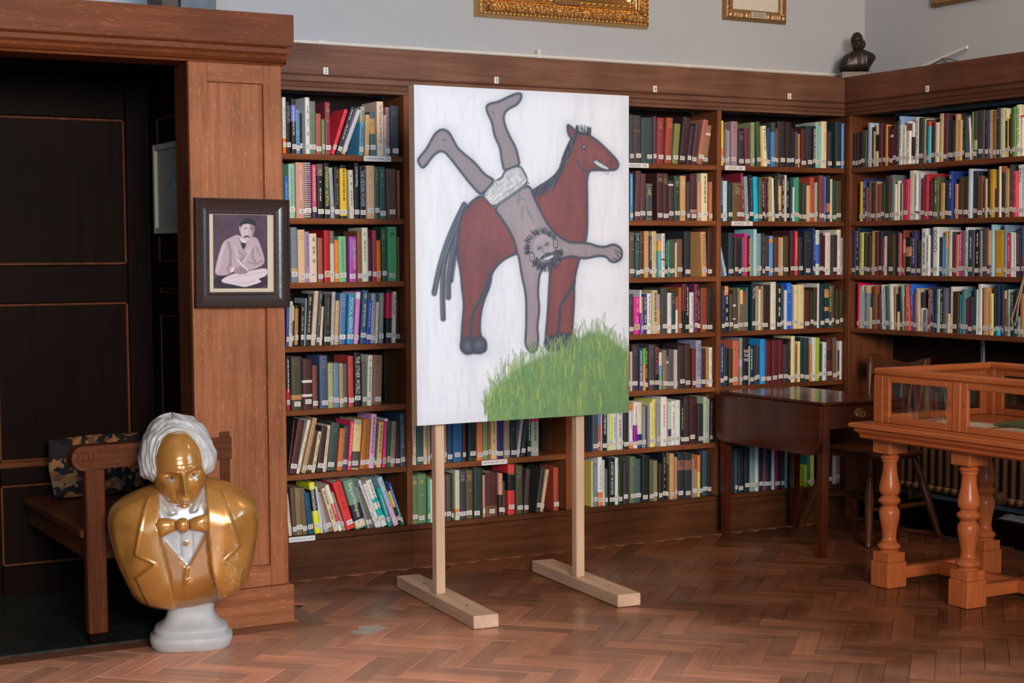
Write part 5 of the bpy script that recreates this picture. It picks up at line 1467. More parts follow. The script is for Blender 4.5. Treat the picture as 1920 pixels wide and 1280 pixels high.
def grid_mesh(name, mat, X, Y, Z, cols=None, smooth=True):
    """quad grid from 2-D arrays of coordinates, with an optional colour per vertex"""
    h_, w_ = X.shape; me = bpy.data.meshes.new(name)
    vs = np.stack([X, Y, Z], -1).reshape(-1, 3); idx = np.arange(h_*w_).reshape(h_, w_)
    q = np.stack([idx[:-1, :-1], idx[:-1, 1:], idx[1:, 1:], idx[1:, :-1]], -1).reshape(-1, 4)
    me.vertices.add(len(vs)); me.vertices.foreach_set('co', vs.ravel().astype(np.float32))
    me.loops.add(q.size); me.loops.foreach_set('vertex_index', q.ravel().astype(np.int32))
    me.polygons.add(len(q)); me.polygons.foreach_set('loop_start', np.arange(0, q.size, 4, dtype=np.int32))
    try: me.polygons.foreach_set('loop_total', np.full(len(q), 4, np.int32))
    except Exception: pass
    me.update(calc_edges=True)
    if cols is not None:
        ca = me.color_attributes.new('Col', 'FLOAT_COLOR', 'POINT'); c4 = np.ones((h_*w_, 4), np.float32); c4[:, :3] = cols.reshape(-1, 3); ca.data.foreach_set('color', c4.ravel())
    me.materials.append(mat)
    if smooth: me.polygons.foreach_set('use_smooth', [True]*len(me.polygons))
    return me
M['paint'] = vcol('oil_paint', .42, 0, .03, 400, .35)
ptg = thing('painting', 'large canvas of a grinning brown horse with an upside-down bearded rider', 'painting')
gx_ = CX0+.0+(CX1-CX0)*gs/1000; gz_ = CZ0+(CZ1-CZ0)*gt/1000; gy_ = CY+0*gs
obj('canvas_face', grid_mesh('canvas_face', M['paint'], gx_, gy_, gz_, img, False), None, ptg)
M['raw'] = plain('raw_canvas_edge', (.50, .345, .235), .8, 0, .06, 8)
M['rawt'] = plain('white_canvas_edge', (.74, .74, .76), .8, 0, .04, 20)
sd = MB()
sd.box(CX0, CX0+.004, CY+.0006, CY+.05, CZ0, CZ1); sd.box(CX1-.004, CX1, CY+.0006, CY+.05, CZ0, CZ1)
obj('canvas_side', sd, M['raw'], ptg)
sd = MB(); sd.box(CX0+.0042, CX1-.0042, CY+.0006, CY+.05, CZ1-.004, CZ1); sd.box(CX0+.0042, CX1-.0042, CY+.0006, CY+.05, CZ0, CZ0+.004); obj('canvas_edge', sd, M['rawt'], ptg)
for x0, x1, z0, z1, ax in ((CX0+.005, CX0+.05, CZ0+.005, CZ1-.005, 'z'), (CX1-.05, CX1-.005, CZ0+.005, CZ1-.005, 'z'), (CX0+.051, CX1-.051, CZ0+.005, CZ0+.05, 'x'), (CX0+.051, CX1-.051, CZ1-.05, CZ1-.005, 'x')):
    obj('stretcher_bar', MB().cbox(x0, x1, CY+.004, CY+.048, z0, z1, .002), M['pine_'+ax], ptg)
# two timber stands that carry it
def stand(px, fx0, fy0, fx1, fy1, label):
    t = thing('display_stand', label, 'stand', group='timber stands of the painting')
    a = math.atan2(fx1-fx0, -(fy1-fy0)); L_ = math.hypot(fx1-fx0, fy1-fy0); cx, cy = (fx0+fx1)/2, (fy0+fy1)/2
    obj('foot', MB().cbox(-.055, .055, -L_/2, L_/2, 0, .053, .003), M['pine_y'], t, (cx, cy, .0016), (0, 0, a))
    obj('post', MB().cbox(px-.021, px+.021, -.9485, -.9065, .055, 2.10, .003), M['pine_z'], t)
    k = MB()
    for q in (-.55, .55): k.lathe([(.006, 0), (.006, .0007)], 10, Matrix.Translation((cx-q*L_*.5*math.sin(a), cy+q*L_*.5*math.cos(a), .0547)))
    obj('plug', k, M['bench_z'], t)
    return t
stand(3.082, 3.142, -.50, 3.054, -1.40, 'pale timber T-shaped stand under the left side of the horse painting')
stand(3.782, 3.848, -.50, 3.768, -1.36, 'pale timber T-shaped stand under the right side of the horse painting')
# ------------------------------------------------------------------ busts
def ray_interval(P, z):
    xs = []; n = len(P)
    for i in range(n):
        (x0, z0), (x1, z1) = P[i], P[(i+1) % n]
        if (z0 > z) != (z1 > z): xs.append(x0+(z-z0)/(z1-z0)*(x1-x0))
    return (min(xs), max(xs)) if xs else None
def blur(a, k):
    for _ in range(k):
        a = (a+np.roll(a, 1, 0)+np.roll(a, -1, 0))/3; a = (a+np.roll(a, 1, 1)+np.roll(a, -1, 1))/3
    return a
def bust_torso(P, tf, tb, edge, relief=None, colour=None, nz=190, nu=150):
    """closed shell whose front outline is P; thickness swells away from the outline, relief adds the clothes"""
    zs_ = [p[1] for p in P]; z0, z1 = min(zs_), max(zs_)
    tt = .5-.5*np.cos(np.pi*np.linspace(.012, .988, nz)); rows = z0+(z1-z0)*tt
    u = .5-.5*np.cos(np.pi*np.linspace(0, 1, nu))
    X = np.zeros((nz, nu)); Z = np.repeat(rows[:, None], nu, 1)
    for i, z in enumerate(rows):
        a, b = ray_interval(P, z); X[i] = a+(b-a)*u
    d_ = segdist(P, True, X, Z, 1.0); d_[:, 0] = 0; d_[:, -1] = 0
    k = np.clip(d_/edge, 0, 1); prof_ = np.sqrt(np.clip(1-(1-k)**2.3, 0, 1))
    yf = -tf*prof_; yb = tb*prof_
    if relief is not None: yf = yf-relief(X, Z)*np.clip(k*6, 0, 1)
    XX = np.concatenate([X, X[:, ::-1]], 1); YY = np.concatenate([yf, yb[:, ::-1]], 1); ZZ = np.concatenate([Z, Z[:, ::-1]], 1)
    cc = None
    if colour is not None: cc = np.concatenate([colour(X, Z), np.broadcast_to(colour(X[:1, :1]*0+9, Z[:1, :1]), (nz, nu, 3))], 1)
    return XX, YY, ZZ, cc
def bilin(A, fx_, fy_):
    h_, w_ = A.shape[:2]; fx_ = np.clip(fx_, 0, w_-1.001); fy_ = np.clip(fy_, 0, h_-1.001); x0 = fx_.astype(int); y0 = fy_.astype(int); a = fx_-x0; b = fy_-y0
    if A.ndim == 3: a = a[..., None]; b = b[..., None]
    return A[y0, x0]*(1-a)*(1-b)+A[y0, x0+1]*a*(1-b)+A[y0+1, x0]*(1-a)*b+A[y0+1, x0+1]*a*b
BS = 2.667*498
def bl(cx, cy): return ((190+cx/2.667-352)/498, (1222-760-cy/2.667)/498)
TOR = [(265, 398), (205, 415), (150, 438), (95, 470), (62, 500), (44, 540), (38, 585), (50, 670), (80, 790), (120, 890), (165, 985), (250, 1030), (370, 1046), (480, 1035), (590, 1010), (660, 985), (735, 915), (765, 800), (790, 650), (797, 560), (790, 515), (768, 478), (730, 445), (690, 418), (640, 396), (590, 380), (535, 368), (400, 360), (300, 380)]
TORl = [bl(*p) for p in chaikin(TOR, 1)]
# relief of the jacket, lapels, waistcoat and shirt, drawn on a raster in the sculpture's front view
RH, RW = 360, 430
ry_, rx_ = np.meshgrid(np.arange(RH)*2.+340, np.arange(RW)*2., indexing='ij')
Rl = np.full((RH, RW), .017); Rc = np.zeros((RH, RW, 3)); 
GOLD, GOLD2, WHT = np.array((.46, .205, .042)), np.array((.35, .145, .028)), np.array((.46, .43, .40))
Rc[:] = GOLD
def reg(P, h_=None, col=None):
    m_ = inside(P, rx_, ry_)
    if h_ is not None: Rl[m_] = h_
    if col is not None: Rc[m_] = col
    return m_
reg([(300, 400), (298, 560), (305, 650), (335, 780), (378, 1050), (590, 1050), (590, 1005), (545, 800), (530, 600), (525, 380), (420, 350)], .002, GOLD2)
reg([(300, 400), (300, 600), (312, 645), (430, 792), (505, 660), (528, 600), (525, 380), (420, 340)], -.004, WHT)
reg([(300, 400), (300, 420), (312, 470), (352, 530), (385, 520), (360, 480), (330, 430)], .004, WHT); reg([(528, 380), (520, 420), (505, 470), (478, 515), (450, 520), (470, 470)], .004, WHT)
lapL = [(262, 395), (235, 460), (205, 560), (174, 718), (268, 764), (176, 838), (212, 930), (255, 1032), (378, 1046), (340, 800), (305, 660), (298, 560), (300, 400)]
lapR = [(585, 378), (640, 520), (692, 695), (618, 760), (707, 820), (690, 900), (665, 980), (592, 1010), (545, 800), (530, 600), (527, 380)]
reg(lapL, .034); reg(lapR, .034)
for P in ([(430, 792), (416, 870), (425, 950), (446, 1040)],):
    dd_ = segdist(P, False, rx_, ry_, 1.0); Rl += .004*np.exp(-(dd_/7)**2)
for P in (lapL[:6], lapR[:5]):
    dd_ = segdist(P, False, rx_, ry_, 1.0); Rl += .006*np.exp(-(dd_/8)**2)
for P in ([(395, 620), (398, 760)], [(452, 620), (456, 750)]):
    dd_ = segdist(P, False, rx_, ry_, 1.0); Rl -= .002*np.exp(-(dd_/3)**2)
for cx_, cy_, rr_ in ((440, 868, 20), (425, 672, 11)):
    dd_ = np.hypot(rx_-cx_, ry_-cy_); Rl += .008*np.clip((rr_-dd_)/6, 0, 1)
    Rc[dd_ < rr_] = GOLD
dd_ = np.hypot((rx_-730)/45, (ry_-640)/80); Rl -= .018*np.exp(-dd_**2)
dd_ = np.hypot((rx_-120)/40, (ry_-700)/120); Rl -= .014*np.exp(-dd_**2)
Rl = blur(Rl, 2)
wear = smooth_noise((RH, RW), (70, 84), 21); wm = (wear > .86) & (rx_ > 540) & (rx_ < 700) & (ry_ > 680); Rc[wm] = (.55, .48, .36)
Rc = Rc*(.86+.28*smooth_noise((RH, RW), (9, 11), 22))[..., None]; Rc = np.stack([blur(Rc[..., i], 1) for i in range(3)], -1)
def r_rel(X, Z): return bilin(Rl, ((X*498+352-190)*2.667)/2, (((1222-760)-Z*498)*2.667-340)/2)
def r_col(X, Z): return np.where((X > 5)[..., None], GOLD, bilin(Rc, ((X*498+352-190)*2.667)/2, (((1222-760)-Z*498)*2.667-340)/2))
M['gilt'] = vcol('gold_bronze_paint', .27, .25, .18, 26, .05, coat=.55)
M['plaster'] = plain('off_white_plaster', (.45, .44, .43), .5, 0, .18, 22, .1)
bust = thing('bust', 'large gold-painted bust of a white-haired man in a bow tie, on the floor', 'bust', (1.935, -1.06, .0016), -.316)
XX, YY, ZZ, cc = bust_torso(TORl, .150, .12, .17, r_rel, r_col)
obj('torso', grid_mesh('torso', M['gilt'], XX, YY, ZZ, cc), None, bust)

def head_mesh(cx_, cy_, cz_, a, b, c, ry, feats=True, nu=200, nv=160, dark=None):
    """head: an egg whose front carries brow, sockets, nose, lips and chin; returns arrays and colours"""
    th = np.linspace(.02, np.pi-.02, nv)[:, None]; ph = np.linspace(-np.pi, np.pi, nu)[None, :]
    x = np.sin(th)*np.sin(ph); y = -np.sin(th)*np.cos(ph); z = np.cos(th)*np.ones_like(ph)
    full = np.sqrt(np.clip(1-np.abs(z)**3.6, 0, 1))/np.maximum(np.sqrt(np.clip(1-z*z, 0, 1)), .08)   # keeps jaw and chin well forward
    low = np.clip(-z*1.4, 0, 1); kf = 1+(np.minimum(full, 2.6)-1)*low*np.clip(-y*3, 0, 1)
    y = y*(1+(kf-1)*1.0); x = x*(1+(np.minimum(full, 1.5)-1)*low*.55)
    jaw = np.where(z < 0, 1-.06*(-z)**1.8, 1.0); x = x*jaw
    u, v = x, z; front = np.clip(-y*3, 0, 1)
    g = lambda u0, v0, su, sv: np.exp(-((u-u0)/su)**2-((v-v0)/sv)**2)
    r_ = np.zeros_like(u)
    n0 = .06
    for s in (-1, 1):
        e0 = n0+s*.42
        r_ += -.030*g(e0, -.02, .24, .12)+.014*g(e0, -.075, .17, .075)+.016*g(e0-s*.05, .10, .30, .055)
        r_ += .010*g(n0+s*.62, -.28, .22, .2)-.007*g(n0+s*.33, -.50, .05, .16)+.008*g(n0+s*.17, -.40, .07, .06)
        r_ += -.010*g(n0+s*.80, -.55, .2, .25)
    rid = np.clip((.06-v)/.46, 0, 1); nose = np.where((v < .08), (.010+.042*rid**1.1)*np.exp(-((u-n0)/(.075+.05*rid))**2), 0)*np.clip((v+.50)/.07, 0, 1)*np.clip((.10-v)/.06, 0, 1)
    r_ += nose
    r_ += .014*g(n0, -.62, .34, .17)-.010*g(n0, -.685, .30, .022)+.007*g(n0, -.645, .2, .03)+.008*g(n0, -.735, .18, .035)-.008*g(n0, -.80, .2, .035)+.018*g(n0, -.92, .22, .09)-.004*g(n0, -.57, .03, .06)
    r_ += -.004*g(n0, .10, .05, .08)
    for vv in (.22, .30, .38): r_ += -.0007*np.exp(-((v-vv-.02*np.cos(u*5))/.018)**2)*np.exp(-(u/.5)**2)
    k = a/.099
    X = cx_+a*x; Y = cy_+b*y-r_*front*k; Z = cz_+c*z
    col = np.ones(x.shape+(3,))*(GOLD if dark is None else dark)
    if dark is None:
        for s in (-1, 1):
            w_ = np.clip(g(n0+s*.44, -.10, .15, .072)*front*2.2-1.0, 0, 1)[..., None]; col = col*(1-w_)+WHT*w_
            w_ = np.clip(g(n0+s*.40+.0, -.055, .05, .035)*front*3-1.0, 0, 1)[..., None]; col = col*(1-w_)+np.array((.06, .035, .02))*w_
        w_ = np.clip(g(n0, -.70, .22, .022)*front*1.6-.7, 0, 1)[..., None]; col = col*(1-w_)+WHT*.8*w_
        col = col*(.88+.24*smooth_noise(col.shape[:2], (14, 18), 31))[..., None]
    # turn: roll about y, nod about x
    return X, Y, Z, col
def turn(X, Y, Z, c_, pitch, yaw, roll):
    R_ = (Matrix.Rotation(yaw, 3, 'Z') @ Matrix.Rotation(pitch, 3, 'X') @ Matrix.Rotation(roll, 3, 'Y'))
    A = np.array(R_); P = np.stack([X-c_[0], Y-c_[1], Z-c_[2]], -1) @ A.T
    return P[..., 0]+c_[0], P[..., 1]+c_[1], P[..., 2]+c_[2]
HC = (-.027, -.068, .699)
X, Y, Z, col = head_mesh(*HC, .101, .128, .152, 0)
X, Y, Z = turn(X, Y, Z, HC, math.radians(7), math.radians(5), math.radians(-5))
obj('head', grid_mesh('head', M['gilt'], X, Y, Z, col), None, bust)
# hair: swept-back strands, full at the sides
def hair_mesh(cx_, cy_, cz_, a, b, cu, cd, seed, amp=.0045, freq=520, flare=.02, nu=300, nv=220):
    th = np.linspace(.02, np.pi-.02, nv)[:, None]; ph = np.linspace(-np.pi, np.pi, nu)[None, :]
    x = np.sin(th)*np.sin(ph); y = -np.sin(th)*np.cos(ph); z = np.cos(th)*np.ones_like(ph)
    X = a*x; Z = np.where(z > 0, cu*z, cd*z); Y = b*y
    n_ = smooth_noise(x.shape, (7, 12), seed); n2 = smooth_noise(x.shape, (26, 40), seed+1); n3 = smooth_noise(x.shape, (4, 7), seed+2)
    rho = np.hypot(X*1.0, Z-.02)
    st = np.sin(rho*freq+n_*9+np.abs(X)*60)*.6+np.sin(rho*freq*.47+n3*12)*.6+(n2-.5)*.9
    w = 1+(n_-.5)*.10
    sd_ = np.exp(-((Z+.045)/.055)**2)*np.clip(np.abs(x)*1.4-.3, 0, 1)
    nx_, ny_, nz_ = x, y, z
    o_ = amp*st+(w-1)*a*.6+flare*sd_
    return cx_+X+nx_*o_, cy_+Y+ny_*o_-.030*sd_*np.clip(-y+.4, 0, 1), cz_+Z+nz_*o_
X, Y, Z = hair_mesh(-.027, .004, .735, .136, .148, .156, .112, 41)
X, Y, Z = turn(X, Y, Z, HC, math.radians(6), math.radians(4), math.radians(-5))
M['hairw'] = plain('painted_white_hair', (.44, .42, .40), .42, 0, .2, 40, .1)
obj('hair', grid_mesh('hair', M['hairw'], X, Y, Z), None, bust)
nk = MB().lathe([(.098, .455), (.080, .485), (.066, .515), (.056, .54), (.05, .60)], 28, Matrix.Translation((-.006, -.035, 0)))
obj('neck', nk, M['plaster'], bust, smooth=True)
def inflate(mb, P, y0, t, rings=6, back=.4):
    cx_ = sum(p[0] for p in P)/len(P); cz_ = sum(p[1] for p in P)/len(P); n = len(P); vs = []; fs = []
    seq = [(s, -t*math.sqrt(max(0, 1-s**3))) for s in [.02, .2, .4, .6, .8, .93, 1.0]]
    seq += [(s, back*t*math.sqrt(max(0, 1-s**3))) for s in (.93, .6, .02)]
    for s, dy in seq:
        for x, z in P: vs.append((cx_+(x-cx_)*s, y0+dy, cz_+(z-cz_)*s))
    for j in range(len(seq)-1):
        for i in range(n): fs.append((j*n+i, j*n+(i+1) % n, (j+1)*n+(i+1) % n, (j+1)*n+i))
    return mb.add(vs, fs, tuple(GOLD*1.05))
tie = MB()
for P in ([(276, 560), (300, 534), (340, 536), (380, 546), (382, 600), (340, 618), (300, 634), (288, 606)], [(443, 548), (480, 532), (532, 520), (540, 560), (536, 614), (505, 612), (443, 598)]):
    inflate(tie, [bl(*p) for p in P], -.168, .030)
inflate(tie, [bl(*p) for p in chaikin([(378, 536), (446, 536), (444, 612), (380, 610)], 2)], -.178, .028)
obj('bow_tie', tie, M['gilt'], bust, smooth='all')
def socle(prof_, dy=.8, seg=48, n_=3.2):
    mb = MB(); vs = []; fs = []
    for r_, z in prof_:
        for k in range(seg):
            a = 2*math.pi*k/seg; c_, s_ = math.cos(a), math.sin(a)
            q = (abs(c_)**n_+abs(s_)**n_)**(-1/n_); vs.append((r_*q*c_*.96, r_*q*s_*dy*.96, z))
    m_ = len(prof_)
    for j in range(m_-1):
        for k in range(seg): fs.append((j*seg+k, j*seg+(k+1) % seg, (j+1)*seg+(k+1) % seg, (j+1)*seg+k))
    fs += [tuple(range(seg-1, -1, -1)), tuple(range((m_-1)*seg, m_*seg))]
    return mb.add(vs, fs)
so = socle([(.148, 0), (.156, .010), (.162, .028), (.163, .042), (.156, .052), (.146, .056), (.143, .060), (.146, .068), (.144, .076), (.134, .084), (.117, .094), (.104, .108), (.095, .126), (.091, .145), (.094, .165), (.104, .182), (.10, .21)])
obj('socle', so, M['plaster'], bust, (.008, 0, 0), smooth=True)

# small dark bust on the corner of the cornice
def sl(cx, cy): return ((1580+cx/11.64-1623)/337, (40+1020/11.64-(40+cy/11.64))/337)
ST_ = [(365, 570), (300, 610), (220, 660), (160, 740), (120, 820), (95, 885), (120, 960), (160, 1030), (240, 1050), (480, 1040), (760, 1020), (795, 960), (830, 880), (890, 790), (932, 720), (930, 680), (890, 620), (820, 585), (740, 550), (630, 500), (520, 480), (430, 520)]
STl = [sl(*p) for p in chaikin(ST_, 1)]
sb = thing('bust', 'small dark bronze bust standing on the cornice in the corner', 'bust', (6.245, .055, 2.4525), -.55)
def s_rel(X, Z):
    r_ = np.zeros_like(X)
    for P, h_ in (([(345, 600), (300, 700), (215, 1040)], .004), ([(560, 540), (530, 760), (530, 1030)], .004), ([(640, 620), (640, 1010)], .003), ([(700, 640), (720, 1000)], .003)):
        dd_ = segdist([sl(*p) for p in P], False, X, Z, 1.0); r_ += h_*np.exp(-(dd_/.006)**2)
    return r_
XX, YY, ZZ, cc = bust_torso(STl, .05, .045, .06, s_rel, None, 90, 70)
obj('torso', grid_mesh('torso', M['bronze'], XX, YY, ZZ+.058), None, sb)
hc = sl(505, 350); HC2 = (hc[0], -.012, hc[1]+.058)
X, Y, Z, col = head_mesh(*HC2, .036, .046, .052, 0, True, 110, 90, np.array((.03, .02, .016)))
X, Y, Z = turn(X, Y, Z, HC2, math.radians(4), math.radians(-18), 0)
obj('head', grid_mesh('head', M['bronze'], X, Y, Z), None, sb)
X, Y, Z = hair_mesh(HC2[0]+.012, .018, HC2[2]-.010, .036, .042, .034, .036, 61, .0022, 1500, .004, 140, 100)
obj('hair', grid_mesh('hair', M['bronze'], X, Y, Z), None, sb)
obj('neck', MB().lathe([(.034, .150), (.026, .175), (.025, .20)], 18, Matrix.Translation((HC2[0]+.004, .0, 0))), M['bronze'], sb, smooth=True)
obj('block', MB().cbox(-.088, .080, -.052, .052, .0, .058, .002), M['bronze'], sb)
# ------------------------------------------------------------------ glazed display case on turned legs
dc = thing('display_case', 'glazed oak display case on turned legs at the right edge', 'display case')
X0, X1, Y0, Y1 = 4.94, 5.66, -3.05, -1.56          # front face, back, near end, far end
ZB, ZT = .742, .985
obj('floor_board', MB().cbox(X0-.01, X1+.01, Y0-.01, Y1+.01, ZB-.03, ZB, .003), M['show_y'], dc)
mo = [(0, .738), (-.072, .738), (-.078, .732), (-.078, .720), (-.060, .712), (-.058, .700), (-.046, .690), (-.040, .682), (-.044, .676), (-.036, .668), (-.018, .662), (0, .660)]
def ring(mb, prof, ax0, ax1, ay0, ay1):
    n = len(prof); rings = []; vs = []; fs = []
    for sx, sy in ((0, 0), (1, 0), (1, 1), (0, 1)):
        for p, z in prof:
            vs.append(((ax1-p) if sx else (ax0+p), (ay1-p) if sy else (ay0+p), z))
    for c_ in range(4):
        for i in range(n):
            j = (i+1) % n; a, b = c_*n, ((c_+1) % 4)*n; fs.append((a+i, a+j, b+j, b+i))
    return mb.add(vs, fs)
obj('base_moulding', ring(MB(), mo, X0, X1, Y0, Y1), M['show_y'], dc)
obj('apron', MB().cbox(X0+.02, X1-.02, Y0+.02, Y1-.02, .655, .70, .003), M['show_y'], dc)
# corner and middle posts, top rails
pw = .058
posts_y = [(Y1-pw, Y1), (-2.087, -2.041), (-2.60, -2.554), (Y0, Y0+pw)]
for y0, y1 in posts_y:
    for x0, x1 in ((X0, X0+.04), (X1-.04, X1)):
        obj('post', MB().cbox(x0, x1, y0, y1, ZB+.0005, .9535, .003), M['show_z'], dc)
for x0, x1 in ((X0-.004, X0+.042), (X1-.042, X1+.004)): obj('top_rail', MB().cbox(x0, x1, Y0, Y1, .954, ZT, .008), M['show_y'], dc)
for y0, y1 in ((Y0+.0005, Y0+.045), (Y1-.045, Y1-.0005)): obj('top_rail', MB().cbox(X0+.0425, X1-.0425, y0, y1, .954, ZT-.001, .006), M['show_x'], dc)
obj('glass_top', MB().add([(X0+.0425, Y0+.0455, .968), (X1-.0425, Y0+.0455, .968), (X1-.0425, Y1-.0455, .968), (X0+.0425, Y1-.0455, .968)], [(0, 1, 2, 3)]), M['glass'], dc)
def sash(x, y0, y1, s):
    m = MB(); fw = .036; z0, z1 = ZB+.001, .953; t = .018*s
    xa, xb = sorted((x, x+t))
    m.cbox(xa, xb, y0, y0+fw, z0, z1, .003); m.cbox(xa, xb, y1-fw, y1, z0, z1, .003)
    m.cbox(xa, xb, y0+fw+.0003, y1-fw-.0003, z0, z0+.030, .003); m.cbox(xa, xb, y0+fw+.0003, y1-fw-.0003, z1-.028, z1, .003)
    o = obj('sash', m, M['show_y'], dc); xg = x+t*.5
    obj('pane', MB().add([(xg, y0+fw, z0+.030), (xg, y1-fw, z0+.030), (xg, y1-fw, z1-.028), (xg, y0+fw, z1-.028)], [(0, 1, 2, 3)]), M['glass'], o)
    k = MB()
    for yy in (y0+.015, y1-.015): k.lathe([(.0035, 0), (.003, .001)], 8, Matrix.Translation((x, yy, .85)) @ Matrix.Rotation(-math.pi/2, 4, 'Y'))
    obj('screw', k, M['blackwire'], o)
for (a0, a1), (b0, b1) in zip(posts_y, posts_y[1:]):
    sash(X0+.004, b1+.0008, a0-.0008, 1); sash(X1-.004, b1+.0008, a0-.0008, -1)
for y, s in ((Y0+.004, 1), (Y1-.022, 1)):
    m = MB(); m.cbox(X0+.041, X0+.08, y, y+.018, ZB+.001, .953, .003); m.cbox(X1-.08, X1-.041, y, y+.018, ZB+.001, .953, .003); m.cbox(X0+.0805, X1-.0805, y, y+.018, ZB+.001, ZB+.031, .003); m.cbox(X0+.0805, X1-.0805, y, y+.018, .925, .953, .003)
    o = obj('sash', m, M['show_x'], dc); obj('pane', MB().add([(X0+.08, y+.008, ZB+.031), (X1-.08, y+.008, ZB+.031), (X1-.08, y+.008, .925), (X0+.08, y+.008, .925)], [(0, 1, 2, 3)]), M['glass'], o)
LEG = [(.030, .602), (.033, .596), (.040, .590), (.043, .585), (.040, .578), (.034, .575), (.036, .571), (.037, .567), (.033, .562), (.031, .556), (.032, .530), (.036, .500), (.043, .470), (.047, .448), (.046, .430), (.040, .418), (.034, .411), (.036, .407), (.046, .398), (.050, .389), (.046, .380), (.037, .370), (.033, .366), (.036, .360), (.044, .348), (.047, .332), (.044, .308), (.038, .280), (.033, .250), (.031, .225), (.032, .214), (.036, .209), (.033, .204), (.038, .200), (.049, .190), (.052, .181), (.047, .171), (.039, .167), (.040, .165), (.050, .158)]
def turned(cx, cy):
    l = obj('leg', MB().lathe(LEG[::-1], 36, Matrix.Translation((cx, cy, 0))), M['show_z'], dc, smooth=True)
    obj('block', MB().cbox(cx-.054, cx+.054, cy-.054, cy+.054, .6025, .6615, .003), M['show_z'], l)
    obj('foot_block', MB().cbox(cx-.050, cx+.050, cy-.050, cy+.050, .115, .1575, .002), M['show_z'], l)
    obj('foot_block', MB().cbox(cx-.056, cx+.056, cy-.056, cy+.056, .0016, .1145, .003), M['show_z'], l)
for cy in (-1.60, -2.08, -2.9):
    turned(5.005, cy); turned(5.595, cy)
    obj('stretcher', MB().cbox(5.062, 5.538, cy-.022, cy+.022, .03, .085, .003), M['show_x'], dc)
obj('stretcher', MB().cbox(5.278, 5.322, -2.877, -1.623, .0305, .0845, .003), M['show_y'], dc)
# papers and the green folder inside
M['paper'] = plain('old_paper', (.62, .56, .47), .8, 0, .05)
M['folder'] = plain('green_cloth_folder', (.13, .15, .075), .7, 0, .25, 30)
for (x, y, w, h, a, m, lab, t) in ((5.20, -1.86, .21, .30, .2, 'paper', 'cream paper sheet at the far end of the display case', .0015), (5.14, -2.21, .21, .30, -.15, 'paper', 'cream paper sheet in front of the green folder in the display case', .0015), (5.10, -2.52, .21, .30, .1, 'paper', 'cream paper sheet nearest the camera in the display case', .0015), (5.42, -2.17, .30, .42, .12, 'folder', 'green cloth-covered folder lying in the display case', .014)):
    o = obj('paper_sheet' if m == 'paper' else 'folder', MB().cbox(-w/2, w/2, -h/2, h/2, 0, t, .0005), M[m], None, (x, y, ZB+.0006), (0, 0, a)); tag(o, lab, 'paper' if m == 'paper' else 'folder')
# ------------------------------------------------------------------ drop-leaf table in the corner
tb = thing('drop_leaf_table', 'dark mahogany drop-leaf table in front of the corner bookshelves', 'table')
TX0, TX1, TY0, TY1, TZ = 5.175, 5.70, -.945, -.10, .767
obj('table_top', MB().cbox(TX0, TX1, TY0, TY1, TZ-.018, TZ, .006), M['mahog_y'], tb)
def leaf(x, s):
    m = MB(); R_ = .085; pts = [(TY1-.004, TZ-.016), (TY1-.004, .505)]
    pts = [(TY1-.004, TZ-.016)]
    for k in range(7): a = math.pi/2*k/6; pts.append((TY1-.004-.05+.05*math.cos(a), .502+.05-.05*math.sin(a)))
    for k in range(9): a = math.pi/2*k/8; pts.append((TY0+.004+R_-R_*math.sin(a), .502+R_-R_*math.cos(a)))
    pts.append((TY0+.004, TZ-.016))
    xs = sorted((x, x+s*.016)); m.prism(pts, 'x', xs[0], xs[1]); return obj('drop_leaf', m, M['mahog_y'], tb)
leaf(TX0-.002, -1); leaf(TX1+.002, 1)
for cx in (TX0+.028, TX1-.028):
    for cy in (TY0+.03, TY1-.03):
        m = MB(); a, b = .024, .017
        m.add([(cx-b, cy-b, .0016), (cx+b, cy-b, .0016), (cx+b, cy+b, .0016), (cx-b, cy+b, .0016), (cx-a, cy-a, TZ-.019), (cx+a, cy-a, TZ-.019), (cx+a, cy+a, TZ-.019), (cx-a, cy+a, TZ-.019)], [(3, 2, 1, 0), (4, 5, 6, 7), (0, 1, 5, 4), (1, 2, 6, 5), (2, 3, 7, 6), (3, 0, 4, 7)])
        obj('leg', m, M['mahog_z'], tb)
obj('frieze', MB().cbox(TX0+.008, TX0+.024, TY0+.056, TY1-.056, .63, TZ-.0185, .001), M['mahog_y'], tb); obj('frieze', MB().cbox(TX1-.024, TX1-.008, TY0+.056, TY1-.056, .63, TZ-.0185, .001), M['mahog_y'], tb)
obj('frieze', MB().cbox(TX0+.054, TX1-.054, TY1-.03, TY1-.015, .63, TZ-.0185, .001), M['mahog_x'], tb)
dr = obj('drawer', MB().cbox(TX0+.054, TX1-.054, TY0+.014, TY0+.034, .632, TZ-.020, .002), M['mahog_x'], tb)
hm = MB(); hx, hz = 5.417, .705
Mh = Matrix.Translation((hx, TY0+.0135, hz)) @ Matrix.Rotation(math.pi/2, 4, 'X') @ Matrix.Diagonal((1.35, 1, 1, 1))
hm.lathe([(.0, .0), (.024, .0), (.025, .002), (.021, .004), (.015, .003), (.0, .004)], 24, Mh, caps=False)
hm.tube([(hx-.026, TY0+.008, hz+.004), (hx-.028, TY0+.002, hz-.006), (hx-.018, TY0-.001, hz-.018), (hx, TY0-.002, hz-.022), (hx+.018, TY0-.001, hz-.018), (hx+.028, TY0+.002, hz-.006), (hx+.026, TY0+.008, hz+.004)], .0025, 8)
obj('handle', hm, M['brass'], dr, smooth=True)['label'] = 'oval brass plate handle'
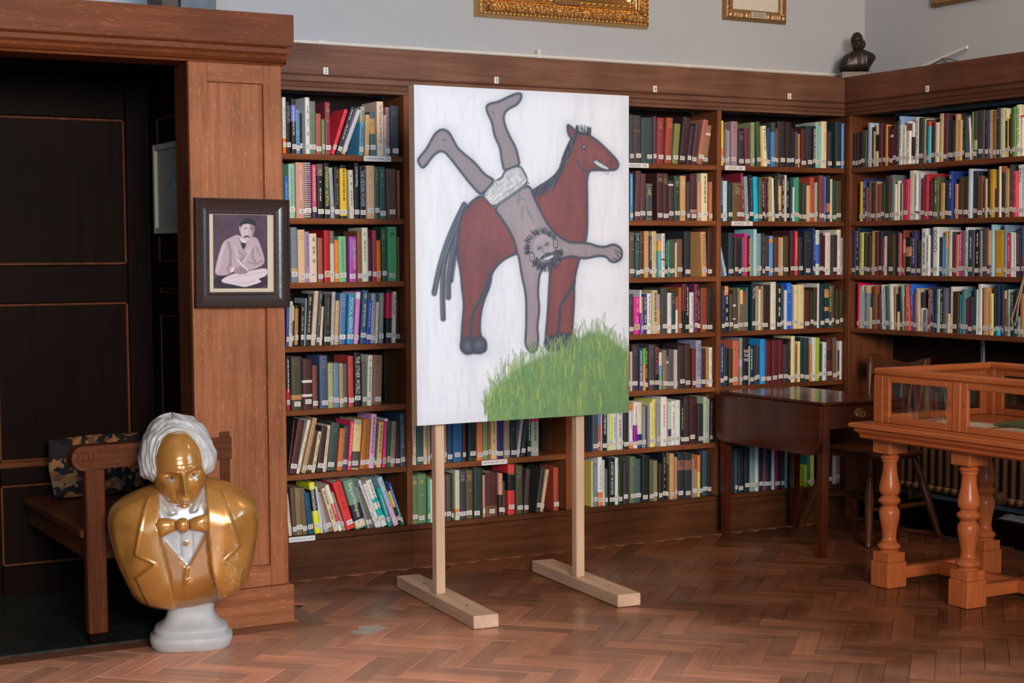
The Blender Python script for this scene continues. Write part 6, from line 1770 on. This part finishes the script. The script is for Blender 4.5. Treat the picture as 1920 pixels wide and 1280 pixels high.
# ------------------------------------------------------------------ wooden chair tucked between table and case
ch = thing('chair', 'wooden spindle-back chair tucked in between the table and the display case', 'chair')
SC_ = (5.865, -.53)
m = MB(); seg = 40; top = []; vs = []; fs = []
for z, s in ((.425, .90), (.43, .97), (.445, 1.0), (.456, .985), (.459, .95)):
    for k in range(seg):
        a = 2*math.pi*k/seg; q = (abs(math.cos(a))**3+abs(math.sin(a))**3)**(-1/3)
        vs.append((SC_[0]+.235*s*q*math.cos(a)*.93, SC_[1]+.265*s*q*math.sin(a)*.93, z))
for j in range(4):
    for k in range(seg): fs.append((j*seg+k, j*seg+(k+1) % seg, (j+1)*seg+(k+1) % seg, (j+1)*seg+k))
fs += [tuple(range(seg-1, -1, -1)), tuple(range(4*seg, 5*seg))]
obj('seat', m.add(vs, fs), M['chair_y'], ch, smooth=True)
def spindle(p0, p1, prof, seg=14):
    p0, p1 = Vector(p0), Vector(p1); d_ = p1-p0; L_ = d_.length; q = d_.to_track_quat('Z', 'Y').to_matrix().to_4x4()
    return MB().lathe([(r_, t_*L_) for t_, r_ in prof], seg, Matrix.Translation(p0) @ q)
lp = [(0, .013), (.03, .017), (.10, .0155), (.165, .018), (.17, .021), (.185, .021), (.19, .018), (.40, .022), (.52, .024), (.66, .021), (.70, .018), (.71, .020), (.72, .017), (.735, .020), (.745, .017), (.76, .020), (.77, .017), (.9, .019), (1, .015)]
feet = [(5.569, -.839), (5.655, -.199), (6.087, -.81), (6.13, -.23)]
tops = [(5.70, -.70), (5.73, -.36), (6.00, -.70), (6.02, -.36)]
for (fx_, fy_), (tx_, ty_) in zip(feet, tops): obj('leg', spindle((fx_, fy_, .0016), (tx_, ty_, .43), lp), M['chair_z'], ch, smooth=True)
mid = lambda i, t_: tuple(np.array((*feet[i], 0))*(1-t_)+np.array((*tops[i], .43))*t_)
sp = [(0, .008), (.3, .013), (.5, .015), (.7, .013), (1, .008)]
for a, b in ((0, 2), (1, 3)): obj('stretcher', spindle(mid(a, .42), mid(b, .42), sp), M['chair_x'], ch, smooth=True)
sa = (np.array(mid(0, .42))+np.array(mid(2, .42)))/2; sb_ = (np.array(mid(1, .42))+np.array(mid(3, .42)))/2
obj('stretcher', spindle(tuple(sa), tuple(sb_), sp), M['chair_y'], ch, smooth=True)
bk_ = lambda t_: (6.055+.05*(1-(2*t_-1)**2), -.30-.44*t_)
for t_ in (.10, .28, .46, .64, .82): 
    x_, y_ = bk_(t_); obj('spindle', spindle((x_-.05, SC_[1]+(y_-SC_[1])*.75, .45), (x_, y_, .86), [(0, .008), (.4, .011), (.7, .008), (1, .007)], 10), M['chair_z'], ch, smooth=True)
for t_ in (0.0, .94):
    x_, y_ = bk_(t_); obj('back_post', spindle((x_-.06, SC_[1]+(y_-SC_[1])*.8, .445), (x_, y_, .93), [(0, .012), (.3, .017), (.6, .014), (.9, .016), (.98, .013), (1, .006)], 12), M['chair_z'], ch, smooth=True)
m = MB(); vs = []; fs = []; n = 14
for i in range(n+1):
    t_ = i/n; x_, y_ = bk_(t_*1.0-.02); zt = .925+.018*math.cos((t_-.5)*2*math.pi)*-1
    for dx, z in ((-.011, .835), (.011, .835), (.013, zt-.006), (.004, zt), (-.009, zt-.004)): vs.append((x_+dx+.012*(z-.835)/.1, y_, z))
for i in range(n):
    for j in range(5): fs.append((i*5+j, i*5+(j+1) % 5, (i+1)*5+(j+1) % 5, (i+1)*5+j))
fs += [(4, 3, 2, 1, 0), tuple(n*5+j for j in range(5))]
obj('crest_rail', m.add(vs, fs), M['chair_y'], ch, smooth=True)
# ------------------------------------------------------------------ column radiator on the right-hand kerb
rd = thing('radiator', 'bronze-painted column radiator behind the display case legs', 'radiator')
rp = MB()
for x_ in (6.30, 6.38):
    y_ = -.02
    rp.tube([(x_, 0, .215), (x_, 0, .24), (x_, 0, .58), (x_, 0, .605)], [.012, .016, .016, .012], 8)
rp.tube([(6.27, 0, .215), (6.34, 0, .205), (6.41, 0, .215)], .020, 8); rp.tube([(6.27, 0, .605), (6.34, 0, .615), (6.41, 0, .605)], .020, 8)
rme = rp.mesh('section', M['iron'], 'all')
for k in range(24): obj('section', rme, None, rd, (0, -.30-k*.058, 0))
obj('valve', MB().lathe([(.022, 0), (.034, .006), (.034, .016), (.022, .022), (.03, .028), (.03, .038), (.016, .045)], 18, Matrix.Translation((6.28, -1.06, .225)) @ Matrix.Rotation(-math.pi/2, 4, 'Y')), M['iron'], rd, smooth=True)
obj('pipe', MB().tube([(6.245, -.985, .126), (6.245, -.985, .62)], .011, 10), M['iron'], rd, smooth=True)
for yy in (-.35, -1.6): obj('foot', MB().cbox(6.30, 6.38, yy-.012, yy+.012, .1252, .215, .004), M['iron'], rd)
o = MB(); rr = random.Random(4); vs = []; fs = []
for i in range(7):
    for j in range(5): vs.append((6.235+j*.022+rr.uniform(-.006, .006), -1.06-i*.03+rr.uniform(-.008, .008), .1262+abs(rr.gauss(0, .018))*(0 if i in (0, 6) or j in (0, 4) else 1)))
for i in range(6):
    for j in range(4): fs.append((i*5+j, i*5+j+1, (i+1)*5+j+1, (i+1)*5+j))
o = obj('plastic_bag', MB().add(vs, fs), plain('grey_plastic', (.25, .27, .30), .3), smooth=True); tag(o, 'crumpled grey plastic bag lying under the radiator', 'bag')
# ------------------------------------------------------------------ picture frames
def frame_rails(parent, name, mat, W_, H_, fw, fn, n_len=220, n_w=36, bottom=None):
    """four mitred rails of a carved frame lying in the x-z plane; fn(s, t) gives relief height towards -y (s metres along, t 0 outside..1 inside)"""
    for k in range(4):
        L_ = W_ if k % 2 == 0 else H_
        n_l = max(30, int(n_len*L_/max(W_, H_)))
        t = np.linspace(0, 1, n_w)[:, None]; s = np.linspace(0, 1, n_l)[None, :]
        a = (t*fw)+(L_-2*t*fw)*s; d_ = t*fw+0*s; hgt = fn(a, t+0*s)
        hgt[0, :] = 0
        if k == 0: X, Z = a-W_/2, d_-H_/2
        elif k == 1: X, Z = W_/2-d_, a-H_/2
        elif k == 2: X, Z = W_/2-a, H_/2-d_
        else: X, Z = d_-W_/2, H_/2-a
        obj(name, grid_mesh(name, mat, X, -hgt, Z), None, parent)
def bead(a, pitch, r_, t, t0, fw):
    """row of beads of given pitch centred at t0 across the rail"""
    da = (np.mod(a, pitch)-pitch/2); dt = (t-t0)*fw; q = 1-(da**2+dt**2)/r_**2
    return np.where(q > 0, r_*np.sqrt(np.clip(q, 0, 1)), 0)
# portrait on the pillar: dark frame with beaded edges
PW, PH = .392, .432
pf = thing('framed_photograph', 'sepia photograph of a man writing, in a dark beaded frame on the oak pillar', 'picture')
pf.location = (2.2385, -.8755, 1.507); pf.rotation_euler = (0, math.radians(.6), 0)
def fn_p(a, t):
    base = .008+.026*np.clip((t)/.10, 0, 1)*np.where(t < .78, 1, 0)
    cove = np.where((t > .12) & (t < .80), .034-.020*np.sin(np.clip((t-.12)/.66, 0, 1)*np.pi*.5), base)
    cove = np.where(t >= .80, .012, cove)
    return np.maximum(cove, .030*(t < .12))+bead(a, .0112, .0056, t, .085, .062)+bead(a, .0090, .0044, t, .90, .062)
frame_rails(pf, 'frame_rail', M['dkframe'], PW, PH, .062, fn_p, 420, 72)
mw, mh = PW-.124+.006, PH-.124+.006
obj('mount', MB().cbox(-mw/2, mw/2, -.006, -.001, -mh/2, mh/2, .0005), plain('cream_mount', (.55, .47, .33), .7, 0, .06, 12), pf)
obj('backing', MB().cbox(-PW/2+.003, PW/2-.003, -.0009, 0, -PH/2+.003, PH/2-.003, .0002), M['dkframe'], pf)
# the photograph itself, toned print
iw, ih = 130, 168
px_, py_ = np.meshgrid(np.linspace(305, 845, iw), np.linspace(950, 253, ih))
pi_ = np.ones((ih, iw, 3))*lin3(74, 50, 62)
nn = smooth_noise((ih, iw), (8, 6), 71); pi_ = pi_*(.75+.6*nn)[..., None]
def pb(mask, col):
    global pi_
    m_ = np.clip(mask, 0, 1)[..., None]; pi_ = pi_*(1-m_)+np.asarray(col)*m_
def soft(P, s=5): 
    P = chaikin(P, 2); d_ = segdist(P, True, px_, py_, 1.0); return np.clip(np.where(inside(P, px_, py_), d_, -d_)/s+.5, 0, 1)
def pline(P, w_, col, a=1): pb(np.clip((w_-segdist(P, False, px_, py_, 1.0))/4+.5, 0, 1)*a, col)
pb(soft([(305, 840), (420, 815), (845, 800), (845, 960), (305, 960)]), lin3(44, 28, 36))
jk = [(560, 430), (455, 478), (400, 510), (355, 640), (318, 780), (332, 828), (450, 826), (520, 770), (650, 790), (790, 735), (822, 690), (785, 570), (745, 470), (690, 455), (640, 520), (600, 510)]
pb(soft(jk), lin3(176, 152, 158)); 
for P, w_ in (([(455, 520), (480, 620), (470, 720)], 14), ([(560, 600), (600, 640), (570, 690)], 10), ([(700, 560), (690, 640), (720, 700)], 12), ([(480, 720), (440, 760), (460, 800)], 10), ([(650, 700), (720, 720), (790, 690)], 9), ([(735, 560), (770, 640)], 9)): pline(P, w_, lin3(126, 100, 110), .55)
for P, w_ in (([(410, 540), (370, 680), (345, 780)], 16), ([(520, 560), (540, 640)], 12), ([(640, 600), (660, 560)], 8)): pline(P, w_, lin3(204, 184, 188), .5)
pline([(560, 470), (590, 560), (625, 640), (580, 700)], 3, lin3(110, 84, 94), .9); pline([(700, 540), (640, 640), (600, 700)], 3, lin3(222, 206, 208), .8)
pb(soft([(570, 480), (600, 600), (640, 520), (600, 500)]), lin3(50, 34, 42)); pb(soft([(562, 440), (575, 500), (600, 520), (640, 515), (640, 495), (590, 480)]), lin3(214, 200, 202))
pb(soft([(572, 360), (575, 430), (600, 490), (635, 505), (675, 490), (705, 440), (720, 380), (700, 320), (620, 320)]), lin3(196, 172, 176))
pb(soft([(660, 340), (690, 420), (672, 490), (705, 445), (722, 380), (705, 320)], 14)*.7, lin3(110, 84, 92))
pb(soft([(562, 350), (575, 320), (620, 285), (690, 280), (735, 320), (738, 380), (715, 350), (650, 335), (590, 345), (580, 390), (566, 400)]), lin3(40, 26, 32)); pb(soft([(560, 370), (578, 350), (580, 410), (566, 412)]), lin3(176, 150, 156))
pline([(612, 384), (640, 378)], 4, lin3(70, 50, 58)); pline([(672, 380), (700, 384)], 4, lin3(60, 42, 50)); pline([(660, 390), (668, 435), (655, 445)], 4, lin3(130, 102, 110), .7)
pb(soft([(605, 462), (625, 446), (665, 452), (672, 476), (650, 466), (630, 462), (612, 478)], 4), lin3(60, 40, 48))
pb(soft([(350, 885), (480, 812), (640, 790), (845, 748), (845, 828), (735, 862), (802, 886), (640, 932), (610, 938), (510, 915)]), lin3(206, 188, 192)); pline([(480, 850), (700, 815), (840, 790)], 3, lin3(150, 128, 136), .6); pline([(520, 900), (640, 900), (720, 870)], 3, lin3(150, 128, 136), .6)
pb(soft([(505, 775), (540, 745), (600, 740), (645, 770), (650, 800), (610, 818), (540, 815), (508, 800)]), lin3(150, 124, 132)); 
for x_ in (575, 600, 622): pline([(x_, 765), (x_+6, 800)], 2.5, lin3(84, 60, 70), .8)
pb(soft([(468, 790), (490, 755), (515, 745), (500, 800)]), lin3(220, 206, 208)); pline([(540, 676), (640, 775)], 5, lin3(224, 210, 212))
pw2, ph2 = .2265, .292
XX, ZZ = np.meshgrid(np.linspace(-pw2/2, pw2/2, iw), np.linspace(-ph2/2, ph2/2, ih))
obj('photograph', grid_mesh('photograph', vcol('toned_print', .35, 0, .02), XX-.004, XX*0-.0066, ZZ+.006, pi_, False), None, pf)
# large gilt frame on the back wall
gf = thing('gilt_frame_painting', 'large carved gilt frame high on the back wall, above the horse painting', 'picture')
GWd, GHt = 1.05, 1.30
gf.location = (4.425, YW-.002, 2.69+GHt/2)
def fn_g(a, t):
    lo = np.zeros_like(t)
    outer = .045*np.sin(np.clip(t/.14, 0, 1)*np.pi/2)
    y = np.where(t < .14, outer, .045)
    c1 = (t >= .14) & (t < .55); tt = (t-.14)/.41
    leaf = .5+.5*np.sin(a*2*np.pi/.085+np.sin(a*2*np.pi/.31)*1.6)
    curl = np.abs(np.sin(a*2*np.pi/.034+tt*3.0+np.sin(a*25)*1.5))
    y = np.where(c1, .040+.026*np.sin(np.clip(tt, 0, 1)*np.pi)*(.35+.65*leaf)+.009*curl*np.sin(np.clip(tt, 0, 1)*np.pi)+.006*np.sin(a*260+np.sin(tt*9)*3), y)
    c2 = (t >= .55) & (t < .66); y = np.where(c2, .050+.010*np.sin((t-.55)/.11*np.pi), y)
    c3 = (t >= .66) & (t < .82); tw = (t-.66)/.16
    y = np.where(c3, .038+.010*np.sin(tw*np.pi)*(.4+.6*np.abs(np.sin(a*2*np.pi/.075-tw*1.6))), y)
    y = np.where(t >= .82, .030-.016*(t-.82)/.18+.003*np.abs(np.sin(a*2*np.pi/.03)), y)
    return y
frame_rails(gf, 'frame_rail', M['gold'], GWd, GHt, .145, fn_g, 520, 72)
obj('canvas', MB().cbox(-GWd/2+.13, GWd/2-.13, -.012, -.004, -GHt/2+.13, GHt/2-.13, .001), plain('dark_blue_painting', (.055, .065, .085), .45, 0, .3, 40), gf)
obj('name_tablet', MB().cbox(-.075, .065, -.070, -.058, -GHt/2+.083, -GHt/2+.103, .004), plain('dull_brass_tablet', (.20, .11, .06), .45, .4), gf)
# smaller frame with a drawing, right of it
sf = thing('framed_drawing', 'small gilt-framed drawing high on the back wall, near the corner', 'picture')
SWd, SHt = .442, .56
sf.location = (5.670, YW-.002, 2.776+SHt/2)
def fn_s(a, t): return .028*np.sin(np.clip(t/.3, 0, 1)*np.pi/2)*np.where(t < .72, 1, .6)+np.where((t > .25) & (t < .72), .004*np.sin(a*310+np.sin(a*70)*2)*np.sin((t-.25)/.47*np.pi), 0)
M['oldgold'] = plain('dull_gilt', (.34, .20, .09), .42, .6, .35, 60, .3)
frame_rails(sf, 'frame_rail', M['oldgold'], SWd, SHt, .062, fn_s, 200, 36)
obj('mount', MB().cbox(-SWd/2+.055, SWd/2-.055, -.012, -.004, -SHt/2+.055, SHt/2-.055, .001), plain('mount_board', (.62, .58, .50), .7), sf)
dr_ = MB(); rr = random.Random(9)
for i in range(40):
    x_, z_ = rr.gauss(-.01, .05), -SHt/2+.16+rr.uniform(0, .12); dr_.tube([(x_, -.0125, z_), (x_+rr.uniform(-.02, .02), -.0125, z_+rr.uniform(.01, .04))], .0016, 4)
obj('drawing', dr_, plain('charcoal', (.10, .10, .11), .8), sf)
vs, fs, tw, th = text_mesh('H'); 
tp_ = obj('name_tablet', MB().cbox(-.045, .06, -.0345, -.030, -SHt/2+.018, -SHt/2+.050, .001), plain('ivory_tablet', (.55, .50, .40), .6), sf)
ln_ = MB()
for z_ in (.042, .036, .030, .024): ln_.box(-.035, .05, -.0349, -.0346, -SHt/2+z_, -SHt/2+z_+.0022)
obj('lettering', ln_, M['ink'], tp_)
# frame at the top right edge, on the right-hand wall
rf_ = thing('framed_picture', 'dull gilt picture frame high on the right-hand wall', 'picture')
rf_.location = (XW-.002, -.30-.45, 2.835+.35); rf_.rotation_euler = (0, 0, -math.pi/2)
frame_rails(rf_, 'frame_rail', M['oldgold'], .90, .70, .07, fn_s, 200, 36)
obj('picture', MB().cbox(-.39, .39, -.012, -.004, -.29, .29, .001), plain('brown_picture', (.14, .10, .07), .6), rf_)
# pale frame hanging inside the alcove
af = thing('framed_print', 'pale framed print hanging in the dark alcove beside the pillar', 'picture')
af.location = (2.188, -.19, 1.79); af.rotation_euler = (0, 0, -math.pi/2)
M['pale'] = plain('pale_limed_wood', (.50, .40, .29), .55, 0, .1, 20)
for x0, x1, z0, z1 in ((-.22, -.195, -.195, .195), (.195, .22, -.195, .195), (-.1945, .1945, -.195, -.17), (-.1945, .1945, .17, .195)): obj('frame_rail', MB().cbox(x0, x1, -.024, -.002, z0, z1, .002), M['pale'], af)
obj('mount', MB().cbox(-.1945, .1945, -.010, -.002, -.1695, .1695, .001), plain('buff_mount', (.42, .33, .24), .7), af)
obj('print', MB().cbox(-.07, .08, -.0112, -.0102, -.09, .09, .0003), plain('grey_print', (.40, .38, .34), .6, 0, .5, 25), af)
# ------------------------------------------------------------------ conduit, cables, boxes, cord
cd = thing('conduit_pipe', 'white painted conduit pipe running along the wall above the cornice', 'pipe')
obj('pipe', MB().tube([(2.44, YW-.020, 2.507), (4.3, YW-.020, 2.5105), (6.44, YW-.020, 2.512)], .011, 10), M['white'], cd, smooth=True)
for x_ in (3.06, 5.2): obj('coupling', MB().tube([(x_-.02, YW-.020, 2.509), (x_+.02, YW-.020, 2.509)], .0145, 12), M['white'], cd, smooth=True)
obj('clip', MB().cbox(4.255, 4.275, YW-.036, YW-.004, 2.490, 2.545, .003), M['white'], cd)
cb = thing('cable_duct', 'white cable and loose black wires along the right-hand wall above the cornice', 'cable')
obj('cable', MB().tube([(6.462, -.06, 2.472), (6.462, -.30, 2.535), (6.462, -.42, 2.560), (6.462, -.58, 2.592)], .009, 8), M['white'], cb, smooth=True)
obj('wire', MB().tube([(6.455, -.05, 2.470), (6.455, -.24, 2.500), (6.455, -.40, 2.545), (6.45, -.44, 2.525), (6.45, -.52, 2.500), (6.46, -.60, 2.497)], .0028, 6), M['blackwire'], cb)
obj('wire', MB().tube([(6.455, -.40, 2.552), (6.45, -.47, 2.540), (6.45, -.55, 2.515)], .0022, 6), M['blackwire'], cb)
for x0, x1, col, nm, lb in ((2.04, 2.115, (.055, .042, .028), 'box_file', 'dark brown box file standing on top of the alcove'), (2.12, 2.275, (.10, .125, .15), 'storage_box', 'scuffed blue-grey storage box standing on top of the alcove')):
    b_ = thing(nm, lb, 'box', ((x0+x1)/2, -.44, 2.4495)); w_ = (x1-x0)/2-.001; mt = plain(nm+'_board', col, .6, 0, .5, 18, .1)
    obj('body', MB().cbox(-w_+.001, w_-.001, -.10, .10, 0, .245, .003), mt, b_); obj('lid', MB().cbox(-w_, w_, -.102, .102, .2455, .30, .003), mt, b_)
    obj('edge_band', MB().cbox(-w_-.0004, w_+.0004, -.1006, -.0985, .0, .014, .0005), M['blackwire'], b_)
cr_ = thing('cord', 'beige cord hanging in a loop in front of the right-hand shelves', 'cord')
obj('loop', MB().tube([(6.106, -1.355, 1.42), (6.100, -1.335, 1.35), (6.096, -1.300, 1.24), (6.094, -1.274, 1.165), (6.094, -1.280, 1.135), (6.094, -1.296, 1.133), (6.094, -1.305, 1.16), (6.096, -1.318, 1.25), (6.100, -1.34, 1.345), (6.106, -1.358, 1.42)], .0035, 8), plain('beige_cotton', (.42, .30, .20), .8), cr_, smooth=True)
obj('hook', MB().tube([(6.116, -1.356, 1.45), (6.105, -1.356, 1.45), (6.103, -1.356, 1.42), (6.108, -1.356, 1.415)], .002, 6), M['brass'], cr_)
# ------------------------------------------------------------------ settle with scrolled arm inside the alcove, and its cushion
bn = thing('settle', 'dark oak settle with a scrolled arm inside the alcove, left of the gold bust', 'bench')
SX0, SX1, SY0, SY1, SZ = 1.60, 2.185, -.845, .16, .445
obj('seat', MB().cbox(SX0-.01, SX1, SY0+.03, SY1, SZ-.035, SZ, .006), M['bench_y'], bn)
obj('seat_rail', MB().cbox(SX0+.012, SX0+.035, SY0+.04, SY1, SZ-.12, SZ-.0355, .003), M['bench_y'], bn)
obj('side_rail', MB().cbox(SX0+.08, SX1-.06, SY0+.006, SY0+.028, SZ-.12, SZ-.01, .003), M['bench_x'], bn)
obj('front_post', MB().cbox(SX0, SX0+.076, SY0-.025, SY0+.026, .0425, .684, .005), M['bench_z'], bn)
obj('foot', MB().cbox(SX0+.004, SX0+.072, SY0-.021, SY0+.022, .0066, .042, .004), M['dark_z'], bn)
obj('arm_post', MB().cbox(1.87, 1.915, SY0+.0265, SY0+.06, SZ+.0005, .70, .004), M['bench_z'], bn)
obj('back_post', MB().cbox(SX1-.05, SX1, SY0-.02, SY0+.026, .0066, .80, .005), M['bench_z'], bn)
arm = MB(); pts = []
for k in range(15): a = math.pi/2+math.pi*1.0*k/14; pts.append((1.592+.045*math.cos(a), .728+.047*math.sin(a)))
pts += [(1.70, .686), (SX1-.001, .690), (SX1-.001, .776), (1.592, .7755)]
arm.prism(pts, 'y', SY0-.035, SY0+.045)
am = obj('arm', arm, M['bench_x'], bn, smooth=True)
sc_ = MB()
for k in range(36): pass
sp_ = [(1.597+(.006+.030*k/40)*math.cos(k*.27+2.3), SY0-.0365, .728+(.006+.030*k/40)*math.sin(k*.27+2.3)) for k in range(41)]
sc_.tube(sp_, .0035, 6); sc_.tube([(1.65, SY0-.036, .7515), (1.9, SY0-.036, .754), (SX1-.002, SY0-.036, .756)], .004, 6)
obj('scroll', sc_, M['bench_x'], am, smooth=True)
for y_ in (-.5, -.1): obj('arm_rest_back', MB().cbox(SX1-.05, SX1, y_-.02, y_+.02, SZ+.0005, .80, .004), M['dark_z'], bn)
cu = thing('cushion', 'needlework cushion of tan leaves on black, leaning on the settle', 'cushion')
n_ = 120; uu, vv = np.meshgrid(np.linspace(-1, 1, n_), np.linspace(-1, 1, n_)); cw, chh = .215, .135
ed = np.clip(np.minimum(1-np.abs(uu), 1-np.abs(vv))*2.2, 0, 1)**.55
pn = smooth_noise((n_, n_), (7, 11), 81)*.55+smooth_noise((n_, n_), (17, 26), 82)*.45; p2 = smooth_noise((n_, n_), (12, 18), 83)
colr = np.where((pn > .50)[..., None], np.where((p2 > .58)[..., None], lin3(150, 104, 58), np.where((p2 > .4)[..., None], lin3(134, 78, 46), lin3(100, 68, 48))), lin3(20, 13, 10))
sg = 1-.06*np.abs(uu*vv)
parts_ = []
for s in (-1, 1):
    X_ = uu*cw*sg; Z_ = vv*chh*sg; Y_ = s*.045*ed
    obj('front_cover' if s < 0 else 'back_cover', grid_mesh('cover', vcol('needlework_%d' % (s > 0), .85, 0, .15, 300, .4), X_, Y_, Z_, colr), None, cu)
cu.location = (1.885, .02, SZ+.002+.137); cu.rotation_euler = (math.radians(-12), math.radians(-1), math.radians(4))
